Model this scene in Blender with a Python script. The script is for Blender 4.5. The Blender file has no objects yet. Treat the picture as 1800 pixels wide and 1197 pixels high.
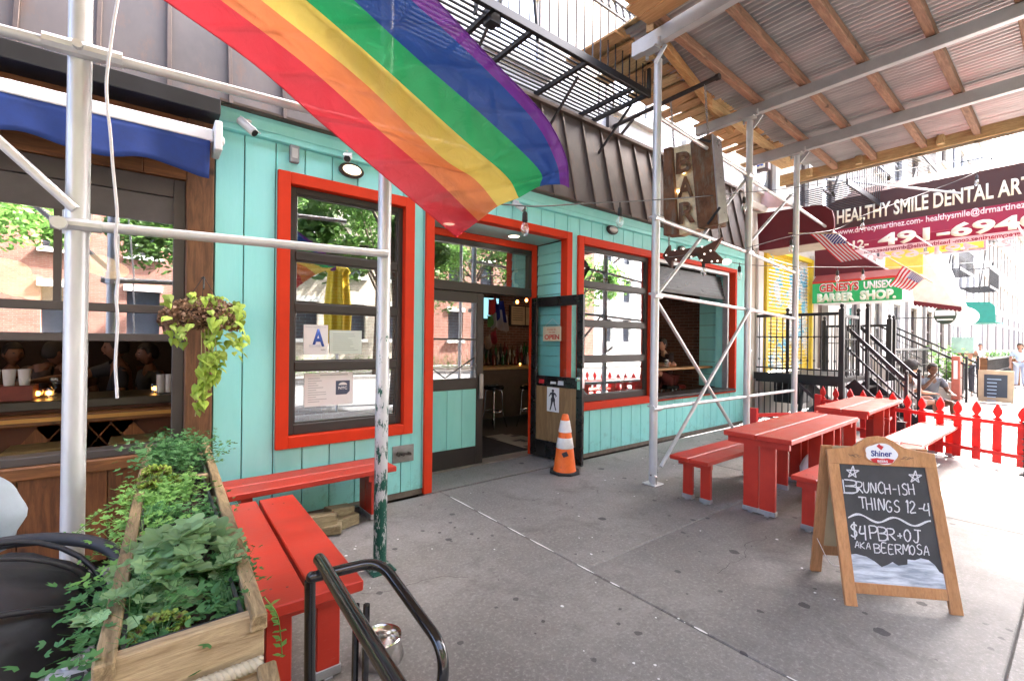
import bpy, math, random
import numpy as np
from mathutils import Vector, Matrix
random.seed(7)
S = bpy.context.scene
COL = S.collection
rad = math.radians
# ------------------------------------------------------------ camera
F, H, CX, CY = 805.0, 1.6, 900.0, 598.5
def cam_rows(yaw, pitch, roll):
    cy, sy = math.cos(yaw), math.sin(yaw)
    right = np.array([cy, -sy, 0]); fwd = np.array([sy, cy, 0]); up = np.array([0, 0, 1.])
    f2 = fwd*math.cos(pitch)+up*math.sin(pitch); u2 = up*math.cos(pitch)-fwd*math.sin(pitch)
    r3 = right*math.cos(roll)+u2*math.sin(roll); u3 = u2*math.cos(roll)-right*math.sin(roll)
    return r3, u3, f2
RR, UU, FF = cam_rows(rad(38.3), rad(0.04), rad(0.64))
cam = bpy.data.cameras.new('camera'); camo = bpy.data.objects.new('camera', cam); COL.objects.link(camo)
camo.matrix_world = Matrix(((RR[0], UU[0], -FF[0], 0), (RR[1], UU[1], -FF[1], 0), (RR[2], UU[2], -FF[2], H), (0, 0, 0, 1)))
cam.sensor_width = 36; cam.lens = 36*F/1800; cam.clip_end = 800; cam.clip_start = 0.05
S.camera = camo
# ------------------------------------------------------------ sky and sun
SUN_EL, SUN_AZ = rad(52), rad(14)          # azimuth counted from +X (down the street) towards +Y
w = bpy.data.worlds.new('World'); S.world = w; w.use_nodes = True
nt = w.node_tree; sky = nt.nodes.new('ShaderNodeTexSky'); sky.sky_type = 'NISHITA'; sky.sun_disc = False
sky.sun_elevation = SUN_EL; sky.sun_rotation = rad(90)-SUN_AZ; sky.dust_density = 7; sky.air_density = .6
nt.nodes['Background'].inputs[1].default_value = 0.15
nt.links.new(sky.outputs[0], nt.nodes['Background'].inputs[0])
sun = bpy.data.lights.new('sun', 'SUN'); sun.energy = 4.5; sun.angle = rad(0.6); sun.color = (1, .95, .87)
suno = bpy.data.objects.new('sun', sun); COL.objects.link(suno)
sd = Vector((math.cos(SUN_EL)*math.cos(SUN_AZ), math.cos(SUN_EL)*math.sin(SUN_AZ), math.sin(SUN_EL)))
suno.rotation_euler = sd.to_track_quat('Z', 'Y').to_euler()
S.view_settings.view_transform = 'Standard'; S.view_settings.look = 'None'
S.view_settings.gamma = 1; S.view_settings.use_curve_mapping = False
S.view_settings.exposure = 4.1
S.render.engine = 'CYCLES'
S.cycles.max_bounces = 8; S.cycles.diffuse_bounces = 4; S.cycles.glossy_bounces = 4; S.cycles.transparent_max_bounces = 16
S.cycles.transmission_bounces = 4; S.cycles.sample_clamp_indirect = 6; S.cycles.caustics_reflective = False; S.cycles.caustics_refractive = False
# ------------------------------------------------------------ helpers
def ray(px, py): return RR*((px-CX)/F) - UU*((py-CY)/F) + FF
def at(px, py, ax, val):
    d = ray(px, py); o = np.array([0, 0, H]); t = (val-o[ax])/d[ax]; p = o+t*d
    return Vector(p)
def atY(px, py, Y): return at(px, py, 1, Y)
def atX(px, py, X): return at(px, py, 0, X)
def atZ(px, py, z=0.): return at(px, py, 2, z)
def atD(px, py, dep): return Vector(np.array([0, 0, H])+ray(px, py)*dep)

MATS = {}
def lin(c): return tuple(((v/255)/12.92 if v/255 <= .04045 else ((v/255+.055)/1.055)**2.4) for v in c)
class NT:
    def __init__(s, name):
        m = bpy.data.materials.new(name); m.use_nodes = True; s.m = m; s.t = m.node_tree; s.b = s.t.nodes['Principled BSDF']
        s.out = s.t.nodes['Material Output']
    def n(s, typ, **kw):
        x = s.t.nodes.new('ShaderNode'+typ)
        for k, v in kw.items():
            if k in x.inputs.keys(): x.inputs[k].default_value = v
            else: setattr(x, k, v)
        return x
    def l(s, a, b): s.t.links.new(a, b)
    def coord(s, scale=(1, 1, 1), kind='pos', rot=(0, 0, 0)):
        if kind == 'pos': o = s.n('NewGeometry').outputs['Position']
        elif kind == 'obj': o = s.n('TexCoord').outputs['Object']
        else: o = s.n('TexCoord').outputs['UV']
        mp = s.n('Mapping'); mp.inputs['Scale'].default_value = scale; mp.inputs['Rotation'].default_value = rot; s.l(o, mp.inputs[0]); return mp.outputs[0]
    def noise(s, vec, scale, detail=4, rough=.6, dist=0):
        x = s.n('TexNoise'); x.inputs['Scale'].default_value = scale; x.inputs['Detail'].default_value = detail
        x.inputs['Roughness'].default_value = rough; x.inputs['Distortion'].default_value = dist; s.l(vec, x.inputs['Vector']); return x.outputs[0]
    def ramp(s, v, a, b, ca=(0, 0, 0, 1), cb=(1, 1, 1, 1)):
        r = s.n('ValToRGB'); r.color_ramp.elements[0].position = a; r.color_ramp.elements[1].position = b
        r.color_ramp.elements[0].color = ca; r.color_ramp.elements[1].color = cb; s.l(v, r.inputs[0]); return r.outputs[0]
    def mix(s, fac, a, b, typ='MIX'):
        x = s.n('MixRGB', blend_type=typ)
        for i, v in ((0, fac), (1, a), (2, b)):
            if hasattr(v, 'is_linked') or hasattr(v, 'links'): s.l(v, x.inputs[i])
            else: x.inputs[i].default_value = v if i == 0 else (*v[:3], 1)
        return x.outputs[0]
    def bump(s, h, strength=.3, dist=.01, prev=None):
        x = s.n('Bump'); x.inputs['Strength'].default_value = strength; x.inputs['Distance'].default_value = dist; s.l(h, x.inputs['Height'])
        if prev is not None: s.l(prev, x.inputs['Normal'])
        s.l(x.outputs[0], s.b.inputs['Normal']); return x.outputs[0]
    def set(s, **k):
        for a, v in k.items():
            a = a.replace('_', ' ')
            s.b.inputs[a].default_value = v
def M(name, col, rough=.6, metal=0, var=.15, vscale=6, bump=.15, bscale=60, stretch=(1, 1, 1), dirt=None, rnd=.0, spec=.5, coord='pos', emis=None, coat=0):
    if name in MATS: return MATS[name]
    t = NT(name); v = t.coord(stretch, coord)
    n1 = t.noise(v, vscale, 5, .65)
    c = t.mix(t.ramp(n1, .3, .7), tuple(x*(1-var) for x in col), tuple(min(1, x*(1+var*.7)) for x in col))
    if dirt:
        n2 = t.noise(v, dirt[1], 6, .7); c = t.mix(t.ramp(n2, dirt[2], dirt[2]+dirt[3]), c, dirt[0])
    if rnd:
        oi = t.n('ObjectInfo'); hs = t.n('HueSaturation'); mr = t.n('MapRange'); mr.inputs['To Min'].default_value = 1-rnd; mr.inputs['To Max'].default_value = 1+rnd
        t.l(oi.outputs['Random'], mr.inputs[0]); t.l(mr.outputs[0], hs.inputs['Value']); t.l(c, hs.inputs['Color']); c = hs.outputs[0]
    t.l(c, t.b.inputs['Base Color'])
    t.set(Roughness=rough, Metallic=metal); t.b.inputs['Specular IOR Level'].default_value = spec
    t.b.inputs['Coat Weight'].default_value = coat
    r = t.ramp(n1, .2, .8, (rough*.8,)*3+(1,), (min(1, rough*1.2),)*3+(1,)); t.l(r, t.b.inputs['Roughness'])
    if bump: t.bump(t.noise(v, bscale, 5, .6), bump, .004)
    if emis: t.b.inputs['Emission Color'].default_value = (*emis[0], 1); t.b.inputs['Emission Strength'].default_value = emis[1]
    MATS[name] = t.m; return t.m
def wood(name, c1, c2, axis=0, rough=.6, scale=1., knots=True, rnd=.1, coord='pos', bump=.25):
    if name in MATS: return MATS[name]
    t = NT(name); st = [9*scale]*3; st[axis] = 1.0*scale
    v = t.coord(tuple(st), coord)
    n1 = t.noise(v, 2.2, 6, .6, 1.2); n2 = t.noise(v, 12, 4, .7, .3)
    c = t.mix(t.ramp(n1, .35, .65), c1, c2); c = t.mix(t.ramp(n2, .45, .75, (0, 0, 0, 1), (.45,)*3+(1,)), c, tuple(x*.45 for x in c1))
    if knots:
        vv = t.coord((1.5, 1.5, 1.5), coord); n3 = t.noise(vv, 3.5, 2, .5); c = t.mix(t.ramp(n3, .66, .74), c, tuple(x*.35 for x in c1))
    if rnd:
        oi = t.n('ObjectInfo'); hs = t.n('HueSaturation'); mr = t.n('MapRange'); mr.inputs['To Min'].default_value = 1-rnd; mr.inputs['To Max'].default_value = 1+rnd
        t.l(oi.outputs['Random'], mr.inputs[0]); t.l(mr.outputs[0], hs.inputs['Value']); t.l(c, hs.inputs['Color']); c = hs.outputs[0]
    t.l(c, t.b.inputs['Base Color']); t.set(Roughness=rough); t.bump(n2, bump, .004); MATS[name] = t.m; return t.m

def setp(o, label=None, cat=None, group=None, kind=None):
    if label: o['label'] = label
    if cat: o['category'] = cat
    if group: o['group'] = group
    if kind: o['kind'] = kind
    return o
def thing(name, loc, label, cat, group=None):
    o = bpy.data.objects.new(name, None); COL.objects.link(o); o.location = loc; o.empty_display_size = .1
    o['off'] = tuple(loc); return setp(o, label, cat, group)
class MB:
    def __init__(s): s.v = []; s.f = []; s.mi = []; s.cur = 0
    def add(s, vs, fs):
        b = len(s.v); s.v += [tuple(v) for v in vs]; s.f += [tuple(i+b for i in f) for f in fs]; s.mi += [s.cur]*len(fs); return s
    def box(s, x0, x1, y0, y1, z0, z1):
        return s.add([(x0, y0, z0), (x1, y0, z0), (x1, y1, z0), (x0, y1, z0), (x0, y0, z1), (x1, y0, z1), (x1, y1, z1), (x0, y1, z1)],
                     [(0, 3, 2, 1), (4, 5, 6, 7), (0, 1, 5, 4), (1, 2, 6, 5), (2, 3, 7, 6), (3, 0, 4, 7)])
    def bar(s, a, b, wd, ht, up=(0, 0, 1)):       # rectangular bar from a to b
        a, b = Vector(a), Vector(b); d = (b-a).normalized(); up = Vector(up)
        if abs(d.dot(up)) > .99: up = Vector((1, 0, 0))
        r = d.cross(up).normalized()*wd/2; u = r.cross(d).normalized()*ht/2
        return s.add([a-r-u, a+r-u, a+r+u, a-r+u, b-r-u, b+r-u, b+r+u, b-r+u], [(0, 1, 2, 3), (7, 6, 5, 4), (0, 4, 5, 1), (1, 5, 6, 2), (2, 6, 7, 3), (3, 7, 4, 0)])
    def tube(s, pts, r, n=8, closed=False, caps=True):
        pts = [Vector(p) for p in pts]; N = len(pts); rs = r if isinstance(r, (list, tuple)) else [r]*N
        base = len(s.v); ref = None
        for i, p in enumerate(pts):
            if closed: d = pts[(i+1) % N]-pts[i-1]
            else: d = pts[min(i+1, N-1)]-pts[max(i-1, 0)]
            d = d.normalized() if d.length > 0 else Vector((0, 0, 1))
            if ref is None: ref = Vector((0, 0, 1)) if abs(d.z) < .9 else Vector((1, 0, 0))
            u = (ref-d*ref.dot(d)).normalized(); ref = u; v = d.cross(u)
            for k in range(n):
                a = 2*math.pi*k/n; s.v.append(tuple(p+(u*math.cos(a)+v*math.sin(a))*rs[i]))
        for i in range(N if closed else N-1):
            j = (i+1) % N
            for k in range(n):
                k2 = (k+1) % n; s.f.append((base+i*n+k, base+j*n+k, base+j*n+k2, base+i*n+k2)); s.mi.append(s.cur)
        if caps and not closed:
            s.f.append(tuple(base+k for k in range(n))); s.f.append(tuple(base+(N-1)*n+k for k in reversed(range(n)))); s.mi += [s.cur]*2
        return s
    def lathe(s, c, prof, n=16, axis='z'):
        base = len(s.v); c = Vector(c)
        for r, h in prof:
            for k in range(n):
                a = 2*math.pi*k/n; q = (r*math.cos(a), r*math.sin(a), h)
                if axis == 'y': q = (q[0], q[2], q[1])
                if axis == 'x': q = (q[2], q[0], q[1])
                s.v.append(tuple(c+Vector(q)))
        for i in range(len(prof)-1):
            for k in range(n):
                k2 = (k+1) % n; s.f.append((base+i*n+k, base+i*n+k2, base+(i+1)*n+k2, base+(i+1)*n+k)); s.mi.append(s.cur)
        if prof[0][0] > 1e-4: s.f.append(tuple(base+k for k in reversed(range(n)))); s.mi.append(s.cur)
        if prof[-1][0] > 1e-4: s.f.append(tuple(base+(len(prof)-1)*n+k for k in range(n))); s.mi.append(s.cur)
        return s
    def ball(s, c, r, n=10, m=7):
        r = r if isinstance(r, (tuple, list)) else (r, r, r); b = len(s.v)
        for i in range(m+1):
            th = math.pi*i/m
            for k in range(n):
                a = 2*math.pi*k/n; s.v.append((c[0]+r[0]*math.sin(th)*math.cos(a), c[1]+r[1]*math.sin(th)*math.sin(a), c[2]-r[2]*math.cos(th)))
        for i in range(m):
            for k in range(n):
                k2 = (k+1) % n; s.f.append((b+i*n+k, b+i*n+k2, b+(i+1)*n+k2, b+(i+1)*n+k)); s.mi.append(s.cur)
        return s
    def prism(s, poly, d):                         # 3D polygon extruded by vector d
        n = len(poly); d = Vector(d); vs = [Vector(p) for p in poly]; vs2 = [p+d for p in vs]
        return s.add(vs+vs2, [tuple(range(n)), tuple(reversed(range(n, 2*n)))]+[((i+1) % n, i, n+i, n+(i+1) % n) for i in range(n)])
    def quad(s, a, b, c, d): return s.add([a, b, c, d], [(0, 1, 2, 3)])
    def mesh(s, name, mats, off=(0, 0, 0), smooth=False):
        me = bpy.data.meshes.new(name); ox, oy, oz = off
        me.from_pydata([(v[0]-ox, v[1]-oy, v[2]-oz) for v in s.v], [], s.f)
        for m in (mats if isinstance(mats, (list, tuple)) else [mats]): me.materials.append(m)
        if any(s.mi): me.polygons.foreach_set('material_index', s.mi)
        if smooth: me.polygons.foreach_set('use_smooth', [True]*len(me.polygons))
        me.validate(); me.update(); return me
    def build(s, name, mats, parent=None, smooth=False, bev=0, label=None, cat=None, group=None, kind=None, origin=None):
        off = tuple(parent['off']) if parent is not None else (origin or (0, 0, 0))
        o = bpy.data.objects.new(name, s.mesh(name, mats, off, smooth)); COL.objects.link(o)
        if parent is not None: o.parent = parent
        else: o.location = off
        o['off'] = off
        if smooth == 'auto': o.data.set_sharp_from_angle(angle=rad(40))
        if bev:
            b = o.modifiers.new('bevel', 'BEVEL'); b.width = bev; b.segments = 1; b.limit_method = 'ANGLE'
        return setp(o, label, cat, group, kind)
KIDS = {}
def kids(o): return [c for c in bpy.data.objects if c.parent == o]
def copy_tree(o, loc=None, rot=None, label=None, parent=None):
    c = o.copy(); COL.objects.link(c); c.parent = parent
    if loc is not None: c.location = loc
    if rot is not None: c.rotation_euler = rot
    if label: c['label'] = label
    for k in kids(o): copy_tree(k, parent=c)
    return c
def arc(c, r, a0, a1, n, ux, uy):
    return [Vector(c)+Vector(ux)*r*math.cos(a0+(a1-a0)*i/n)+Vector(uy)*r*math.sin(a0+(a1-a0)*i/n) for i in range(n+1)]
def fillet(pts, r, n=5):
    pts = [Vector(p) for p in pts]; out = [pts[0]]
    for i in range(1, len(pts)-1):
        a = (pts[i-1]-pts[i]); b = (pts[i+1]-pts[i]); rr = min(r, a.length*.45, b.length*.45); a.normalize(); b.normalize()
        p0 = pts[i]+a*rr; p2 = pts[i]+b*rr
        for k in range(n+1):
            t = k/n; out.append(p0*(1-t)**2+pts[i]*2*t*(1-t)+p2*t*t)
    out.append(pts[-1]); return out
def catmull(P, n=8):
    P = [Vector(p) for p in P]; Q = [P[0]*2-P[1]]+P+[P[-1]*2-P[-2]]; out = []
    for i in range(1, len(Q)-2):
        for k in range(n):
            t = k/n; a, b, c, d = Q[i-1], Q[i], Q[i+1], Q[i+2]
            out.append(.5*((2*b)+(c-a)*t+(2*a-5*b+4*c-d)*t*t+(3*b-a-3*c+d)*t**3))
    out.append(P[-1]); return out
def text(txt, A, B, up, h, mat, parent=None, name='lettering', depth=.002, bold=.0, shear=0, jitter=0, mirror=False, spacing=1, squash=None, **kw):
    """a line of lettering whose baseline runs from A to B, with letter height h along up"""
    cu = bpy.data.curves.new('t', 'FONT'); cu.body = txt; cu.size = 1; cu.offset = bold; cu.shear = shear; cu.space_character = spacing
    cu.extrude = 0; cu.resolution_u = 3
    o = bpy.data.objects.new('t', cu); COL.objects.link(o); dg = bpy.context.evaluated_depsgraph_get()
    me = bpy.data.meshes.new_from_object(o.evaluated_get(dg)); bpy.data.objects.remove(o); bpy.data.curves.remove(cu)
    n = len(me.vertices); co = np.zeros(n*3); me.vertices.foreach_get('co', co); co = co.reshape(-1, 3)
    A, B, up = Vector(A), Vector(B), Vector(up).normalized(); u = (B-A); Lw = u.length; u.normalize()
    x0, x1 = co[:, 0].min(), co[:, 0].max(); capH = .70
    X = (co[:, 0]-x0)/(x1-x0)*Lw
    if mirror: X = Lw-X
    Y = co[:, 1]/capH*h
    if jitter: Y = Y+np.sin(X/Lw*23.)*h*jitter+np.sin(X/Lw*61.)*h*jitter*.6
    nn = u.cross(up).normalized()
    P = np.array([tuple(A+u*float(a)+up*float(b)+nn*depth) for a, b in zip(X, Y)])
    off = tuple(parent['off']) if parent is not None else (0, 0, 0)
    me.vertices.foreach_set('co', (P-np.array(off)).ravel()); me.materials.clear(); me.materials.append(mat); me.name = name
    ob = bpy.data.objects.new(name, me); COL.objects.link(ob)
    if parent is not None: ob.parent = parent
    ob['off'] = off
    sm = ob.modifiers.new('thick', 'SOLIDIFY'); sm.thickness = .0015
    return setp(ob, **kw)

# ------------------------------------------------------------ materials
def mk_teal():
    t = NT('teal_paint'); v = t.coord((1, 1, .25)); n = t.noise(v, 6, 6, .65); c = t.mix(t.ramp(n, .3, .7), (.27, .74, .72), (.33, .80, .79))
    n2 = t.noise(t.coord(), 9, 7, .75); sep = t.n('SeparateXYZ'); t.l(t.n('NewGeometry').outputs['Position'], sep.inputs[0]); mr = t.n('MapRange'); mr.inputs['From Max'].default_value = .55; mr.inputs['To Min'].default_value = .22; mr.inputs['To Max'].default_value = 0; t.l(sep.outputs[2], mr.inputs[0])
    ad = t.n('Math', operation='ADD'); t.l(n2, ad.inputs[0]); t.l(mr.outputs[0], ad.inputs[1]); c = t.mix(t.ramp(ad.outputs[0], .66, .9, (0,)*3+(1,), (.6,)*3+(1,)), c, (.13, .34, .30))
    oi = t.n('ObjectInfo'); hs = t.n('HueSaturation'); m2 = t.n('MapRange'); m2.inputs['To Min'].default_value = .95; m2.inputs['To Max'].default_value = 1.04; t.l(oi.outputs['Random'], m2.inputs[0]); t.l(m2.outputs[0], hs.inputs['Value']); t.l(c, hs.inputs['Color'])
    t.l(hs.outputs[0], t.b.inputs['Base Color']); t.set(Roughness=.5); t.bump(t.noise(t.coord((1, 1, .12)), 40, 5, .65), .22, .004); return t.m
teal = mk_teal()
redp = M('red_trim_paint', (.64, .040, .009), .6, var=.08, bump=.15, bscale=70, spec=.25, dirt=((.45, .03, .01), 8, .66, .2))
redt = None
whitep = M('white_paint', (.74, .74, .73), .6, var=.06, vscale=2, bump=.1)
darkf = M('dark_frame', (.034, .028, .026), .4, var=.1, bump=.05)
blackp = M('black_paint', (.012, .011, .012), .38, var=.2, bump=.1)
galv = None
steel = M('grey_steel', (.42, .43, .44), .42, .4, var=.15, vscale=3, bump=.1, bscale=40, dirt=((.14, .10, .08), 9, .68, .15))
def mk_paint_table():
    t = NT('red_bench_paint'); v = t.coord((1, 1, 1)); n1 = t.noise(v, 4, 5, .6)
    c = t.mix(t.ramp(n1, .3, .7), (.38, .021, .010), (.51, .036, .017))
    n2 = t.noise(t.coord((2, 10, 10)), 9, 8, .75); c = t.mix(t.ramp(n2, .58, .74, (0, 0, 0, 1), (.55,)*3+(1,)), c, (.50, .12, .09))
    n3 = t.noise(v, 25, 4, .6); c = t.mix(t.ramp(n3, .7, .78, (0, 0, 0, 1), (.4,)*3+(1,)), c, (.16, .02, .015))
    t.l(c, t.b.inputs['Base Color']); t.l(t.ramp(n1, .3, .7, (.34,)*3+(1,), (.52,)*3+(1,)), t.b.inputs['Roughness']); t.bump(t.noise(t.coord((2, 12, 12)), 14, 4, .6), .18, .004); return t.m
redt = mk_paint_table()
def mk_pole(green):
    t = NT('silver_paint_over_green' if green else 'silver_pole'); v = t.coord((1, 1, .35))
    n1 = t.noise(v, 8, 4, .6); c = t.mix(t.ramp(n1, .3, .7), (.50, .52, .54), (.64, .66, .68))
    n2 = t.noise(v, 26, 7, .75); thr = .52 if green else .66
    sep = t.n('SeparateXYZ'); t.l(t.n('NewGeometry').outputs['Position'], sep.inputs[0])
    mr = t.n('MapRange'); mr.inputs['From Min'].default_value = 0; mr.inputs['From Max'].default_value = 2.3 if green else 1.2
    mr.inputs['To Min'].default_value = .17 if green else .10; mr.inputs['To Max'].default_value = -.1; t.l(sep.outputs[2], mr.inputs[0])
    ad = t.n('Math', operation='ADD'); t.l(n2, ad.inputs[0]); t.l(mr.outputs[0], ad.inputs[1])
    f = t.ramp(ad.outputs[0], thr+.06, thr+.1); c = t.mix(f, c, (.012, .09, .065) if green else (.05, .06, .05))
    t.l(c, t.b.inputs['Base Color']); t.set(Roughness=.38, Metallic=.35); t.bump(f, .5, .003); return t.m
pole_silver, pole_green = mk_pole(False), mk_pole(True)
mansard_m = None
def mk_mansard():
    t = NT('weathered_copper_sheet'); v = t.coord((1, 1, .4)); n1 = t.noise(v, 2.2, 5, .65)
    c = t.mix(t.ramp(n1, .3, .7), (.075, .064, .060), (.155, .125, .112)); n2 = t.noise(v, 7, 6, .7); c = t.mix(t.ramp(n2, .55, .8), c, (.20, .10, .055))
    oi = t.n('ObjectInfo'); c = t.mix(oi.outputs['Random'], c, t.mix(.5, c, (.12, .11, .11)))
    t.l(c, t.b.inputs['Base Color']); t.set(Roughness=.6, Metallic=.25); t.bump(t.noise(t.coord((1, 1, .25)), 5, 3, .5), .35, .01); return t.m
mansard_m = mk_mansard()
rib_m = M('brown_rib', (.11, .078, .062), .5, .3, var=.25, bump=.2)
brown_wood = lambda ax: wood('varnished_timber_%d' % ax, (.13, .048, .014), (.26, .105, .032), ax, .5, 1.2)
pine = lambda ax: wood('raw_pine_%d' % ax, (.42, .27, .12), (.60, .43, .22), ax, .75, 1.6)
joist_wood = wood('old_joist_wood', (.17, .085, .05), (.30, .17, .105), 0, .75, 1.3)
def mk_concrete():
    t = NT('sidewalk_concrete'); v = t.coord(); n1 = t.noise(v, .9, 6, .6); n2 = t.noise(v, 45, 6, .8); n3 = t.noise(v, 7, 6, .7)
    c = t.mix(t.ramp(n1, .3, .7), (.15, .141, .132), (.265, .252, .236)); c = t.mix(t.ramp(n3, .35, .75, (0,)*3+(1,), (.55,)*3+(1,)), c, (.12, .112, .108))
    c = t.mix(t.ramp(n2, .52, .72, (0,)*3+(1,), (.9,)*3+(1,)), c, (.38, .365, .35)); c = t.mix(t.ramp(n2, .30, .44, (.7,)*3+(1,), (0,)*3+(1,)), c, (.075, .07, .07))
    for sc, th, col, seed in ((3.1, .085, (.035, .034, .036), 0), (6.3, .10, (.05, .048, .05), 5), (1.7, .055, (.03, .03, .035), 9)):
        vo = t.n('TexVoronoi'); mp = t.n('Mapping'); mp.inputs['Location'].default_value = (seed, seed*2, 0); mp.inputs['Scale'].default_value = (1, 1, 0)
        ns = t.n('TexNoise'); ns.inputs['Scale'].default_value = 30; t.l(v, ns.inputs['Vector'])
        va = t.n('VectorMath', operation='SCALE'); va.inputs['Scale'].default_value = .03; t.l(ns.outputs['Color'], va.inputs[0])
        vb = t.n('VectorMath', operation='ADD'); t.l(v, vb.inputs[0]); t.l(va.outputs[0], vb.inputs[1])
        t.l(vb.outputs[0], mp.inputs[0]); t.l(mp.outputs[0], vo.inputs['Vector']); vo.inputs['Scale'].default_value = sc
        wn = t.n('SeparateXYZ'); t.l(vo.outputs['Color'], wn.inputs[0])
        mm = t.n('Math', operation='MULTIPLY'); t.l(wn.outputs[0], mm.inputs[0]); mm.inputs[1].default_value = th*1.5
        lt = t.n('Math', operation='LESS_THAN'); t.l(vo.outputs['Distance'], lt.inputs[0]); t.l(mm.outputs[0], lt.inputs[1])
        m2 = t.n('Math', operation='MULTIPLY'); m2.inputs[1].default_value = .8; t.l(lt.outputs[0], m2.inputs[0]); c = t.mix(m2.outputs[0], c, col)
    oi = t.n('ObjectInfo'); hs = t.n('HueSaturation'); m2 = t.n('MapRange'); m2.inputs['To Min'].default_value = .88; m2.inputs['To Max'].default_value = 1.12; t.l(oi.outputs['Random'], m2.inputs[0]); t.l(m2.outputs[0], hs.inputs['Value']); t.l(c, hs.inputs['Color']); c = hs.outputs[0]
    n5 = t.noise(v, 1.9, 8, .75, .8); c = t.mix(t.ramp(n5, .54, .70, (0,)*3+(1,), (.6,)*3+(1,)), c, (.075, .068, .062)); n6 = t.noise(t.coord((1, 1, 1)), 3.3, 7, .7, 1.5); c = t.mix(t.ramp(n6, .62, .74, (0,)*3+(1,), (.45,)*3+(1,)), c, (.34, .33, .31))
    t.l(c, t.b.inputs['Base Color']); t.l(t.ramp(n1, .3, .7, (.5,)*3+(1,), (.78,)*3+(1,)), t.b.inputs['Roughness'])
    b = t.bump(n2, .45, .004); t.bump(n3, .3, .006, b); return t.m
concrete = mk_concrete()
asphalt = M('asphalt', (.06, .06, .062), .85, var=.25, vscale=2, bump=.5, bscale=120)
def mk_glass(name, refl, tint=(.92, .95, .95)):
    t = NT(name); t.t.nodes.remove(t.b); tr = t.n('BsdfTransparent'); tr.inputs[0].default_value = (*tint, 1); gl = t.n('BsdfGlossy'); gl.inputs['Roughness'].default_value = .004
    gl.inputs['Color'].default_value = (.97, .98, 1, 1)
    fr = t.n('Fresnel'); io = t.n('MapRange'); io.inputs['To Min'].default_value = 1.5; io.inputs['To Max'].default_value = 1/1.5; t.l(t.n('NewGeometry').outputs['Backfacing'], io.inputs[0]); t.l(io.outputs[0], fr.inputs[0]); ad = t.n('Math', operation='ADD', use_clamp=True); ad.inputs[1].default_value = refl; t.l(fr.outputs[0], ad.inputs[0])
    mx = t.n('MixShader'); t.l(ad.outputs[0], mx.inputs[0]); t.l(tr.outputs[0], mx.inputs[1]); t.l(gl.outputs[0], mx.inputs[2]); t.l(mx.outputs[0], t.out.inputs[0])
    n = t.noise(t.coord(), 1.6, 1, .4); bp = t.n('Bump'); bp.inputs['Strength'].default_value = .05; bp.inputs['Distance'].default_value = .01; t.l(n, bp.inputs['Height']); t.l(bp.outputs[0], gl.inputs['Normal'])
    return t.m
glass = mk_glass('window_glass', .30); glass_clear = mk_glass('clear_glass', .03); bulb_glass = mk_glass('bulb_glass', .15)
def emit(name, col, s):
    if name in MATS: return MATS[name]
    t = NT(name); t.b.inputs['Base Color'].default_value = (*col, 1); t.b.inputs['Emission Color'].default_value = (*col, 1); t.b.inputs['Emission Strength'].default_value = s; MATS[name] = t.m; return t.m
def mk_brick(name, c1, c2, mortar=(.30, .28, .26), sc=1., ax='xz', paint=None):
    t = NT(name); g = t.n('NewGeometry').outputs['Position']; sep = t.n('SeparateXYZ'); t.l(g, sep.inputs[0]); cb = t.n('CombineXYZ')
    t.l(sep.outputs[0 if ax == 'xz' else 1], cb.inputs[0]); t.l(sep.outputs[2], cb.inputs[1]); br = t.n('TexBrick'); t.l(cb.outputs[0], br.inputs['Vector'])
    br.inputs['Scale'].default_value = 4.6*sc; br.inputs['Mortar Size'].default_value = .02; br.inputs['Color1'].default_value = (*c1, 1); br.inputs['Color2'].default_value = (*c2, 1); br.inputs['Mortar'].default_value = (*mortar, 1)
    br.inputs['Brick Width'].default_value = 1.0; br.inputs['Row Height'].default_value = .32
    n = t.noise(t.coord(), 3, 5, .6); c = t.mix(t.ramp(n, .3, .8, (0,)*3+(1,), (.5,)*3+(1,)), br.outputs['Color'], tuple(x*.5 for x in c1))
    t.l(c, t.b.inputs['Base Color']); t.set(Roughness=.85); t.bump(br.outputs['Fac'], -.4, .01); return t.m
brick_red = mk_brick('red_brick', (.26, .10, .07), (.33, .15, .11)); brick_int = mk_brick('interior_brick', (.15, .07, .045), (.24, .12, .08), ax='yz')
brick_white = mk_brick('white_brick', (.76, .75, .73), (.82, .81, .79), (.62, .61, .60)); brick_tan = mk_brick('tan_brick', (.50, .44, .36), (.58, .52, .44))
stone = M('cream_stone', (.55, .52, .46), .8, var=.12, vscale=2, bump=.2, bscale=30)

chrome = M('chrome', (.75, .75, .76), .12, 1, var=.05, bump=0)
cableM = M('black_cable', (.015, .015, .016), .5, var=.1, bump=0)
soil = M('potting_soil', (.035, .02, .013), .95, var=.5, vscale=40, bump=.8, bscale=60)
paper = M('paper_white', (.78, .78, .80), .6, var=.03, bump=0)
inkblue = M('ink_blue', (.05, .12, .50), .6, var=.05, bump=0); inkgrey = M('ink_grey', (.35, .37, .42), .6, var=.05, bump=0); inkblack = M('ink_black', (.03, .03, .04), .6, var=.05, bump=0)
ironM = M('black_iron', (.014, .014, .016), .42, var=.3, bump=.15, bscale=60)
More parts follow.
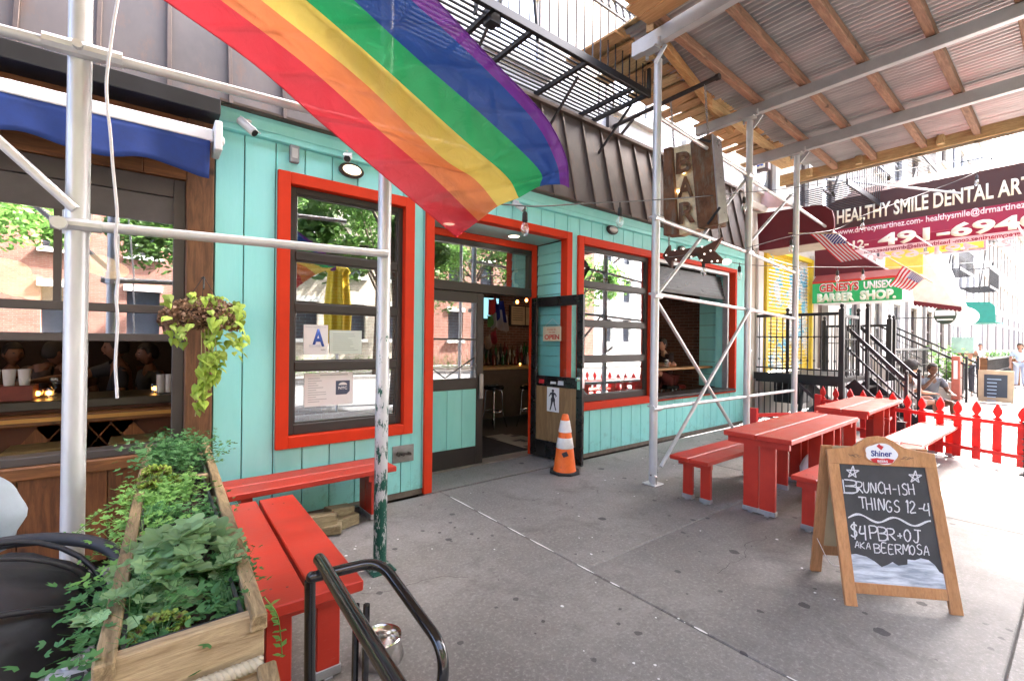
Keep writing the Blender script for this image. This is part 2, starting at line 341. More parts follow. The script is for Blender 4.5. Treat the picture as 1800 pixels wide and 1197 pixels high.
# ============================================================ THE SETTING
D = 4.31
walk = MB().box(-8, 60, -1.5, 4.28, -.30, -.012).build('sidewalk', M('joint_dirt', (.09, .085, .08), .95), kind='structure')
slabm = {}
xs = [-8, -4.3, -.9, 2.42, 5.86, 9.3, 12.7, 16.1, 19.5, 24, 30, 40, 60]; 
for i in range(len(xs)-1):
    ys = [-1.35, 0.25, 2.2, 4.26] if xs[i] >= 2.4 else [-1.35, .6, 4.26]
    for j in range(len(ys)-1):
        g = .004
        dz = random.uniform(-.002, .002)
        a0, a1, b0, b1 = xs[i]+g, xs[i+1]-g, ys[j]+g, ys[j+1]-g
        MB().box(a0, a1, b0, b1, -.05, dz).build('slab', concrete, walk, bev=.006)
# remnants of white paint in the long joint
wpj = MB()
for y0, y1 in ((4.05, 3.62), (3.55, 3.25), (3.1, 2.86), (2.8, 2.52), (2.28, 2.12), (1.98, 1.9), (1.38, 1.30), (.9, .6)):
    n = 6; L = []; R = []
    for k in range(n+1):
        y = y0+(y1-y0)*k/n; wd = .006*(math.sin(math.pi*(k+.3)/(n+.6)))+.002
        L.append((2.42-wd+random.uniform(-.002, .002), y, .003)); R.append((2.42+wd, y, .003))
    for k in range(n): wpj.quad(L[k], R[k], R[k+1], L[k+1])
wpj.build('paint_remnant', whitep, walk)
rk = random.Random(21)
for (x_, y_, a_, n_) in ((3.1, 1.6, .4, 22), (1.7, 2.6, 2.2, 16), (4.9, 3.6, -.3, 18), (3.9, .9, 1.9, 14)):
    m = MB(); p = Vector((x_, y_, .0035)); a = a_
    for k in range(n_):
        a += rk.uniform(-.55, .55); q = p+Vector((math.cos(a), math.sin(a), 0))*.045; nn_ = Vector((-math.sin(a), math.cos(a), 0))*rk.uniform(.0012, .0028)
        m.quad(p-nn_, q-nn_, q+nn_, p+nn_); p = q
    m.build('crack', MATS['joint_dirt'], walk)
for k in range(60):
    x_, y_ = rk.uniform(.9, 5.5), rk.uniform(.7, 4.1); r = rk.uniform(.004, .014); MB().prism([(x_+r*math.cos(a)*rk.uniform(.6, 1.3), y_+r*math.sin(a)*rk.uniform(.6, 1.3), .0035) for a in [i*1.047 for i in range(6)]], (0, 0, .0012)).build('debris', (whitep if k % 3 else MATS['joint_dirt']), walk)
MB().box(-8, 60, -1.5, -1.36, -.30, .001).build('curb', M('curb_stone', (.30, .29, .28), .8, var=.2), kind='structure', bev=.015)
MB().box(-120, 300, -11, -1.5, -.4, -.14).build('road', asphalt, kind='structure')
MB().box(-120, 300, -16, -11, -.4, -.01).build('opposite_sidewalk', concrete, kind='structure')
MB().box(-300, 400, -300, -16.01, -.6, -.30).add([(-300, -16, -.45), (400, -16, -.45), (400, 300, -.45), (-300, 300, -.45)], [(0, 1, 2, 3)]).build('ground', asphalt, kind='structure')
MB().box(60.02, 300, -1.5, 4.4, -.3, -.01).build('far_sidewalk', concrete, kind='structure')

# ============================================================ TEAL BAR BUILDING
bar = thing('bar_building', (.39, D, 0), 'turquoise boarded bar front with bright red window trim and a recessed black door', 'building')
X0, X1, ZT = .39, 9.35, 3.42
holes = [(.84, 2.1, .65, 3.03), (2.24, 4.38, 0, 3.04), (4.52, 8.9, .66, 3.02)]
step = .233; x = .36; bi = 0
while x < X1-.02:
    a, b = max(x, X0), min(x+step, X1); segs = [(.06, ZT-.16)]
    def cut(a, b, segs):
        cutx = [a]
        pieces = []
        edges = sorted({a, b, *[h for hh in holes for h in hh[:2] if a < h < b]})
        for p, q in zip(edges[:-1], edges[1:]):
            mid = (p+q)/2; sg = [(.06, ZT-.16)]
            for h in holes:
                if h[0] < mid < h[1]:
                    n = []
                    for s0, s1 in sg:
                        if h[2] > s0: n.append((s0, h[2]))
                        if h[3] < s1: n.append((h[3], s1))
                    sg = n
            pieces += [(p, q, s0, s1) for s0, s1 in sg]
        return pieces
    for p, q, s0, s1 in cut(a, b, segs):
        if q-p < .01 or s1-s0 < .02: continue
        dy = random.uniform(0, .003); g0 = .0045 if p == a else 0; g1 = .0045 if q == b else 0
        MB().box(p+g0, q-g1, D-.0+dy, D+.03, s0, s1).build('wall_board', teal, bar, bev=.003)
    x += step
MB().box(X0, .84, D+.031, D+.12, .05, ZT).box(2.1, 2.24, D+.031, D+.12, .05, ZT).box(4.38, 4.52, D+.031, D+.12, .05, ZT).box(8.9, X1, D+.031, D+.12, .05, ZT).box(.84, 2.1, D+.031, D+.12, 3.03, ZT).box(.84, 2.1, D+.031, D+.12, .05, .65).box(2.24, 4.38, D+.031, D+.12, 3.04, ZT).box(4.52, 8.9, D+.031, D+.12, 3.02, ZT).box(4.52, 8.9, D+.031, D+.12, .05, .66).build('wall_core', M('dark_teal', (.05, .2, .17), .6), bar)
MB().box(X0, X1, D-.05, D+.03, ZT-.158, ZT+.02).build('cornice_board', teal, bar, bev=.004)
MB().box(X0, X1, D-.062, D-.052, ZT-.11, ZT-.02).build('cornice_strip', teal, bar, bev=.003)
MB().box(X0, 2.24, D+.01, D+.1, 0, .058).box(4.40, X1, D+.01, D+.1, 0, .058).build('foundation', M('foundation_stone', (.20, .17, .14), .9, var=.35, vscale=14, bump=.8, bscale=30), bar)
# red trims
def frame(mb, x0, x1, z0, z1, w, y0, y1, sides='lrtb'):
    if 'l' in sides: mb.box(x0, x0+w, y0, y1, z0, z1)
    if 'r' in sides: mb.box(x1-w, x1, y0, y1, z0, z1)
    a = x0+(w if 'l' in sides else 0); b = x1-(w if 'r' in sides else 0)
    if 't' in sides: mb.box(a, b, y0, y1, z1-w, z1)
    if 'b' in sides: mb.box(a, b, y0, y1, z0, z0+w)
    return mb
def trim(x0, x1, z0, z1, w, y0, y1, sides, par):
    for s in sides:
        m = MB(); a = x0+(w if 'l' in sides else 0); b = x1-(w if 'r' in sides else 0)
        if s == 'l': m.box(x0, x0+w, y0, y1, z0, z1)
        if s == 'r': m.box(x1-w, x1, y0, y1, z0, z1)
        if s == 't': m.box(a, b, y0, y1, z1-w, z1)
        if s == 'b': m.box(a, b, y0, y1, z0, z0+w)
        m.build('red_trim', redp, par, bev=.004)
trim(.838, 2.104, .65, 3.032, .10, D-.035, D+.09, 'lrtb', bar)
trim(2.236, 4.384, .001, 3.044, .095, D-.035, D+.09, 'lrt', bar)
trim(4.508, 6.26, .655, 3.03, .105, D-.035, D+.09, 'lrtb', bar)
trim(6.262, 8.94, .66, 3.03, .07, D-.033, D+.09, 'rtb', bar)
# windows with four panes
def sash_window(x0, x1, z0, z1, rails, par, y=D+.035, dep=.06, st=.055):
    wd = MB().box(x0, x0+st, y, y+dep, z0, z1).box(x1-st, x1, y, y+dep, z0, z1).box(x0+st, x1-st, y, y+dep, z1-.06, z1).box(x0+st, x1-st, y, y+dep, z0, z0+.09).build('window', darkf, par, bev=.004)
    for r0, r1 in rails: MB().box(x0+st, x1-st, y-.006, y+dep-.01, r0, r1).build('rail', darkf, wd, bev=.004)
    edges = [z0+.09]+[v for r in sorted(rails) for v in r]+[z1-.06]
    for k in range(0, len(edges), 2):
        mb = MB().box(x0+st, x1-st, y+.028, y+.034, edges[k], edges[k+1]); mb.build('pane', glass, wd)
        b = MB(); g = .012; frame(b, x0+st, x1-st, edges[k], edges[k+1], g, y+.012, y+.027); b.build('glazing_bead', darkf, wd)
    return wd
w1 = sash_window(.94, 2.004, .752, 2.93, [(1.316, 1.396), (1.836, 1.911), (2.291, 2.365)], bar)
w2 = sash_window(4.614, 6.154, .762, 2.925, [(1.313, 1.40), (1.813, 1.895), (2.355, 2.437)], bar)
# vertical inner mullion seen inside the right-hand window
# open bay: steel frame, rolled dark shade, sill
m = MB().box(6.2625, 6.30, D+.0, D+.13, .732, 2.958).box(8.70, 8.74, D+.03, D+.13, .7325, 2.955).box(6.302, 8.698, D+.03, D+.13, 2.90, 2.955)
m.build('bay_frame', M('aluminium', (.55, .56, .57), .35, .6, bump=0), bar)
MB().box(8.742, 8.868, D+.10, D+.29, .732, 2.958).build('bay_lining', teal, bar)
MB().box(6.262, 8.87, D-.06, D+.32, .690, .7315).build('bay_sill', darkf, bar, bev=.004)
sh = MB(); 
for k in range(7): sh.box(6.31, 8.69, D+.10+k*.012, D+.108+k*.012, 2.50+k*.055, 2.55+k*.055)
sh.build('folded_shade', M('black_vinyl', (.012, .012, .014), .3, bump=.1), bar)
MB().box(6.305, 8.695, D+.085, D+.125, 2.44, 2.495).build('shade_rail', darkf, bar)
for k in range(9):
    zz = .735+k*.245; MB().box(8.872, 8.876, D+.0, D+.7, zz, zz+.238).build('side_board', teal, bar)
# door recess
YD = 4.93
rc = MB()
for k in range(22):
    zz = .0+k*.14
    if zz+.137 > 2.97: break
    MB().prism([(4.298, D+.09, zz), (4.298, YD-.02, zz), (4.298, YD-.02, zz+.137), (4.283, D+.09, zz+.002)][::-1] if False else [(4.292, D+.091, zz+.002), (4.292, YD-.06, zz+.002), (4.305, YD-.06, zz+.137), (4.305, D+.091, zz+.137)], (.03, 0, 0)).build('clapboard', teal, bar)
MB().box(2.25, 2.32, D+.091, YD, 0, 2.97).build('recess_wall', teal, bar)
MB().box(2.32, 4.30, D+.091, YD-.06, 2.952, 2.97).build('soffit', M('soffit_paint', (.26, .60, .57), .35, var=.1), bar)
trim(2.33, 4.288, .002, 2.951, .085, YD-.056, YD+.01, 'rt', bar)
# transom and fixed mullions
MB().box(2.33, 4.203, YD-.04, YD+.05, 2.80, 2.864).box(2.33, 4.203, YD-.045, YD+.05, 2.215, 2.33).box(4.15, 4.203, YD-.04, YD+.05, 2.331, 2.799).box(2.33, 2.37, YD-.04, YD+.05, 2.331, 2.799).build('transom', darkf, bar, bev=.004, )
tr = [o for o in kids(bar) if o.name.startswith('transom')][0]
MB().box(2.37, 4.15, YD, YD+.006, 2.33, 2.80).build('pane', glass, tr)
def leaf(name, W, Ht, mats, panel, par):
    """door leaf in local x (0..W), y thickness, z up"""
    d = bpy.data.objects.new(name, MB().box(0, .10, -.022, .022, .01, Ht).box(W-.10, W, -.022, .022, .01, Ht).box(.10, W-.10, -.022, .022, Ht-.13, Ht).box(.10, W-.10, -.022, .022, .98, 1.12).box(.10, W-.10, -.022, .022, .01, .24).mesh(name, mats)); COL.objects.link(d)
    d['off'] = (0, 0, 0); b = d.modifiers.new('bevel', 'BEVEL'); b.width = .004; b.segments = 1; b.limit_method = 'ANGLE'
    MB().box(.10, W-.10, -.004, .003, 1.12, Ht-.13).build('pane', glass if panel else glass_clear, d)
    return d
L = leaf('door', 1.06, 2.21, darkf, teal, None); L.parent = bar; L.location = (2.345-.39, YD+.0-D, 0)
for k in range(4): MB().box(.102+k*.2145, .102+k*.2145+.211, -.014, .012, .242, .978).build('panel_board', teal, L, bev=.003)
MB().box(.995, 1.035, -.045, -.023, 1.0, 1.17).box(.985, 1.045, -.05, -.036, .85, 1.16).build('handle', M('dull_steel', (.3, .3, .3), .35, .8), L)
mu = MB().box(.30, .32, -.012, -.006, 1.12, 2.08).box(.1, .96, -.012, -.006, 1.60, 1.622); mu.build('muntin', darkf, L)
MB().tube([(.12, -.008, 1.40), (.5, -.008, 1.13)], .006, 5).tube([(.5, -.008, 1.13), (.93, -.008, 1.38)], .006, 5).build('brace_wire', ironM, L)
Rl = leaf('door', .90, 2.19, M('black_door_paint', (.018, .017, .017), .28, var=.2, bump=.05), None, None); Rl.parent = bar
hp, fp = Vector((4.215, YD-.05, 0)), Vector((4.305, 3.985, 0)); ang = math.atan2(fp.y-hp.y, fp.x-hp.x)
Rl.location = (hp.x-.39, hp.y-D, .01); Rl.rotation_euler = (0, 0, ang); Rl['label'] = 'open black door leaf with plywood lower panel'
ply = wood('stained_plywood', (.20, .12, .055), (.30, .19, .09), 2, .55, .8, knots=False)
MB().box(.102, .798, -.012, .014, .242, .978).build('kick_panel', ply, Rl)
MB().box(.835, .875, .023, .04, .98, 1.25).lathe((.856, .06, 1.11), [(.012, -.02), (.012, .0), (.026, .012), (.026, .03), (.012, .04)], 10, 'y').box(.83, .88, -.04, -.023, .98, 1.25).lathe((.856, -.07, 1.11), [(.02, -.02), (.027, .0), (.026, .012), (.012, .025)], 10, 'y').build('handle', chrome, Rl)
MB().box(.9002, .903, -.02, .02, 1.0, 1.25).build('latch_plate', chrome, Rl)
MB().box(2.33, 4.28, YD-.06, YD+.16, -.02, .012).build('threshold', M('worn_aluminium', (.35, .32, .28), .5, .5, var=.3), bar)

MB().box(2.25, 4.37, 4.285, YD-.062, -.05, .001).build('recess_floor', concrete, bar)
# ---------------- standing seam metal band above
MBz = [(ZT+.02-.02, D-.12), (4.68, 4.47)]
def man(x, t, o=0): return (x, MBz[0][1]+(MBz[1][1]-MBz[0][1])*t-o, MBz[0][0]+(MBz[1][0]-MBz[0][0])*t)
band = thing('metal_clad_band', (.39, 4.2, 3.42), 'long band of brown weathered metal sheets with upright seams above the shopfronts', 'cladding')
xr = -3.0
while xr < 9.3:
    n = MB(); 
    if xr > 9.0: break
    x1 = min(xr+.388, 9.42)
    n.prism([man(xr, 0), man(x1, 0), man(x1, 1), man(xr, 1)][::-1], (0, .012, 0)); n.build('sheet', mansard_m, band)
    MB().prism([man(x1-.014, .0, .001), man(x1+.014, .0, .001), man(x1+.014, 1, .001), man(x1-.014, 1, .001)], (0, -.032, 0)).build('seam', rib_m, band, bev=.003)
    xr += .386
MB().box(-3.0, 9.45, 4.40, 4.60, 4.681, 4.73).build('top_flashing', rib_m, band, bev=.005)
MB().box(-3.0, .40, 4.06, 4.30, 3.27, 3.385).build('bottom_beam', M('black_fascia', (.014, .013, .014), .5), band, bev=.005)
MB().box(.402, 9.42, 4.17, 4.255, 3.425, 3.445).build('drip_edge', rib_m, band)
# upper storeys
up = thing('upper_storeys', (3, 4.62, 4.7), 'white painted brick storeys above the metal band behind the fire escape', 'building')
holes2 = [(3.2, 4.15, 5.25, 7.2), (1.0, 1.95, 5.25, 7.2), (5.6, 6.6, 5.25, 7.2), (7.6, 8.6, 5.25, 7.2)]
m = MB(); zc = 4.66; xe = [-3]+[v for h in sorted(holes2) for v in h[:2]]+[9.34]
for k in range(0, len(xe), 2): m.box(xe[k], xe[k+1], 4.62, 4.9, zc, 16.5)  # walls carried up out of view to keep direct sun off the flag
for h in holes2: m.box(h[0], h[1], 4.62, 4.9, zc, h[2]); m.box(h[0], h[1], 4.62, 4.9, h[3], 16.5)
m.build('wall', brick_white, up)
for h in holes2:
    wd = MB(); frame(wd, h[0], h[1], h[2], h[3], .07, 4.66, 4.72); wd.box(h[0]+.07, h[1]-.07, 4.66, 4.71, 6.2, 6.26); o = wd.build('window', whitep, up)
    MB().box(h[0]+.07, h[1]-.07, 4.69, 4.695, h[2]+.07, h[3]-.07).build('pane', glass, o); MB().box(h[0]+.05, h[1]-.05, 4.8, 4.82, h[2], h[3]).build('curtain', M('curtain_cloth', (.6, .6, .58), .9), o)
    MB().box(h[0]-.08, h[1]+.08, 4.54, 4.64, h[2]-.12, h[2]-.002).build('sill', stone, up)

# ---------------- interior of the bar
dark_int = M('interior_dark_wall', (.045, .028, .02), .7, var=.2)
inn = thing('bar_interior', (4, 7, 0), 'dim bar room behind the turquoise front with a brick wall and checkered tile floor', 'room')
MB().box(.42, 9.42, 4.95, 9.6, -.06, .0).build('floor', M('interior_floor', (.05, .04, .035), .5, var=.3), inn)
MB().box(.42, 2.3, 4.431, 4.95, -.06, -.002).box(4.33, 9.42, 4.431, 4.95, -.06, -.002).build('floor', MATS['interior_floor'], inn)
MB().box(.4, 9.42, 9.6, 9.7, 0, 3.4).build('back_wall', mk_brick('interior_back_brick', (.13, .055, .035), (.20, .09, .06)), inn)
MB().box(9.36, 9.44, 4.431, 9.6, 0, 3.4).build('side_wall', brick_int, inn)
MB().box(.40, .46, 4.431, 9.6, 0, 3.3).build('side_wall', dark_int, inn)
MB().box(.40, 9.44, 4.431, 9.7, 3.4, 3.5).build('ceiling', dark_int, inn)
# black-and-cream tiled floor patch by the door
import itertools
tc, tb = M('cream_tile', (.42, .38, .30), .35, var=.1, bump=0), M('black_tile', (.03, .03, .03), .35, bump=0)
meshes = [MB().box(.002, .098, .002, .098, 0, .006).mesh('tile', m_) for m_ in (tc, tb)]
pat = {(2, 2), (3, 2), (2, 3), (6, 4), (7, 4), (6, 5), (8, 1), (9, 1), (9, 2), (4, 7), (5, 7), (4, 8), (10, 6), (11, 6), (11, 5), (13, 3), (12, 9), (13, 9), (8, 9), (8, 10), (14, 7)}
for i, j in itertools.product(range(17), range(12)):
    x_, y_ = 3.55+i*.1, 5.05+j*.1
    if (x_-3.3)**2+(y_-4.9)**2 > 3.6: continue
    o = bpy.data.objects.new('tile', meshes[1 if (i, j) in pat else 0]); COL.objects.link(o); o.parent = inn; o.location = (x_-4, y_-7, .001)
# ============================================================ SIDEWALK SHED (scaffold)
YP = 3.06
shed = thing('sidewalk_shed', (4.48, YP, 0), 'silver pipe and timber sidewalk shed with a corrugated metal deck overhead', 'scaffolding')
def zdeck(x): return 5.03-.024*(x-4.35)
def post(x, y, ztop, mat, par, label=None):
    p = MB().tube([(x-.004, y, .03), (x+.012, y, ztop)], .045, 14).build('post', mat, par, smooth='auto', label=label)
    MB().box(x-.085, x+.085, y-.085, y+.085, .0, .012).tube([(x-.004, y, .01), (x-.004, y, .09)], .032, 10).build('base_plate', mat, p, bev=.003)
    return p
pP = post(4.48, YP+.01, 4.80, pole_silver, shed); MB().tube([(4.44, 3.0, .02), (4.40, 2.97, .11), (4.38, 2.99, .13)], .008, 6).tube([(4.53, 3.12, .02), (4.56, 3.1, .12)], .01, 6).tube([(4.42, YP, .11), (4.55, YP, .13)], .012, 6).build('screw_jack', chrome, pP)
post(6.71, YP, 4.78, pole_silver, shed); post(8.40, YP, 4.72, pole_silver, shed)
for x_ in (4.4, 6.7, 8.4): post(x_, -.95, 4.75, pole_silver, shed)
def ibeam(x, y0, y1, z0, h=.165, w=.10):
    return MB().box(x-w/2, x+w/2, y0, y1, z0, z0+.012).box(x-w/2, x+w/2, y0, y1, z0+h-.012, z0+h).box(x-.005, x+.005, y0, y1, z0+.012, z0+h-.012)
for x_, y1, z_ in ((4.35, 3.30, 4.86), (6.70, 3.87, 4.835), (8.40, 3.77, 4.765)):
    h = zdeck(x_)-z_-.002
    o = MB().box(x_-.045, x_+.045, -1.15, y1, z_, z_+h).build('beam', steel, shed, bev=.006)
    MB().box(x_-.06, x_+.06, YP-.08, YP+.08, z_-.02, z_-.001).bar((x_+.03, YP-.03, z_-.16), (x_+.03, YP-.16, z_-.01), .012, .05).tube([(x_-.05, YP-.13, z_-.03), (x_-.05, YP-.13, z_+.05)], .02, 8).tube([(x_+.06, YP+.10, z_-.05), (x_+.06, YP+.10, z_+.05)], .018, 8).build('clamp', steel, o)
for y_ in (2.92, 2.33, 1.74, 1.11, .45, -.2, -.85):
    y2 = y_+.10 if y_ > 1.8 else y_+.02
    a, b = (4.2, y_-.01, zdeck(4.2)+.055), (10.12, y2, zdeck(10.12)+.055)
    MB().bar(a, b, .085, .105).build('joist', joist_wood, shed, bev=.006)
MB().bar((4.3, 3.05, zdeck(4.3)+.055), (7.3, 3.62, zdeck(7.3)+.055), .09, .105).build('joist', wood('orange_timber', (.30, .15, .05), (.46, .26, .10), 0, .7, 1.3), shed, bev=.006)
MB().bar((6.2, 3.42, zdeck(6.2)+.055), (9.2, 3.50, zdeck(9.2)+.055), .09, .105).build('joist', pine(0), shed, bev=.006)
# corrugated sheets
def mk_corr():
    t = NT('corrugated_galvanised'); v = t.coord((1, .25, 1)); n = t.noise(v, 3, 5, .65); n2 = t.noise(t.coord((1, .5, 1)), 1.1, 3, .5)
    c = t.mix(t.ramp(n, .3, .7), (.26, .28, .285), (.50, .50, .505)); c = t.mix(t.ramp(n2, .52, .66, (0,)*3+(1,), (.35,)*3+(1,)), c, (.44, .33, .33)); c = t.mix(t.ramp(n, .68, .78), c, (.25, .40, .33))  # pinkish patches are a reflection painted into the sheet colour
    t.l(c, t.b.inputs['Base Color']); t.set(Roughness=.36, Metallic=.35); return t.m
corr = mk_corr()
def corr_sheet(x0, x1, y0, y1, dz=0):
    m = MB(); n = int(round((x1-x0)/.08*8)); vs = []; fs = []
    for k in range(n+1):
        x = x0+(x1-x0)*k/n; z = zdeck(x)+.125+dz+.015*math.sin(2*math.pi*x/.08); vs += [(x, y0, z), (x, y1, z)]
    for k in range(n): fs.append((2*k, 2*k+1, 2*k+3, 2*k+2))
    m.add(vs, fs); m.build('deck_sheet', corr, shed, smooth=True)
xx = 4.22
kk = 0
while xx < 10.1:
    x1 = min(xx+.72, 10.14)
    corr_sheet(xx, x1, -1.2, 1.55, .004*(kk % 2)); corr_sheet(xx, x1, 1.45, 3.36+.1*(kk % 2), .012+.004*(kk % 2)); xx += .70; kk += 1
MB().box(4.2, 10.2, -1.2, 4.0, zdeck(4.3)+.17, zdeck(4.3)+.19).build('sun_block_deck', pine(0), shed)  # cover added above the planks to stop sun leaking through
for k in range(4): MB().box(3.42+.2*k, 3.61+.2*k, .3, 3.0-(.06 if k == 1 else 0), 5.03, 5.065).build('plank', wood('ply_orange', (.38, .20, .08), (.52, .31, .14), 1, .7, 1.), shed, bev=.003)
for k in range(4): MB().box(3.42+.2*k, 3.61+.2*k, -1.2, .29, 5.03, 5.065).build('plank', MATS['ply_orange'], shed)
random.seed(11)
x_ = 4.25
while x_ < 9.3:
    wdt = random.choice((.14, .19, .24)); y0, y1 = 3.38+random.uniform(-.05, .05), random.choice((3.9, 4.02, 4.15, 4.22))
    MB().bar((x_, y0, zdeck(x_)+.14), (x_+random.uniform(-.03, .05), y1, zdeck(x_)+.14+random.uniform(-.04, .05)), wdt, .03).build('plank', MATS['ply_orange'] if random.random() < .6 else pine(1), shed, bev=.003)
    x_ += wdt+random.uniform(.01, .10)
MB().box(10.12, 10.17, -1.2, 4.0, zdeck(10)-.06, zdeck(10)+.16).build('fascia_board', pine(1), shed, bev=.004)
MB().box(10.171, 10.2, -1.0, 3.9, zdeck(10)-.1, zdeck(10)-.04).build('fascia_board', wood('grey_timber', (.3, .26, .2), (.42, .36, .28), 1), shed)
for y_ in (.2, 1.5, 2.6, 3.4): MB().box(10.02, 10.119, y_, y_+.09, zdeck(10)-.02, zdeck(10)+.12).build('blocking', pine(2), shed)
# rails and cross braces
railm = M('thin_pipe', (.60, .61, .62), .35, .4, var=.12, vscale=8, bump=.05)
def rail(a, b, r=.024, name='rail', par=shed): return MB().tube([a, b], r, 10).build(name, railm, par, smooth='auto')
rail((4.5, YP, 4.15), (6.69, YP, 4.0)); rail((4.5, YP, 3.0), (6.69, YP, 2.9)); rail((4.5, YP, 2.145), (6.69, YP, 2.085)); rail((4.5, YP, .855), (6.69, YP, .84))
rail((6.69, YP+.05, 4.0), (8.38, YP+.05, 3.9)); rail((8.38, YP+.02, 3.9), (11.2, YP+.1, 3.75)); rail((6.69, YP, 2.9), (8.38, YP, 2.78)); rail((6.69, YP, 2.085), (8.38, YP, 2.02)); rail((6.69, YP, .84), (8.38, YP, .83)); rail((6.75, YP+.04, 1.42), (6.9, YP+.04, 1.5))
rail((6.80, YP+.06, 4.02), (4.58, YP+.06, 2.14), .022, 'brace'); rail((4.58, YP+.05, 2.07), (6.40, YP+.05, .43), .022, 'brace'); rail((6.66, YP-.05, 2.08), (4.54, YP-.05, .2), .022, 'brace'); rail((6.9, YP+.05, 3.1), (8.3, YP+.05, 4.05), .022, 'brace')
for x_, zs in ((4.48, (.86, 2.13, 3.0)), (6.70, (2.08, 2.9, 4.0))):
    for z_ in zs: MB().tube([(x_-.075, YP-.02, z_), (x_+.075, YP-.02, z_-.004)], .036, 8).tube([(x_-.04, YP-.06, z_+.02), (x_-.04, YP+.06, z_+.02)], .014, 6).build('coupler', railm, shed)
# second run of the shed, in front of the timber bar and over the pavement (its deck, above the frame and unseen, is added as shade)
shed2 = thing('sidewalk_shed', (-.28, YP, 0), 'thicker silver scaffold posts and rails in front of the timber tavern and the bar', 'scaffolding')
p1 = post(-.284, YP-.02, 5.2, pole_silver, shed2); post(1.27, YP, 5.2, pole_green, shed2, 'post with silver paint flaking off green'); post(-1.9, YP, 5.2, pole_silver, shed2)
def rail2(a, b, r=.026, name='rail'): return MB().tube([a, b], r, 10).build(name, railm, shed2, smooth='auto')
rail2((-1.9, YP-.07, 2.88), (-.28, YP-.07, 2.955)); rail2((-.24, YP-.07, 2.955), (1.9, YP-.07, 3.06)); rail2((-.24, YP-.06, 2.13), (1.27, YP-.06, 2.185)); rail2((-1.2, YP-.05, 3.15), (-.285, YP-.06, 2.2), .022, 'brace')
MB().tube([(-.40, YP-.07, 2.955), (-.12, YP-.07, 2.965)], .038, 10).tube([(-.28, YP-.13, 2.96), (-.28, YP+.02, 2.96)], .02, 8).build('coupler', railm, shed2)
MB().tube([(-.37, YP-.05, 2.13), (-.19, YP-.06, 2.13)], .030, 10).tube([(-.335, YP-.09, 2.12), (-.335, YP-.12, 2.12)], .03, 8).tube([(-.285, YP, 2.09), (-.285, YP, 2.2)], .052, 10).build('coupler', railm, shed2)
MB().box(-7, 3.85, -1.25, 2.62, 5.25, 5.32).build('sun_block_deck', pine(0), shed2)  # unseen deck, added and lengthened to keep sun off the pavement
for x_ in (-6.2, -4, -1.9, -.28, 1.27, 3.0): MB().box(x_-.05, x_+.05, -1.2, 2.6, 5.08, 5.249).build('beam', steel, shed2)
for x_ in (-6.2, -4, -1.9, 1.3): post(x_, -1.1, 5.08, pole_silver, shed2)
cord = []
for px_, py_ in ((210, -30), (207, 0), (200, 40), (194, 85), (190, 115), (187, 150), (189, 190), (193, 225), (196, 260), (199, 300), (203, 340), (206, 380), (203, 420), (206, 460), (208, 490), (204, 520), (207, 560), (205, 600), (203, 640), (205, 680), (206, 700)): cord.append(atY(px_, py_, YP-.12))
MB().tube(catmull(cord, 3), .0065, 6).build('cord', M('white_cord', (.72, .72, .74), .6, var=.05), None, label='thin white cord dangling from the scaffold rail before the tavern window', cat='cord')

# ============================================================ TIMBER TAVERN (left)
tav = thing('tavern_building', (-1.4, 4.33, 0), 'varnished timber tavern front with a big grey framed roll-up window', 'building')
MB().box(.205, .385, 4.29, 4.44, 0, 3.30).build('corner_post', wood('dark_post_wood', (.09, .038, .015), (.19, .085, .035), 2, .55, 1.2), tav, bev=.008)
MB().box(-4, .385, 4.31, 4.42, 2.80, 3.30).build('lintel', brown_wood(0), tav)
for k in range(12): MB().box(-3.9+k*.35, -3.555+k*.35, 4.298, 4.3095, 2.80, 2.96).build('lintel_board', brown_wood(0), tav, bev=.002)
wf = MB().box(.13, .204, 4.33, 4.42, .66, 2.797).box(-4, .13, 4.33, 4.42, 2.66, 2.797).build('window', M('grey_frame', (.07, .06, .056), .45, var=.1), tav, bev=.004)
MB().box(-4, .13, 4.345, 4.42, 2.46, 2.655).build('roller_housing', M('grey_fabric', (.11, .10, .098), .7, var=.2), wf)
MB().box(-4, .13, 4.34, 4.40, 1.775, 1.835).build('rail', MATS['grey_frame'], wf, bev=.004); MB().box(-4, .13, 4.34, 4.40, 1.565, 1.62).build('rail', MATS['grey_frame'], wf, bev=.004)
MB().box(-.52, -.48, 4.35, 4.385, 1.836, 2.459).build('mullion', MATS['grey_frame'], wf); MB().box(-1.9, -1.86, 4.35, 4.385, 1.836, 2.459).build('mullion', MATS['grey_frame'], wf)
glass_l = mk_glass('tavern_glass', .50)
for a, b in ((-4, -1.9), (-1.86, -.52), (-.48, .13)): MB().box(a, b, 4.365, 4.371, 1.836, 2.459).build('pane', glass_l, wf)
MB().box(-4, .13, 4.365, 4.371, 1.621, 1.774).build('pane', glass_l, wf)
MB().box(-4, .13, 4.31, 4.46, .745, .80).build('sill', MATS['grey_frame'], tav, bev=.004)
MB().box(-4, .204, 4.28, 4.42, .655, .744).build('sill_board', brown_wood(0), tav, bev=.01)
k = 0; x_ = -4
while x_ < .2:
    MB().box(x_, min(x_+.217, .204), 4.33, 4.37, 0.02, .654).build('wainscot_board', wood('wainscot', (.10, .033, .010), (.20, .075, .022), 2, .5, 1.1, rnd=.2), tav, bev=.003); x_ += .222
tin = thing('tavern_interior', (-1.5, 6, 0), 'dark room seen through the big grey framed roll-up window', 'room')
MB().box(-5, .38, 4.43, 8.4, -.05, .0).build('floor', dark_int, tin); MB().box(-5, .38, 8.4, 8.5, 0, 3.3).build('back_wall', dark_int, tin); MB().box(-5, .38, 4.43, 8.5, 3.31, 3.4).build('ceiling', dark_int, tin)
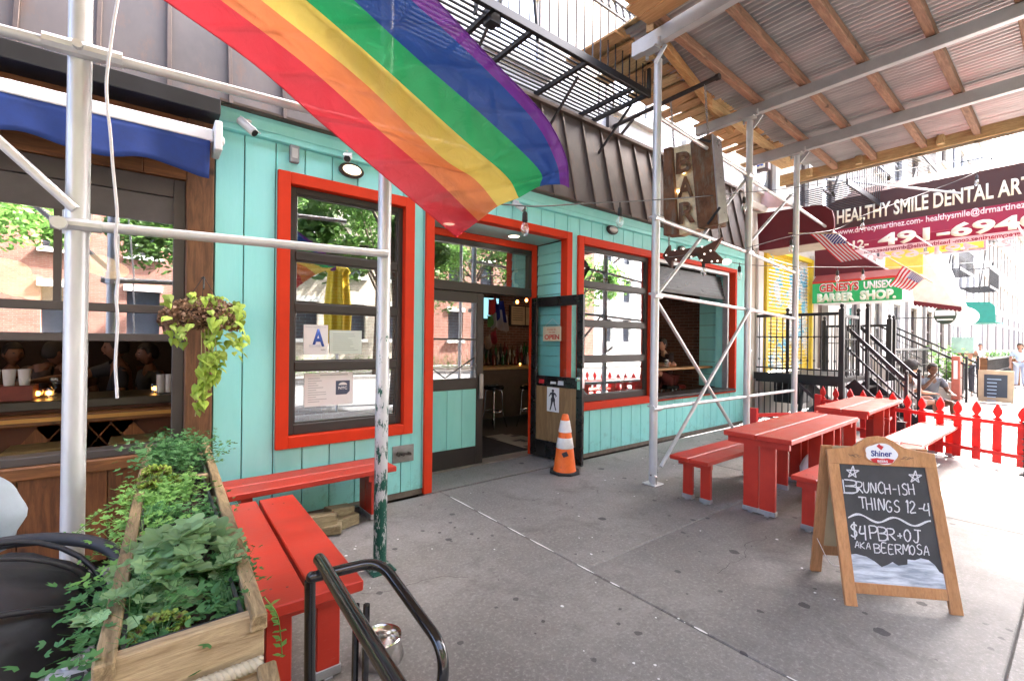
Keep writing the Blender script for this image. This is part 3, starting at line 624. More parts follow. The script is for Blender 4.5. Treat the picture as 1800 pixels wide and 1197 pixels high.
MB().box(.34, .399, 4.441, 8.4, 0, 3.3).build('side_wall', dark_int, tin); MB().box(-5.1, -5, 4.43, 8.5, 0, 3.3).build('side_wall', dark_int, tin)
MB().box(-.72, -.62, 7.9, 8.0, 0, 3.2).build('pillar', whitep, tin)
cnt = thing('bar_counter', (-1.5, 5.2, 0), 'long wooden bar counter with dark top and herringbone front inside the tavern window', 'counter')
MB().box(-4.9, .33, 5.10, 5.75, 1.015, 1.085).build('counter_top', M('dark_counter', (.05, .045, .03), .35, var=.3), cnt, bev=.006)
MB().box(-4.9, .33, 5.02, 5.12, .90, .99).build('rail_board', brown_wood(0), cnt, bev=.01); MB().box(-4.9, .33, 5.005, 5.018, .935, .965).build('inlay_strip', M('golden_wood', (.62, .33, .08), .4), cnt)
MB().box(-4.9, .33, 5.16, 5.2, 0, 1.01).build('front_board', M('red_brown', (.12, .04, .02), .5), cnt)
for i in range(34):
    a = -4.6+i*.15
    MB().prism([(a, 5.145, .45), (a+.14, 5.145, .45), (a+.14+(.32 if i % 8 < 4 else -.32), 5.145, .895), (a+(.32 if i % 8 < 4 else -.32), 5.145, .895)], (0, .012, 0)).build('plank', wood('herring', (.16, .06, .025), (.30, .12, .045), 2, .45, 1.2, knots=False, rnd=.3), cnt)
# wooden stools whose backs show above the sill
st = thing('bar_stool', (0, 0, 0), 'low wooden stool under the tavern counter', 'stool', 'wooden stools at the tavern counter')
sw = wood('stool_wood', (.16, .10, .035), (.30, .20, .08), 0, .5, 1.5)
MB().box(-.2, .2, -.16, .16, .74, .775).build('seat', sw, st, bev=.008)
for sx in (-1, 1):
    for sy in (-1, 1): MB().bar((sx*.17, sy*.13, .74), (sx*.2, sy*.16, 0), .04, .04).build('leg', sw, st)
MB().bar((-.18, -.145, .64), (.18, -.145, .64), .03, .05).bar((-.19, .15, .3), (.19, .15, .3), .03, .04).build('stretcher', sw, st)
stl = [(-.05, 4.86, 'right'), (-.62, 4.86, 'middle'), (-1.2, 4.88, 'left')]
for i, (a, b, c) in enumerate(stl):
    if i == 0: st.location = (a, b, 0); s_ = st
    else: s_ = copy_tree(st, (a, b, 0))
    s_['label'] = ['wooden stool under the counter, right of the thick scaffold post', 'wooden stool under the counter, just left of the thick scaffold post', 'wooden stool under the counter at the very left of the tavern window'][i]
# awning
aw = thing('awning', (.3, 4.0, 3.1), 'rolled up navy blue awning with white front bar over the tavern window', 'awning')
MB().box(-4, .35, 3.99, 4.04, 3.03, 3.12).build('front_bar', M('white_enamel', (.80, .80, .82), .35, var=.03, bump=0), aw, bev=.01)
MB().box(.352, .40, 3.93, 4.16, 2.96, 3.17).lathe((.40, 4.0, 3.05), [(.035, 0), (.035, .012), (.01, .02)], 10, 'x').build('arm_bracket', whitep, aw, bev=.008)
navy = M('navy_canvas', (.020, .055, .26), .75, var=.3, vscale=4, bump=.3, bscale=12)
n = 120; vs = []; fs = []
for k in range(n+1):
    x_ = -4+4.33*k/n; wv = .03*math.sin(x_*9)+.018*math.sin(x_*4.3+1)
    for j in range(7):
        t = j/6; vs.append((x_, 4.0+wv*t*1.0+.02*t+.012*math.sin(x_*23)*t, 3.035-t*(.26+.028*math.cos(2*math.pi*(x_-.33)/.62)-.025)))
for k in range(n):
    for j in range(6): a = k*7+j; fs.append((a, a+7, a+8, a+1))
o = MB().add(vs, fs).build('valance', navy, aw, smooth=True); so = o.modifiers.new('t', 'SOLIDIFY'); so.thickness = .004
MB().prism([(-4, 4.05, 3.13), (-4, 4.28, 3.22), (-4, 4.28, 3.16), (-4, 4.05, 3.07)], (4.33, 0, 0)).build('canopy', navy, aw)
# ============================================================ FIRE ESCAPE
fe = thing('fire_escape', (4.9, 4.5, 4.76), 'black iron fire escape balcony with slatted floor hanging above the metal band', 'fire escape')
zf = 4.76; xe1 = 5.03; yf = 3.57; yb = 4.52; xw = 1.2
MB().box(xw, xe1, yf-.02, yf+.02, zf, zf+.09).build('edge_beam', ironM, fe, bev=.004); MB().box(xw, xe1, yb-.02, yb+.02, zf, zf+.09).build('edge_beam', ironM, fe)
for k in range(13):
    y_ = yf+.08+k*.068; MB().box(xw, xe1-.03, y_-.012, y_+.012, zf+.05, zf+.062).build('floor_slat', ironM, fe)
for x_ in (1.3, 2.55, 3.05, 3.88, 4.72, 4.99): MB().box(x_-.022, x_+.022, yf, yb, zf-.0, zf+.048).build('cross_beam', ironM, fe)
for x_ in (2.65, 3.98, 5.0): MB().bar((x_, yf+.25, zf), (x_, yb+.05, zf-.62), .025, .025).build('bracket', ironM, fe)
# front railing
MB().box(xw, xe1, yf-.012, yf+.012, zf+.92, zf+.96).build('top_rail', ironM, fe); MB().box(xw, xe1, yf-.012, yf+.012, zf+.76, zf+.785).build('lower_rail', ironM, fe)
x_ = xw+.05; k = 0
while x_ < xe1:
    MB().tube([(x_, yf, zf+.09), (x_, yf, zf+.92)], .0085, 5).build('baluster', ironM, fe)
    c = MB(); c.tube(arc((x_+.0675, yf, zf+.852), .058, 0, 2*math.pi*15/16, 15, (1, 0, 0), (0, 0, 1)), .010, 5, closed=True)
    if x_ < xe1-.1: c.build('ring', ironM, fe)
    x_ += .135; k += 1
MB().box(xe1-.02, xe1+.01, yf, yb, zf+.92, zf+.96).build('top_rail', ironM, fe)
for k in range(7): MB().tube([(xe1, yf+.13*(k+.5), zf+.05), (xe1, yf+.13*(k+.5), zf+.92)], .0085, 5).build('baluster', ironM, fe)
MB().box(xe1-.02, xe1+.02, yf-.02, yf+.02, zf, zf+.97).build('corner_post', ironM, fe)
for dx in (0, .28): MB().bar((2.42+dx, yf+.12, zf-.03), (2.72+dx, yf+.12, 8.2), .05, .018).build('ladder_rail', ironM, fe)
for k in range(10): MB().tube([(2.44+k*.022, yf+.12, zf+.1+k*.3), (2.72+k*.022, yf+.12, zf+.1+k*.3)], .012, 5).build('rung', ironM, fe)
MB().box(2.55, 2.66, yf+.05, yf+.18, zf-.06, zf+.1).build('ladder_shoe', ironM, fe)
MB().bar((3.2, yf+.1, zf+.02), (3.05, yf+.02, zf+.6), .03, .012).tube([(3.05, yf, zf+.6), (3.05, yf, zf+.95)], .008, 6).build('latch_arm', ironM, fe)
# upper balcony
MB().box(xw, 4.6, yf, yf+.04, 7.6, 7.7).build('edge_beam', ironM, fe)

# ============================================================ BAR SIGN, ROD, ARROW
XS = 5.55
rust = None
def mk_rust():
    t = NT('rusty_sheet'); v = t.coord(); n = t.noise(v, 5, 7, .7); n2 = t.noise(t.coord((2, 2, .6)), 7, 7, .75)
    c = t.mix(t.ramp(n, .35, .65), (.10, .045, .022), (.23, .115, .06)); c = t.mix(t.ramp(n2, .5, .68), c, (.20, .19, .15)); c = t.mix(t.ramp(n, .66, .74), c, (.28, .05, .02))
    t.l(c, t.b.inputs['Base Color']); t.set(Roughness=.75, Metallic=.25); t.bump(n2, .4, .006); return t.m
rust = mk_rust()
P = lambda px, py, x=XS: atX(px, py, x)
rod = thing('sign_bracket', (XS, 4.6, 4.9), 'dark iron pole sticking out above the pavement to carry the rusty hanging sign', 'bracket')
MB().tube([(XS, 4.66, 4.90), (XS, 2.95, 4.93)], .030, 10).tube([(XS, 2.95, 4.93), (XS, 2.90, 4.93)], .04, 10).build('rod', M('rusty_iron', (.045, .035, .032), .6, .4, var=.3), rod)
MB().bar((XS, 4.58, 4.62), (XS, 4.2, 4.88), .03, .03).box(XS-.12, XS+.12, 4.56, 4.62, 4.7, 5.05).build('wall_plate', MATS['rusty_iron'], rod)
def chain(a, b, par=None, name='chain', r=.0055, link=.045, **kw):
    a, b = Vector(a), Vector(b); n = max(2, int((b-a).length/(link*.72))); m = MB(); d = (b-a).normalized(); s1 = d.cross(Vector((1, 0.01, 0))).normalized(); s2 = d.cross(s1)
    for k in range(n):
        c = a+(b-a)*(k+.5)/n; sd_ = s1 if k % 2 else s2
        m.tube([c+d*math.cos(t*math.pi/4)*link*.5+sd_*math.sin(t*math.pi/4)*link*.28 for t in range(8)], r, 5, closed=True)
    return m.build(name, M('chain_steel', (.32, .30, .28), .4, .7, var=.3), par, smooth=True, **kw)
bs = thing('hanging_sign', (XS, 3.3, 3.7), 'rusty metal box sign with cut out upright letters B A R hanging on chains', 'sign')
tl, tm1, tm2, tr_, bl, bm1, bm2, br_ = P(1166, 262), P(1180, 258), P(1213, 249), P(1250, 236), P(1166, 414), P(1190, 412), P(1226, 401), P(1262, 394)
yl, yr = tl.y, 3.0
zt_l, zt_r, zb_l, zb_r = tl.z, tr_.z, bl.z, br_.z
def facepoly(p, q, r_, s_, th): return MB().prism([p, q, r_, s_], (th, 0, 0))
MB().prism([tl, tm1, bm1, bl], (.22, 0, 0)).build('side_panel', rust, bs, bev=.004)
MB().prism([tm2, tr_, br_, bm2], (.22, 0, 0)).build('side_panel', rust, bs, bev=.004)
dz_ = Vector((.06, 0, 0)); MB().prism([tm1+dz_, tm2+dz_, bm2+dz_, bm1+dz_], (.14, 0, 0)).build('letter_backing', M('aged_brass', (.80, .66, .42), .4, .2, var=.4, vscale=7), bs)
MB().prism([tr_+Vector((.005, -.002, 0)), tr_+Vector((.16, -.035, -.05)), br_+Vector((.16, -.035, .05)), br_+Vector((.005, -.002, 0))], (.0, -.015, 0)).build('edge_plate', M('polished_steel', (.42, .40, .42), .3, .7, var=.25, vscale=5), bs)
MB().bar(br_+Vector((-.01, .13, .02)), br_+Vector((-.01, -.03, .2)), .012, .03).build('corner_strap', ironM, bs); MB().bar(tr_+Vector((-.01, .14, -.02)), tr_+Vector((-.01, .0, -.1)), .012, .03).build('corner_strap', ironM, bs)
cuts = [('B', 264, 303), ('A', 308, 346), ('R', 352, 391)]
for ch_, py0, py1 in cuts:
    f = (py1-258)/(412-258); A = P(1181+9*f+3, py1+2, XS-.003); B = P(1213+12*f-2, py1-3, XS-.003); A.x = B.x = XS+.012
    text(ch_, A, B, (0, 0, 1), (py1-py0)/805*5.6*1.0, rust, bs, 'letter', depth=0, bold=.035)
bl_ = emit('warm_glow', (1, .66, .3), 1.6)
MB().ball((XS+.055, (tm1.y+tm2.y)/2+.06, P(1205, 330).z), .018).build('bulb', bl_, bs); MB().ball((XS+.055, (tm1.y+tm2.y)/2-.02, P(1205, 300).z), .015).build('bulb', bl_, bs)
chain((XS+.1, P(1178, 262).y, P(1178, 262).z), (XS, P(1178, 262).y, 4.90), bs); chain((XS+.1, P(1238, 240).y, P(1238, 240).z), (XS, P(1238, 240).y, 4.92), bs)
ar = thing('arrow_sign', (XS, 3.2, 2.85), 'rusty flat arrow sign pointing left with rows of small bulbs', 'sign')
ap = [(1164, 450), (1176, 430), (1177, 441), (1238, 433), (1269, 417), (1254, 441), (1277, 463), (1233, 463), (1224, 449), (1190, 460), (1181, 458), (1180, 471)]
pts = [P(*q) for q in ap]; MB().prism(pts, (.05, 0, 0)).build('plate', M('rusty_brown', (.10, .045, .03), .7, .2, var=.3, vscale=8), ar, bev=.003)
ab = emit('dim_bulb', (1, .9, .75), .12)
for q in ((1172, 449), (1187, 440), (1202, 438), (1219, 436), (1235, 434), (1248, 423), (1250, 441), (1239, 447), (1234, 458), (1252, 460), (1216, 452), (1203, 454), (1189, 457), (1262, 459)):
    c = P(*q); MB().ball((XS-.012, c.y, c.z), .013, 8, 5).build('bulb', ab, ar)
c = P(1282, 460); MB().lathe((XS, c.y+.07, c.z), [(.03, 0), (.035, -.05), (.01, -.09)], 10, 'y').build('bulb', emit('lit_bulb', (1, .8, .5), .6), ar)
chain(P(1176, 432), P(1176, 415), ar, r=.004); chain(P(1264, 419), P(1264, 397), ar, r=.004)

# ============================================================ RAINBOW FLAG
rows = [[(288, 0), (387, 0), (458, 0), (537, 0), (621, 0), (722, 0), (767, 0)],
        [(442, 109), (535, 113), (633, 140), (661, 107), (727, 98), (836, 105), (860, 101)],
        [(564, 215), (673, 235), (771, 272), (807, 239), (848, 203), (937, 211), (953, 199)],
        [(690, 322), (762, 312), (835, 316), (888, 308), (945, 296), (977, 284), (993, 272)],
        [(803, 417), (841, 389), (875, 363), (912, 348), (949, 328), (985, 325), (1000, 330)]]
deps = [2.15, 2.36, 2.55, 2.72, 2.86]
rows = [[(2.0*rows[0][i][0]-rows[1][i][0], 2.0*rows[0][i][1]-rows[1][i][1]) for i in range(7)]]+rows; deps = [1.98]+deps
# grid of control curves down each boundary then across
nu, sub = 100, 10
cols_ = []
for i in range(7):
    pp = catmull([(rows[r][i][0], rows[r][i][1], deps[r]+.02*i) for r in range(6)], nu//5); cols_.append(pp)
nr = len(cols_[0]); grid = []
for r in range(nr):
    cc = catmull([cols_[i][r] for i in range(7)], sub); grid.append(cc)
nc = len(grid[0]); vs = []; fs = []; m = MB()
for r in range(nr):
    for c_ in range(nc):
        p = grid[r][c_]; a, b = r/nr, c_/nc
        crease = .022*(abs(((a*7) % 1)-.5)*2)**8+.018*(abs(((b*4+.1) % 1)-.5)*2)**8
        dp = p.z+.035*math.sin(7*b+5*a)*(.3+a)+.012*math.sin(19*b+11*a)+crease-.10*math.exp(-((a-1.0)/.05)**2)*math.sin(9*b)
        vs.append(atD(p.x, p.y, dp))
fl = thing('rainbow_flag', tuple(atD(288, 0, 2.15)), 'large six-striped rainbow flag blowing across the top of the shopfront', 'flag')
cols6 = [(.56, .036, .052), (.74, .23, .08), (.80, .62, .13), (.03, .46, .16), (.03, .095, .38), (.20, .045, .36)]
fmats = []
for i, c in enumerate(cols6):
    t = NT('flag_cloth_%d' % i); t.t.nodes.remove(t.b); n = t.noise(t.coord(), 3, 4, .6); cc = t.mix(t.ramp(n, .3, .7), tuple(x*.9 for x in c), c)
    df = t.n('BsdfDiffuse'); tl_ = t.n('BsdfTranslucent'); t.l(cc, df.inputs[0]); t.l(cc, tl_.inputs[0]); mx = t.n('MixShader'); mx.inputs[0].default_value = .42
    t.l(df.outputs[0], mx.inputs[1]); t.l(tl_.outputs[0], mx.inputs[2]); g = t.n('BsdfGlossy'); g.inputs['Roughness'].default_value = .35; g.inputs[0].default_value = (.9, .9, .95, 1); m3 = t.n('MixShader'); m3.inputs[0].default_value = .015
    tp = t.n('BsdfTransparent'); m4 = t.n('MixShader'); m4.inputs[0].default_value = .05
    t.l(mx.outputs[0], m4.inputs[1]); t.l(tp.outputs[0], m4.inputs[2])
    t.l(m4.outputs[0], m3.inputs[1]); t.l(g.outputs[0], m3.inputs[2]); t.l(m3.outputs[0], t.out.inputs[0])
    bp = t.n('Bump'); bp.inputs['Strength'].default_value = .6; bp.inputs['Distance'].default_value = .02; t.l(t.noise(t.coord((1, 1, 1)), 9, 7, .62, 1.2), bp.inputs['Height'])
    for nd in (df, tl_, g): t.l(bp.outputs[0], nd.inputs['Normal'])
    fmats.append(t.m)
for i in range(6):
    m = MB(); c0, c1 = i*sub, (i+1)*sub; idx = {}
    for r in range(nr):
        for c_ in range(c0, c1+1): idx[(r, c_)] = len(m.v); m.v.append(tuple(vs[r*nc+c_]))
    for r in range(nr-1):
        for c_ in range(c0, c1): m.f.append((idx[(r, c_)], idx[(r+1, c_)], idx[(r+1, c_+1)], idx[(r, c_+1)])); m.mi.append(0)
    m.build('stripe', fmats[i], fl, smooth=True)
MB().tube([vs[r*nc]+Vector((0, 0, -.001)) for r in range(nr)], .0035, 5).build('hem', fmats[0], fl, smooth=True); MB().tube([vs[r*nc+nc-1] for r in range(nr)], .0035, 5).build('hem', fmats[5], fl, smooth=True)
hoist = [vs[c_] for c_ in range(nc)]
fp0, fp1 = Vector(hoist[0]), Vector(hoist[-1]); dd = (fp1-fp0).normalized()
MB().tube([fp0-dd*.15, fp1+dd*.3], .014, 8).tube([fp1+dd*.3, (fp1+dd*.3)+Vector((.25, 1.9, .2))], .014, 8).build('flagpole', whitep, fl)

# ============================================================ FURNITURE: red slab benches and tables
galvf = M('galvanised_bracket', (.35, .36, .38), .5, .6, var=.3)
screwm = M('screw_head', (.20, .08, .07), .4, .5, bump=0)
def bench(name, L_, W_, ht, rail_th, legs, label, cat, loc, rz=0, group=None, legw=.10, boards=2, gap=.012, feet=True, leg_d=.045):
    """local: x along, y across, origin on the ground at the centre"""
    t = thing(name, (0, 0, 0), label, cat, group); bw = (W_-gap*(boards-1))/boards
    for k in range(boards):
        y0 = -W_/2+k*(bw+gap); MB().box(-L_/2, L_/2, y0, y0+bw, ht-rail_th, ht).build('plank', redt, t, bev=.005)
    for x_ in legs:
        for sx_, sy_ in ((-.012, -.3), (.012, -.16), (-.01, .16), (.012, .3)): MB().lathe((x_+sx_, W_*sy_, ht), [(.006, 0), (.006, .0012), (0, .0014)], 8).build('screw', screwm, t)
        for s in (-1, 1):
            yy = s*(W_*.235) if legw < .12 else s*(legw/2+.006)
            l = MB().box(x_-leg_d/2, x_+leg_d/2, yy-legw/2, yy+legw/2, .02, ht-rail_th-.001).build('leg', redt, t, bev=.004)
            if feet: MB().box(x_-leg_d/2-.006, x_+leg_d/2+.006, yy-legw/2-.006, yy+legw/2+.006, .012, .055).box(x_-leg_d/2-.01, x_+leg_d/2+.01, yy-.02, yy+.02, .0, .012).build('foot_bracket', galvf, l, bev=.003)
        MB().box(x_-leg_d/2-.04, x_-leg_d/2-.001, -W_/2+.03, W_/2-.03, ht-rail_th-.06, ht-rail_th-.001).build('cross_rail', redt, t)
    t.location = loc; t.rotation_euler = (0, 0, rz); return t
bench('bench', 1.72, .405, .46, .04, (-.68, .66), 'low red slab bench between the scaffold post and the nearest red table', 'bench', (5.03, 2.47, 0), rad(.5), 'red slab benches')
t1 = bench('table', 2.08, .60, .752, .045, (-.94, .94), 'tall red slab table standing in the middle of the outdoor seating', 'table', (5.45, 1.955, 0), rad(1.6), 'red slab tables', legw=.135)
for x_ in (.30, .62): pass
for xx_ in (.05, .45, .68):
    for s in (-1, 1):
        l = MB().box(xx_-.02, xx_+.02, s*.16-.06, s*.16+.06, .02, .70).build('leg', redt, t1, bev=.004)
        MB().box(xx_-.026, xx_+.026, s*.16-.066, s*.16+.066, .0, .05).build('foot_bracket', galvf, l)
t2 = bench('table', 2.08, .60, .752, .045, (-.94, .94), 'tall red slab table further back, next to the picket fence', 'table', (8.18, 2.08, 0), rad(2.2), 'red slab tables', legw=.135)
for xx_ in (.2, .55):
    l = MB().box(xx_-.02, xx_+.02, -.22, -.10, .0, .70).build('leg', redt, t2, bev=.004)
bench('bench', 2.45, .40, .475, .04, (-1.12, 1.0), 'red slab bench behind the chalkboard, nearer half of the row', 'bench', (5.56, 1.375, 0), rad(-1.2), 'red slab benches')
b3 = bench('bench', 2.62, .40, .475, .04, (-1.0, .95), 'sun-bleached red slab bench ending at the picket fence with a paint splash on top', 'bench', (8.12, 1.36, 0), rad(-.5), 'red slab benches')
MB().prism([(-.12+.06*math.cos(a)*(1+.5*math.sin(5*a)), -.1+.05*math.sin(a)*(1+.4*math.cos(3*a)), .4755) for a in [i*.35 for i in range(18)]], (0, 0, .003)).build('paint_splash', M('bright_red_splash', (.70, .02, .012), .4), b3)
bench('bench', .95, .34, .50, .04, (-.35, .35), 'short red bench set crosswise against the picket fence', 'bench', (8.75, 2.35, 0), rad(97), 'red slab benches')
bench('bench', 1.30, .42, .465, .045, (-.50, .47), 'red slab bench against the turquoise wall below the first window', 'bench', (1.09, 4.05, 0), rad(1.5), 'red slab benches', legw=.13)
bench('bench', 1.46, .45, .485, .05, (-.58, .58), 'big red slab bench beside the wooden planter, its gap pointing at the wall', 'bench', (.575, 2.82, 0), rad(89), 'red slab benches', legw=.105, gap=.018)
# timber offcuts and dark box by the wall bench
tim = wood('weathered_beam', (.22, .17, .09), (.34, .28, .16), 0, .8, 1.5)
lu = thing('timber_pile', (1.1, 4.02, 0), 'short weathered timber offcuts dumped under the wall bench', 'timber')
MB().bar((.78, 3.86, .16), (1.22, 3.88, .10), .10, .12).build('beam', tim, lu, bev=.006); MB().bar((1.15, 3.9, .045), (1.42, 3.98, .05), .12, .09).build('beam', tim, lu, bev=.006); MB().bar((1.18, 3.98, .14), (1.40, 4.04, .11), .12, .07).build('beam', tim, lu, bev=.006); MB().bar((1.0, 3.92, .045), (1.25, 3.82, .05), .10, .07).build('beam', tim, lu, bev=.006)
MB().box(1.42, 1.50, 4.08, 4.16, 0, .09).build('dark_box', ironM, None, label='small dark bait box on the ground behind the leg of the wall bench', cat='box', bev=.008)
# ---------------- picket fence
FX0, FY0, FX1, FY1 = 9.52, 3.35, 8.60, .35
def fpt(y): return FX0+(FX1-FX0)*(FY0-y)/(FY0-FY1)
fn = thing('picket_fence', (9.1, 1.9, 0), 'red picket fence with pointed spade tops closing off the seating', 'fence')
fred = M('fence_red', (.66, .030, .028), .45, var=.12, bump=.1)
fdir = Vector((FX1-FX0, FY1-FY0, 0)).normalized(); fnn = Vector((-fdir.y, fdir.x, 0))
for z_ in (.60, .20): MB().bar((fpt(3.0), 3.0, z_), (fpt(.35), .35, z_), .035, .055).build('rail', fred, fn, bev=.003)
prof = [(-.045, .06), (.045, .06), (.045, .655), (.018, .675), (.032, .70), (.048, .735), (.044, .775), (.02, .825), (.0, .86), (-.02, .825), (-.044, .775), (-.048, .735), (-.032, .70), (-.018, .675), (-.045, .655)]
pk = None
ypk = [2.98, 2.76, 2.54, 2.34, 2.13, 1.94, 1.75, 1.56, 1.37, 1.18, .98, .78, .56]
for y_ in ypk:
    c = Vector((fpt(y_), y_, 0))-fnn*.012 if False else Vector((fpt(y_), y_, 0))+fnn*.03
    tl3, hh_ = random.uniform(-.018, .018), random.uniform(.97, 1.02)
    MB().prism([c+fdir*(a+tl3*z_)+Vector((0, 0, z_*hh_)) for a, z_ in prof], fnn*.022).build('picket', fred, fn, bev=.002)
cpst = MB().box(fpt(3.0)-.05, fpt(3.0)+.05, 2.98, 3.08, 0, .70).build('post', fred, fn)
MB().bar((fpt(3.0), 3.0, .36), (7.95, 3.50, .40), .04, .06).build('side_rail', fred, fn); MB().box(7.91, 7.99, 3.45, 3.55, 0, .52).build('post', fred, fn)
for x_, y_, h_, lb in ((8.60, .48, .64, 'black iron post with a flat foot at the street end of the picket fence'), (8.35, 1.66, .50, 'short black post behind the legs of the bleached bench')):
    pt = thing('fence_post', (x_, y_, 0), lb, 'post'); MB().box(x_-.04, x_+.04, y_-.04, y_+.04, .02, h_).build('shaft', ironM, pt, bev=.004); MB().box(x_-.12, x_+.14, y_-.07, y_+.07, 0, .02).box(x_-.16, x_+.1, y_-.16, y_-.1, 0, .045).build('foot', ironM, pt); MB().box(x_-.05, x_+.05, y_-.05, y_+.05, h_, h_+.02).build('cap', ironM, pt)
    if h_ > .6:
        m = MB(); m.tube([(x_+.05*math.cos(k*1.1), y_+.05*math.sin(k*1.1), .08+.012*k) for k in range(36)], .009, 5); m.build('wrapped_chain', ironM, pt, smooth=True)
# white carrier bag below the table
m = MB(); m.ball((5.95, 1.98, .17), (.22, .09, .16), 14, 9)
random.seed(3)
m.v = [(v[0]+random.uniform(-.02, .02), v[1]+random.uniform(-.015, .015), max(.004, v[2]+random.uniform(-.03, .03))) for v in m.v]
m.build('carrier_bag', M('thin_white_plastic', (.72, .70, .74), .35, var=.1, vscale=5, bump=.4, bscale=12), None, smooth=True, label='crumpled pale plastic bag lying under the middle red table', cat='bag')

# ============================================================ TRAFFIC CONE
cx_, cy_ = 3.99, 3.985
cn = thing('traffic_cone', (cx_, cy_, 0), 'scuffed orange traffic cone with two white bands by the open door', 'cone')
def mk_cone():
    t = NT('cone_plastic'); v = t.coord(); n = t.noise(v, 9, 5, .65); n2 = t.noise(v, 22, 5, .7)
    c = t.mix(t.ramp(n, .3, .7), (.80, .12, .012), (.95, .19, .03)); c = t.mix(t.ramp(n2, .62, .72, (0,)*3+(1,), (.6,)*3+(1,)), c, (.18, .08, .05)); t.l(c, t.b.inputs['Base Color']); t.set(Roughness=.45); return t.m
oc = mk_cone()
MB().lathe((cx_, cy_, 0), [(.142, .028), (.136, .05), (.118, .19), (.112, .25), (.075, .50), (.072, .525), (.050, .655), (.040, .70), (.032, .712)], 28).build('body', oc, cn, smooth='auto')
wb = M('reflective_band', (.74, .72, .70), .4, var=.15, vscale=20)
MB().lathe((cx_, cy_, 0), [(.1055, .305), (.1085, .31), (.090, .425), (.086, .43)], 28).build('band', wb, cn, smooth='auto'); MB().lathe((cx_, cy_, 0), [(.079, .497), (.0815, .50), (.0585, .635), (.055, .638)], 28).build('band', wb, cn, smooth='auto')
b_ = []
for k in range(8): a = math.pi/8+k*math.pi/4; b_.append((cx_+.19*math.cos(a)/math.cos(math.pi/8)*.94, cy_+.19*math.sin(a)/math.cos(math.pi/8)*.94, .002))
MB().prism(b_, (0, 0, .028)).build('base', M('black_rubber', (.02, .02, .021), .7, var=.3), cn, bev=.006)
tocam = Vector((-cx_, -cy_, 0)).normalized(); sdv = Vector((-tocam.y, tocam.x, 0))
c = Vector((cx_, cy_, .24))+tocam*.121; MB().prism([c+sdv*-.04+Vector((0, 0, .02)), c+sdv*-.015+Vector((0, 0, -.03)), c+sdv*.045+Vector((0, 0, -.005)), c+sdv*.02+Vector((0, 0, .045))][::-1], tocam*.003).build('sticker', inkblack, cn)
c = c+tocam*.004; text('BAR', c+sdv*.028+Vector((0, 0, .0)), c-sdv*.02+Vector((0, 0, -.0)), Vector((0, 0, 1)), .018, whitep, cn) if False else None

# ============================================================ CHALKBOARD A-FRAME
A0, A1 = Vector((3.378, .905, 0)), Vector((3.782, .475, 0)); u = (A1-A0).normalized(); nb = Vector((-u.y, u.x, 0));
if nb.dot(Vector((1, 1, 0))) < 0: nb = -nb
Wb = (A1-A0).length+.05; A0 = A0-u*.025
lean = Vector((nb.x*.27, nb.y*.27, 1)).normalized(); lf = -nb; fnrm = u.cross(lean).normalized()
if fnrm.dot(Vector((-1, -1, 0))) < 0: fnrm = -fnrm
sb = thing('chalkboard_sign', tuple((A0+A1)/2+nb*.17), 'wooden A-frame chalkboard with brunch prices and a round crest on top', 'sign')
maple = wood('maple_frame', (.42, .19, .075), (.54, .27, .12), 2, .42, .8, knots=False, bump=.1)
def Q(a, b, o=0): return A0+u*(a)+lean*b+fnrm*o            # a across, b up along the board, o out of the face
Hb = .955; ww = .068
def slab(pl, o0, th, name, mat, par, bev=.003): return MB().prism([Q(a, b, o0) for a, b in pl], -fnrm*th).build(name, mat, par, bev=bev)
slab([(0, 0), (ww, 0), (ww, Hb-.06), (0, Hb-.05)], 0, .022, 'leg', maple, sb); slab([(Wb-ww, 0), (Wb, 0), (Wb, Hb-.05), (Wb-ww, Hb-.06)], 0, .022, 'leg', maple, sb)
slab([(ww, .075), (Wb-ww, .075), (Wb-ww, .138), (ww, .138)], -.001, .02, 'lower_rail', maple, sb)
cw = Wb/2; top = [(0, Hb-.105), (Wb, Hb-.105)]
crest = [(Wb, Hb-.02), (Wb-.10, Hb-.005), (Wb-.17, Hb+.01), (Wb-.22, Hb+.045)]+[(cw+.10*math.cos(a), Hb+.03+.05*math.sin(a)) for a in [rad(d) for d in (30, 60, 90, 120, 150)]]+[(.22, Hb+.045), (.17, Hb+.01), (.10, Hb-.005), (0, Hb-.02)]
slab([(0, Hb-.11), (Wb, Hb-.11)]+crest, .002, .024, 'head_board', maple, sb)
boardm = None
def mk_board():
    t = NT('chalk_slate'); v = t.coord(); n = t.noise(v, 4, 6, .7); c = t.mix(t.ramp(n, .4, .8, (0,)*3+(1,), (.35,)*3+(1,)), (.032, .034, .040), (.12, .12, .13)); t.l(c, t.b.inputs['Base Color']); t.set(Roughness=.55); return t.m
slab([(ww-.008, .13), (Wb-ww+.008, .13), (Wb-ww+.008, Hb-.10), (ww-.008, Hb-.10)], -.008, .01, 'slate', mk_board(), sb, bev=0)
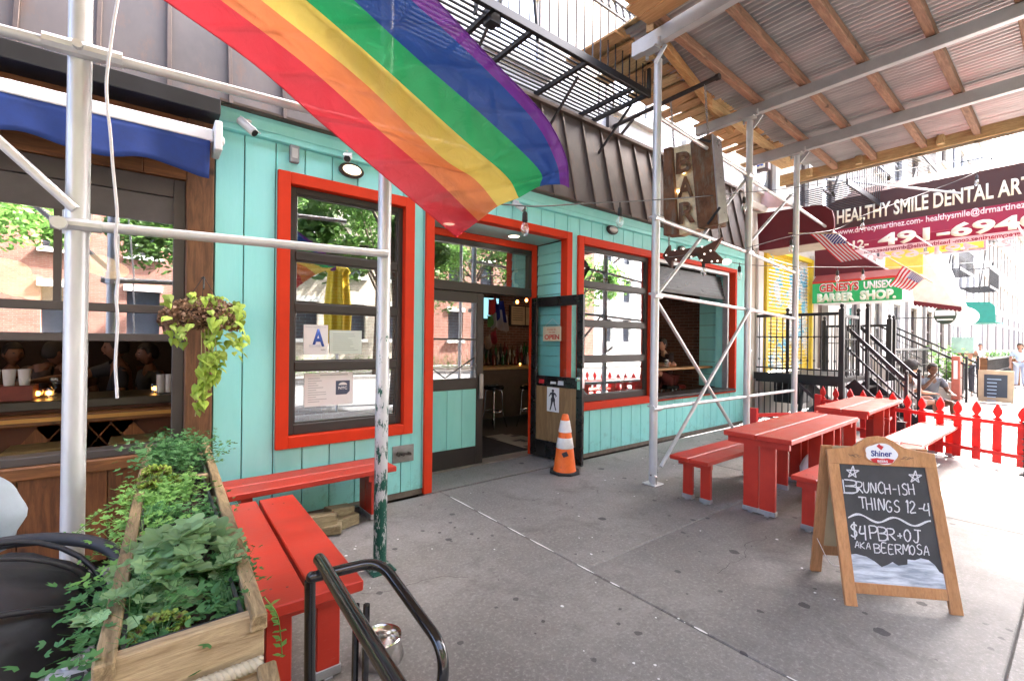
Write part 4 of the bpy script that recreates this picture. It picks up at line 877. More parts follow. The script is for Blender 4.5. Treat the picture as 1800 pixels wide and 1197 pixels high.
# rear leaf
R0 = A0+nb*.43; lean2 = Vector((-nb.x*.14, -nb.y*.14, 1)).normalized()
def Q2(a, b, o=0): return R0+u*a+lean2*b+nb*o
for pl, nm in (([(0, 0), (ww, 0), (ww, Hb-.03), (0, Hb-.03)], 'leg'), ([(Wb-ww, 0), (Wb, 0), (Wb, Hb-.03), (Wb-ww, Hb-.03)], 'leg'), ([(ww, .13), (Wb-ww, .13), (Wb-ww, .20), (ww, .20)], 'lower_rail')):
    MB().prism([Q2(a, b) for a, b in pl], nb*.022).build(nm, maple, sb, bev=.003)
MB().prism([Q2(a, b, .004) for a, b in ((ww, .2), (Wb-ww, .2), (Wb-ww, Hb-.03), (ww, Hb-.03))], nb*.008).build('rear_panel', M('beige_hardboard', (.50, .38, .22), .6), sb)
MB().tube(catmull([Q(.02, .22, -.02), (Q(.02, .22)+Q2(.02, .25))/2+Vector((0, 0, -.07)), Q2(.02, .25)], 6), .002, 5).build('spreader_cord', whitep, sb)
# printed pale stone picture at the foot of the slate
pic = [(ww, .137), (Wb-ww, .137), (Wb-ww, .22), (Wb-ww-.02, .232), (Wb-ww-.04, .27), (Wb-ww-.07, .295), (Wb-ww-.11, .302), (Wb-ww-.145, .288), (Wb-ww-.185, .290), (Wb-ww-.19, .26), (cw+.01, .25), (cw-.02, .268), (cw-.05, .25), (cw-.085, .235), (ww+.13, .265), (ww+.09, .288), (ww+.03, .30), (ww, .295)]
tpic = NT('printed_picture'); n1 = tpic.noise(tpic.coord((2, 2, 14)), 3.2, 5, .6); cc = tpic.mix(tpic.ramp(n1, .38, .62), (.30, .34, .40), (.68, .72, .78)); tpic.l(cc, tpic.b.inputs['Base Color'])
slab(pic, -.0065, .001, 'printed_picture', tpic.m, sb, bev=0)
wht = M('chalk', (.72, .72, .74), .9, var=.25, vscale=60, bump=0)
def ct(s_, a0, b0, a1, b1, h_, bold=.012, shear=.05, jit=.04, sp=1): text(s_, Q(a0, b0, -.0045), Q(a1, b1, -.0045), lean, h_, wht, sb, 'chalk_lettering', depth=0, bold=bold, shear=shear, jitter=jit, spacing=sp)
GL = {'B': [[(0, 0), (0, 1)], [(-.05, 1), (.45, .95), (.6, .78), (.45, .58), (.02, .52)], [(.02, .52), (.55, .48), (.7, .25), (.5, .03), (-.05, 0)]], 'R': [[(0, 0), (.02, 1)], [(-.03, 1), (.5, .95), (.6, .72), (.4, .52), (.03, .48)], [(.15, .48), (.65, 0)]], 'U': [[(0, 1), (.02, .3), (.2, .02), (.45, .05), (.58, .35), (.6, 1)]], 'N': [[(0, 0), (.03, 1), (.55, .02), (.6, 1)]], 'C': [[(.6, .85), (.35, 1), (.05, .7), (.03, .3), (.3, 0), (.6, .12)]],
      'H': [[(0, 0), (.02, 1)], [(.58, 0), (.6, 1)], [(-.02, .5), (.65, .53)]], '-': [[(.05, .48), (.5, .5)]], 'I': [[(.15, 0), (.17, 1)]], 'S': [[(.55, .88), (.3, 1), (.05, .8), (.2, .55), (.5, .42), (.5, .12), (.25, 0), (0, .1)]], 'T': [[(-.1, 1), (.7, 1)], [(.3, 1), (.28, 0)]], 'G': [[(.58, .85), (.3, 1), (.03, .65), (.05, .25), (.3, 0), (.55, .1), (.56, .42), (.3, .42)]],
      '1': [[(.1, .85), (.25, 1), (.22, 0)]], '2': [[(.02, .8), (.25, 1), (.52, .8), (.4, .5), (0, 0), (.6, .03)]], '4': [[(.15, 1), (.0, .42), (.6, .45)], [(.5, 1), (.42, -.15)]], '$': [[(.55, .82), (.3, .95), (.05, .75), (.2, .55), (.5, .42), (.5, .15), (.25, .03), (0, .15)], [(.33, 1.12), (.22, -.12)]], 'P': [[(0, 0), (.02, 1)], [(-.03, 1), (.5, .96), (.6, .72), (.4, .5), (.03, .46)]],
      '+': [[(.05, .42), (.5, .45)], [(.28, .65), (.27, .22)]], 'O': [[(.3, 1), (.05, .75), (.03, .3), (.28, 0), (.55, .25), (.57, .7), (.32, 1)]], 'J': [[(.1, 1), (.75, .98)], [(.45, .98), (.42, .2), (.22, 0), (0, .18)]], 'A': [[(-.02, 0), (.3, 1), (.6, 0)], [(.05, .35), (.62, .38)]], 'K': [[(0, 0), (.02, 1)], [(.55, 1), (.03, .48), (.6, 0)]], 'E': [[(.55, 1), (.02, .98), (0, 0), (.58, .03)], [(.02, .5), (.45, .52)]], 'M': [[(0, 0), (.08, 1), (.35, .35), (.62, 1), (.72, 0)]]}
def mk_chalk():
    t = NT('chalk_stroke'); t.set(Roughness=.95); t.b.inputs['Base Color'].default_value = (.78, .78, .80, 1); n = t.noise(t.coord(), 420, 3, .7); n2 = t.noise(t.coord(), 60, 3, .6); ad = t.n('Math', operation='ADD'); t.l(n, ad.inputs[0]); t.l(n2, ad.inputs[1]); t.l(t.ramp(ad.outputs[0], .36, .52, (.12,)*3+(1,)), t.b.inputs['Alpha']) if False else t.l(t.ramp(n, .36, .52, (.30,)*3+(1,)), t.b.inputs['Alpha']); return t.m
wht = mk_chalk(); rc_ = random.Random(12)
def ct(s_, a0, b0, a1, b1, h_, wd=.0042):
    adv = lambda c: {' ': .42, 'I': .48, '1': .5, '-': .66, '+': .75}.get(c, .85); n = sum(adv(c) for c in s_); dx = (a1-a0)/n; x = 0
    for c in s_:
        if c == ' ': x += adv(c); continue
        m = MB(); jx, jy, sc_ = rc_.uniform(-.03, .03)*dx, rc_.uniform(-.06, .06)*h_, rc_.uniform(.92, 1.1)
        for st_ in GL[c]:
            P_ = catmull([Vector((p[0]*dx*1.05*sc_+jx+rc_.uniform(-.02, .02)*dx+.12*p[1]*dx, p[1]*h_*sc_+jy, 0)) for p in st_], 4) if len(st_) > 2 else [Vector((st_[0][0]*dx*1.05+jx+.12*st_[0][1]*dx+(st_[1][0]-st_[0][0])*dx*q_, st_[0][1]*h_+jy+(st_[1][1]-st_[0][1])*h_*q_*sc_, 0)) for q_ in (0, .33, .66, 1)]
            base = len(m.v)
            for i, p in enumerate(P_):
                d = (P_[min(i+1, len(P_)-1)]-P_[max(i-1, 0)]).normalized(); nrm_ = Vector((-d.y, d.x, 0))*wd*rc_.uniform(.75, 1.2)*.5; f = (a0+(x)*dx); yb = b0+(b1-b0)*x/n
                for sg_ in (1, -1): q = p+nrm_*sg_; m.v.append(tuple(Q(f+q.x, yb+q.y, -.0055)))
            for i in range(len(P_)-1): m.f.append((base+2*i, base+2*i+1, base+2*i+3, base+2*i+2)); m.mi.append(0)
        m.build('chalk_letter', wht, sb); x += adv(c)
ct('B', ww+.010, .662, ww+.10, .662, .080, .0085); ct('RUNCH-ISH', ww+.085, .668, Wb-ww-.075, .672, .066, .0072)
ct('THINGS 12-4', ww+.085, .570, Wb-ww-.005, .560, .072, .0075)
ct('$4', ww+.012, .395, ww+.115, .395, .082, .0085); ct('PBR+OJ', ww+.125, .392, Wb-ww-.085, .392, .074, .0078)
ct('AKA', ww+.03, .335, ww+.125, .332, .040, .0050); ct('BEERMOSA', ww+.140, .315, Wb-ww-.05, .322, .056, .0062)
wv = MB(); pts = [Q(ww+.012+(Wb-2*ww-.03)*t/40, .520-.0004*t+.019*math.sin(t/40*2*math.pi*2.3-.4), -.006) for t in range(41)]
wv.add([q+lean*(.004+.003*abs(math.sin(k*.4)))*sg_ for k, q in enumerate(pts) for sg_ in (-1, 1)], [(2*k, 2*k+2, 2*k+3, 2*k+1) for k in range(40)])
for (sx, sz) in ((ww+.075, .796), (Wb-ww-.065, .785)):
    sp_ = [Q(sx+.040*math.sin(k*4*math.pi/5+.2), sz+.040*math.cos(k*4*math.pi/5), -.0055) for k in range(6)]
    for k in range(5):
        a, b = sp_[k], sp_[k+1]; d_ = (b-a).normalized().cross(fnrm)*.0035; wv.quad(a-d_, b-d_, b+d_, a+d_)
wv.f, wv.mi, ff = wv.f[:40], wv.mi[:40], wv.f[40:]
vw_ = wv.v; m = MB(); m.v = list(vw_[:82]); m.f = list(wv.f); m.mi = [0]*40; m.build('chalk_wave', wht, sb)
for q_ in (ff[:5], ff[5:]):
    m = MB(); m.v = list(wv.v); m.f = q_; m.mi = [0]*len(q_); used = sorted({i for f in q_ for i in f}); mp_ = {i: k for k, i in enumerate(used)}; m.v = [wv.v[i] for i in used]; m.f = [tuple(mp_[i] for i in f) for f in q_]; m.build('chalk_star', wht, sb)

# crest badge
bd = [(cw+(.088+.010*abs(math.cos(2.5*a)))*math.cos(a), Hb-.035+(.058+.012*abs(math.sin(1.5*a)))*math.sin(a)) for a in [2*math.pi*i/48 for i in range(48)]]
slab([(cw+(x-cw)*1.1, Hb-.035+(y-(Hb-.035))*1.14) for x, y in bd], .010, .012, 'badge_rim', maple, sb, bev=.002); slab(bd, .0125, .003, 'badge', paper, sb, bev=0)
rdm = M('badge_red', (.55, .02, .03), .5, var=.05, bump=0); nvm = M('badge_navy', (.03, .04, .22), .5, var=.05, bump=0)
slab([(cw-.072, Hb-.070), (cw-.03, Hb-.062), (cw, Hb-.067), (cw+.03, Hb-.062), (cw+.072, Hb-.070), (cw+.055, Hb-.092), (cw, Hb-.097), (cw-.055, Hb-.092)], .0135, .001, 'badge_ribbon', rdm, sb, bev=0)
slab([(cw-.022, Hb+.012), (cw-.005, Hb+.03), (cw+.003, Hb+.018), (cw+.02, Hb+.012), (cw+.01, Hb-.002), (cw+.002, Hb-.012), (cw-.008, Hb-.002)], .0142, .001, 'badge_star', rdm, sb, bev=0)
text('Shiner', Q(cw-.062, Hb-.052, .0145), Q(cw+.062, Hb-.05, .0145), lean, .036, nvm, sb, depth=0, bold=.02, shear=.1); text('BEERS', Q(cw-.03, Hb-.09, .0145), Q(cw+.03, Hb-.09, .0145), lean, .014, paper, sb, depth=0, bold=.02)
for s in (-1, 1):
    m = MB()
    for k in range(5): c = Q(cw+s*(.13+.012*k), Hb-.055+.004*math.sin(k*2), .0025); m.tube([c-u*.014-lean*.006*s, c+lean*.006*(1 if k % 2 else -1), c+u*.014], .0012, 4)
    m.build('scroll_print', inkblack, sb)
# ============================================================ WALL FITTINGS
def camera_box(p, aim, label):
    t = thing('security_camera', p, label, 'camera', 'white bullet security cameras'); p = Vector(p); aim = Vector(aim).normalized()
    MB().lathe(p, [(.035, .0), (.035, -.012), (.02, -.03)], 12).tube([p+Vector((0, 0, -.02)), p+Vector((0, -.03, -.05)), p+Vector((0, -.05, -.06))], .012, 8).build('bracket', whitep, t)
    c = p+Vector((0, -.06, -.075)); MB().tube([c-aim*.09, c+aim*.07], .034, 14).build('housing', M('camera_white', (.70, .70, .69), .35, var=.05, bump=0), t, smooth='auto', bev=.004)
    MB().bar(c-aim*.06+Vector((0, 0, .036)), c+aim*.11+Vector((0, 0, .036)), .07, .006).build('sun_hood', MATS['camera_white'], t)
    MB().tube([c+aim*.0705, c+aim*.074], .029, 12).build('lens', blackp, t)
camera_box((.60, D-.05, 3.36), (.55, -.45, -.62), 'white bullet security camera at the left corner of the turquoise front')
camera_box((1.40, D-.03, 3.33), (-.35, -.8, -.5), 'white bullet security camera above the first window, beside the oval lamp')
camera_box((3.42, D-.03, 3.27), (.5, -.6, -.6), 'white bullet security camera above the doorway behind the tip of the flag')
pb = thing('push_panel', (.96, D-.02, 3.19), 'small grey metal box on the boards above the first window', 'box'); MB().box(.925, 1.0, D-.045, D-.002, 3.115, 3.265).build('housing', galvf, pb, bev=.006); MB().box(.94, .985, D-.05, D-.046, 3.15, 3.235).build('front_plate', M('light_plate', (.5, .5, .48), .5), pb)
def oval(c, lit, label):
    t = thing('bulkhead_lamp', c, label, 'lamp'); m = MB()
    ring = lambda rx, rz, y: [(c[0]+rx*math.cos(a), y, c[2]+rz*math.sin(a)) for a in [2*math.pi*k/24 for k in range(24)]]
    m.prism(ring(.115, .068, c[1]), (0, -.045, 0)); m.build('rim', M('bronze_rim', (.05, .04, .035), .4, .5), t, bev=.01)
    m = MB(); b = len(m.v)
    for j in range(5):
        a = j/4*math.pi/2
        for k in range(24): an = 2*math.pi*k/24; m.v.append((c[0]+.085*math.cos(a)*math.cos(an), c[1]-.045-.035*math.sin(a), c[2]+.045*math.cos(a)*math.sin(an)))
    for j in range(4):
        for k in range(24): k2 = (k+1) % 24; m.f.append((j*24+k, j*24+k2, (j+1)*24+k2, (j+1)*24+k)); m.mi.append(0)
    m.build('diffuser', emit('oval_glow', (1, .78, .48), .22) if lit else M('frosted', (.55, .55, .52), .3, bump=0), t, smooth=True)
oval((1.455, D-.003, 3.165), True, 'lit oval bulkhead lamp with warm glow above the first window')
oval((5.20, D-.003, 3.21), False, 'unlit dark rimmed bulkhead lamp above the second window')
oval((7.0, D-.003, 3.16), False, 'unlit bulkhead lamp right of the scaffold post above the open bay')
for i, (x_, y_, lb) in enumerate(((3.66, 4.62, 'round lit downlight in the turquoise doorway ceiling, right one'), (2.70, 4.62, 'round lit downlight in the doorway ceiling behind the red tip of the flag'))):
    t = thing('downlight', (x_, y_, 2.95), lb, 'lamp'); MB().lathe((x_, y_, 2.951), [(.085, 0), (.088, -.008), (.07, -.012), (.068, -.004)], 20).build('rim', whitep, t); MB().lathe((x_, y_, 2.951), [(.066, -.005), (.05, -.014), (.0, -.016)], 18).build('diffuser', emit('downlight_glow', (1, .86, .6), .8), t)
ol = thing('utility_plate', (2.02, D-.004, .45), 'stained steel utility plate with valves near the foot of the turquoise wall', 'plate')
MB().box(1.90, 2.13, D-.012, D-.0005, .365, .535).build('plate', M('stained_steel', (.28, .28, .27), .45, .6, var=.4), ol, bev=.003)
m = MB(); m.tube([(1.94, D-.03, .47), (2.09, D-.03, .44)], .012, 8); 
for x_ in (1.95, 2.0, 2.07): m.tube([(x_, D-.01, .45), (x_, D-.05, .45)], .016, 8)
m.build('valve', M('dark_valve', (.05, .045, .04), .4, .5), ol)
text('SIAMESE', (1.92, D-.0135, .51), (2.05, D-.0135, .51), (0, 0, 1), .012, inkblack, ol) if False else None

# posters in the first window (inside the glass face)
def poster(x0, x1, z0, z1, label, y=D+.055, name='poster', mat=None):
    t = thing(name, ((x0+x1)/2, y, z0), label, 'poster'); MB().box(x0, x1, y, y+.002, z0, z1).build('sheet', mat or paper, t); return t
yy = D+.0545
p = poster(1.075, 1.285, 1.455, 1.725, 'white health grade card with a large blue letter A in the first window', yy)
text('A', (1.145, yy-.001, 1.535), (1.255, yy-.001, 1.535), (0, 0, 1), .15, inkblue, p, depth=0, bold=.03)
MB().box(1.12, 1.22, yy-.0012, yy-.0005, 1.525, 1.545).build('print_band', M('pale_print', (.6, .62, .7), .6), p)
text('Sanitary Inspection Grade', (1.09, yy-.001, 1.70), (1.27, yy-.001, 1.70), (0, 0, 1), .010, inkgrey, p, depth=0); text('NYC', (1.225, yy-.001, 1.49), (1.265, yy-.001, 1.49), (0, 0, 1), .014, inkblack, p, depth=0)
p = poster(1.30, 1.60, 1.46, 1.68, 'pale green printed notice beside the letter A card', yy, mat=M('paper_green', (.62, .70, .64), .6, var=.03, bump=0))
for k in range(9): MB().box(1.33, 1.33+random.uniform(.14, .24), yy-.001, yy-.0003, 1.642-k*.019, 1.648-k*.019).build('text_line', M('pale_ink', (.42, .50, .47), .6, bump=0), p)
p = poster(1.085, 1.52, .985, 1.285, 'white certificate with a dark blue crest hung low in the first window', yy)
for k in range(11): MB().box(1.115, 1.115+random.uniform(.06, .17), yy-.001, yy-.0003, 1.235-k*.021, 1.240-k*.021).build('text_line', inkgrey, p)
MB().box(1.22, 1.47, yy-.001, yy-.0003, 1.262, 1.270).build('text_line', inkgrey, p)
MB().prism([(1.36, yy-.0012, 1.08), (1.46, yy-.0012, 1.08), (1.49, yy-.0012, 1.11), (1.49, yy-.0012, 1.21), (1.36, yy-.0012, 1.21)], (0, .0008, 0)).build('crest', M('crest_navy', (.07, .09, .15), .6, bump=0), p)
m = MB(); ce = [(1.425+.04*math.cos(a), yy-.002, 1.168+.026*math.sin(a)) for a in [math.pi*k/8 for k in range(9)]]; m.prism(ce, (0, .0006, 0)); m.build('crest_dome', paper, p)
text('NYC', (1.385, yy-.0018, 1.128), (1.465, yy-.0018, 1.128), (0, 0, 1), .026, paper, p, depth=0, bold=.02)
# OPEN sign and figure poster on the door leaf: along the leaf plane
ux = Vector((math.cos(ang), math.sin(ang), 0)); ln = Vector((math.sin(ang), -math.cos(ang), 0)); 
if ln.x > 0: ln = -ln
def LP(a, z, o=.03): return Vector((hp.x, hp.y, z))+ux*a+ln*o
sg = thing('open_sign', tuple(LP(.36, 1.6)), 'cream tin sign reading COME IN WE ARE OPEN hung on the open door glass', 'sign')
MB().prism([LP(.235, 1.60), LP(.555, 1.605), LP(.555, 1.80), LP(.235, 1.795)], ln*.006).build('board', M('cream_tin', (.60, .50, .34), .5, var=.12), sg, bev=.004)
rs = M('sign_red', (.50, .04, .03), .5, bump=0); MB().tube([LP(.26, 1.795, .034), LP(.40, 1.90, .028), LP(.53, 1.80, .034)], .0025, 4).build('string', whitep, sg)
text('OPEN', LP(.265, 1.625, .0375), LP(.525, 1.628, .0375), (0, 0, 1), .062, rs, sg, depth=0, bold=.03); text('Come in', LP(.31, 1.745, .0375), LP(.46, 1.748, .0375), (0, 0, 1), .026, rs, sg, depth=0, shear=.3); text('WE ARE', LP(.34, 1.71, .0375), LP(.45, 1.71, .0375), (0, 0, 1), .018, rs, sg, depth=0)
sg = thing('figure_sign', tuple(LP(.4, .67)), 'white upright card with a black silhouette of a standing woman on the plywood panel', 'sign')
MB().prism([LP(.32, .66), LP(.53, .66), LP(.53, .985), LP(.32, .985)], ln*.004).build('card', paper, sg)
fig = [(0, .30), (.012, .295), (.014, .275), (.006, .262), (.03, .25), (.045, .215), (.028, .19), (.034, .212), (.018, .235), (.014, .20), (.026, .165), (.024, .12), (.030, .07), (.042, .02), (.030, .018), (.016, .08), (.004, .14), (-.010, .08), (-.026, .012), (-.038, .014), (-.026, .08), (-.022, .13), (-.024, .165), (-.012, .20), (-.018, .235), (-.034, .21), (-.05, .19), (-.042, .215), (-.03, .25), (-.006, .262), (-.014, .275), (-.012, .295)]
MB().prism([LP(.425+a*1.5, .665+b*.98, .0348) for a, b in fig], ln*.0015).build('silhouette', inkblack, sg)
for i, (a, z, m_, s_) in enumerate(((.16, 1.05, M('sticker_red', (.5, .03, .04), .5, bump=0), 'red round sticker'), (.37, 1.045, paper, 'small white sticker'), (.50, 1.05, M('sticker_pale', (.55, .60, .66), .5, bump=0), 'pale blue sticker'))):
    t = MB().prism([LP(a, z-.03+.012*(i == 1), .028), LP(a+.10, z-.025+.012*(i == 1), .028), LP(a+.10, z+.03-.012*(i == 1), .028), LP(a+.01, z+.028-.012*(i == 1), .028)], ln*.002).build('sticker', m_, None, label=s_+' on the middle rail of the open door', cat='sticker')
# telephone handsets behind the transom
for i, (x_, z0, col, lb) in enumerate(((2.58, 2.75, (.60, .42, .10), 'yellow telephone handset hanging behind the transom glass, leftmost'), (3.27, 2.78, (.08, .13, .13), 'dark teal telephone handset hanging behind the transom glass'), (3.78, 2.75, (.62, .54, .42), 'cream telephone handset hanging near the middle of the transom'), (4.09, 2.76, (.60, .50, .33), 'cream telephone handset hanging at the right end of the transom'))):
    zc = [2.50, 2.47, 2.55, 2.50][i]; mt = M('handset_%d' % i, col, .4, var=.05, bump=0); t = thing('telephone_handset', (x_, YD+.2, zc), lb, 'telephone', 'telephone handsets in the transom'); y_ = YD+.2
    MB().tube(catmull([(x_+.03, y_, zc-.11), (x_-.02, y_, zc-.07), (x_-.03, y_, zc), (x_-.02, y_, zc+.07), (x_+.03, y_, zc+.11)], 4), .017, 8).build('grip', mt, t, smooth=True)
    MB().ball((x_+.025, y_, zc-.11), (.035, .03, .028)).build('mouthpiece', mt, t, smooth=True); MB().ball((x_+.025, y_, zc+.11), (.035, .03, .028)).build('earpiece', mt, t, smooth=True); MB().tube([(x_, y_, zc+.1), (x_, y_, 3.0)], .004, 4).build('cord', mt, t)

# ============================================================ INSIDE THE BAR
ct_ = thing('bar_counter', (5.9, 7.9, 0), 'curved bar counter with a golden wood top seen through the doorway', 'counter')
MB().box(4.4, 9.0, 7.55, 8.15, 1.0, 1.06).build('counter_top', M('honey_top', (.55, .33, .12), .3, var=.2), ct_, bev=.012); MB().box(4.45, 8.95, 7.66, 8.1, 0, .999).build('front', M('counter_front', (.10, .055, .035), .4, var=.3), ct_)
def stool(x, y, lb):
    t = thing('bar_stool', (x, y, 0), lb, 'stool', 'chrome bar stools with black seats'); MB().lathe((x, y, 0), [(.17, .70), (.19, .715), (.19, .755), (.17, .775), (.0, .78)], 18).build('seat', M('black_vinyl_seat', (.012, .012, .012), .25), t, smooth='auto')
    for k in range(4):
        a = math.pi/4+k*math.pi/2+.2; d = Vector((math.cos(a), math.sin(a), 0)); c = Vector((x, y, 0))
        MB().tube(fillet([c+d*.05+Vector((0, 0, .69)), c+d*.15+Vector((0, 0, .69)), c+d*.17+Vector((0, 0, .28)), c+d*.25+Vector((0, 0, .0))], .05, 3), .0125, 8).build('leg', chrome, t, smooth=True)
    MB().tube(arc((x, y, .30), .175, 0, 2*math.pi*19/20, 19, (1, 0, 0), (0, 1, 0)), .010, 6, closed=True).build('foot_ring', chrome, t, smooth=True)
stool(5.0, 6.86, 'chrome bar stool with black seat standing in the middle of the doorway view'); stool(5.62, 6.55, 'chrome bar stool with black seat half hidden by the open door'); stool(8.02, 5.15, 'chrome bar stool seen below the window ledge right of the seated man')
random.seed(5)
bcols = [((.02, .10, .03), 'green'), ((.08, .035, .012), 'brown'), ((.5, .5, .48), 'clear'), ((.15, .02, .02), 'red'), ((.03, .03, .035), 'dark')]
bmats = [M('bottle_'+c[1], c[0], .12, var=.1, bump=0) for c in bcols]
bprof = [(.036, 0), (.038, .01), (.038, .18), (.014, .23), (.013, .29), (.015, .30)]
proto_b = [MB().lathe((0, 0, 0), bprof, 8).mesh('bottle', m_, smooth=True) for m_ in bmats]
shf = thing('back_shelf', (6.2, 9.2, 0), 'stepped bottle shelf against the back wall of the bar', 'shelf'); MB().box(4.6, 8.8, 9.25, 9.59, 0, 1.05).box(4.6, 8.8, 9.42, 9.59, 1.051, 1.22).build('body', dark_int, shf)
nb_ = 0
for row, (y_, z_) in enumerate(((8.05, 1.061), (9.33, 1.051), (9.5, 1.221))):
    x_ = 5.2+.05*row
    while x_ < 8.3:
        o = bpy.data.objects.new('bottle', random.choice(proto_b)); COL.objects.link(o); o.location = (x_, y_+random.uniform(-.03, .03), z_); s_ = random.uniform(.8, 1.15); o.scale = (s_, s_, s_)
        setp(o, 'liquor bottle standing among the others behind the dark bar', 'bottle', 'liquor bottles behind the bar'); x_ += random.uniform(.09, .15)
for x_, y_, z_, lb in ((5.32, 7.75, 1.061, 'small amber candle glass at the left end of the bar top'), (6.35, 7.75, 1.061, 'small amber candle glass right of centre on the bar top')):
    t = thing('candle', (x_, y_, z_), lb, 'candle'); MB().lathe((x_, y_, z_), [(.03, 0), (.035, .07)], 10).build('glass', bulb_glass, t); MB().ball((x_, y_, z_+.035), .018).build('flame', emit('amber_flame', (1, .42, .08), 1.0), t)
tv = thing('television', (5.6, 9.0, 2.1), 'glowing television screen on the bar wall left of the doorway view', 'television'); tvp = atY(868, 542, 9.5); MB().box(tvp.x-.55, tvp.x+.17, 9.48, 9.55, tvp.z-.32, tvp.z+.30).build('casing', blackp, tv); MB().box(tvp.x-.5, tvp.x+.13, 9.47, 9.479, tvp.z-.27, tvp.z+.25).build('screen', emit('tv_screen', (.25, .55, .65), .12), tv)
a_, b_ = atY(896, 538, 9.55), atY(932, 572, 9.55)
t = thing('framed_menu', (b_.x, 9.55, b_.z), 'dark framed pair of printed sheets on the back wall of the bar', 'picture'); MB().box(a_.x, b_.x+.15, 9.53, 9.58, b_.z-.03, a_.z+.03).build('frame', blackp, t)
mid = a_.x+(b_.x+.15-a_.x)*.6
MB().box(a_.x+.04, mid-.02, 9.52, 9.529, b_.z, a_.z).build('print', M('old_paper', (.40, .32, .22), .7), t); MB().box(mid+.02, b_.x+.11, 9.52, 9.529, b_.z, a_.z).build('print', MATS['old_paper'], t)
for k in range(6): MB().box(a_.x+.08, mid-.1, 9.515, 9.519, a_.z-.07-k*.06, a_.z-.055-k*.06).build('text_line', inkblack, t)
# bunting / cloths hanging in the room
random.seed(9)
t = thing('hanging_cloths', tuple(atY(873, 560, 8.6)), 'bundle of red white and blue cloths hanging over the bar', 'decoration')
for i, (px_, py_, c_, s_) in enumerate(((866, 535, (.45, .03, .04), .30), (876, 545, (.03, .05, .35), .36), (872, 560, (.55, .53, .55), .34), (884, 566, (.55, .5, .48), .26), (866, 590, (.40, .05, .08), .2), (857, 598, (.45, .36, .3), .22), (862, 560, (.1, .3, .1), .2))):
    c = atY(px_, py_, 8.6); m = MB(); n = 10
    for k in range(n+1): a = k/n; m.v += [tuple(c+Vector((s_*(a-.5)*.7, .06*math.sin(a*9+i), s_*.5-.04*math.sin(a*5)))), tuple(c+Vector((s_*(a-.5)*.9+.04, .08*math.sin(a*9+i+.5), -s_*.6-.08*math.sin(a*7+i))))]
    for k in range(n): m.f.append((2*k, 2*k+2, 2*k+3, 2*k+1)); m.mi.append(0)
    m.build('cloth', M('cloth_%d' % i, c_, .8), t, smooth=True)
for i, (px_, py_) in enumerate(((908, 531), (924, 528))):
    c = atY(px_, py_, 8.9); t = thing('spotlight', tuple(c), ['small red glowing spotlight under the bar ceiling, left of a pair', 'small red glowing spotlight under the bar ceiling, right of a pair'][i], 'lamp', 'red ceiling spots')
    MB().lathe((c.x, c.y-.03, c.z), [(.06, 0), (.05, .10), (.02, .13)], 12, 'y').tube([(c.x, c.y+.05, c.z), (c.x, c.y+.05, 3.4)], .01, 5).build('can', ironM, t); MB().ball((c.x, c.y-.03, c.z), (.045, .02, .045)).build('bulb', emit('red_spot', (1, .16, .03), 2.5), t)
MB().box(3.45, 4.35, 5.10, 6.25, .007, .02).build('door_mat', M('black_mat', (.02, .02, .022), .8, bump=.5), None, label='black rubber mat on the tiles just inside the doorway', cat='mat', bev=.004)
# warm room lamps that are on (small bulbs)
for i, (x_, y_) in enumerate(((5.2, 8.6), (7.6, 8.6))):
    t = thing('pendant_lamp', (x_, y_, 2.6), ['warm pendant lamp over the left half of the bar counter', 'warm pendant lamp over the right half of the bar counter'][i], 'lamp'); MB().lathe((x_, y_, 2.6), [(.14, 0), (.05, .14), (.02, .16)], 12).tube([(x_, y_, 2.75), (x_, y_, 3.4)], .006, 5).build('shade', ironM, t); MB().ball((x_, y_, 2.61), .05).build('bulb', emit('pendant_bulb', (1, .6, .28), 7), t)
# window ledge with seated man
ld = thing('window_ledge', (7.9, 4.85, 1.1), 'narrow honey coloured wooden drinking ledge just inside the open bay', 'counter'); MB().box(6.0, 9.35, 4.72, 4.98, 1.10, 1.14).build('top', M('ledge_wood', (.50, .27, .11), .35, var=.2), ld, bev=.006); MB().box(9.1, 9.16, 4.8, 4.9, 0, 1.099).build('leg', darkf, ld); MB().box(6.1, 6.16, 4.8, 4.9, 0, 1.099).build('leg', darkf, ld)
gl_ = MB().lathe((7.42, 4.82, 1.141), [(.028, 0), (.036, .01), (.04, .15), (.036, .15), (.030, .012)], 12).build('beer_glass', glass_clear, None, smooth='auto', label='empty pint glass on the ledge in front of the seated man', cat='glass')
ts = M('red_vinyl', (.30, .03, .03), .35)
t = thing('stool', (8.5, 4.75, 0), 'low red topped stool at the foot of the open bay', 'stool'); MB().lathe((8.5, 5.3, 0), [(.18, .66), (.2, .68), (.2, .72), (.17, .74), (0, .745)], 16).build('seat', ts, t, smooth='auto')
for k in range(4): a = k*math.pi/2; MB().tube([(8.5+.1*math.cos(a), 5.3+.1*math.sin(a), .66), (8.5+.2*math.cos(a), 5.3+.2*math.sin(a), 0)], .012, 6).build('leg', chrome, t)
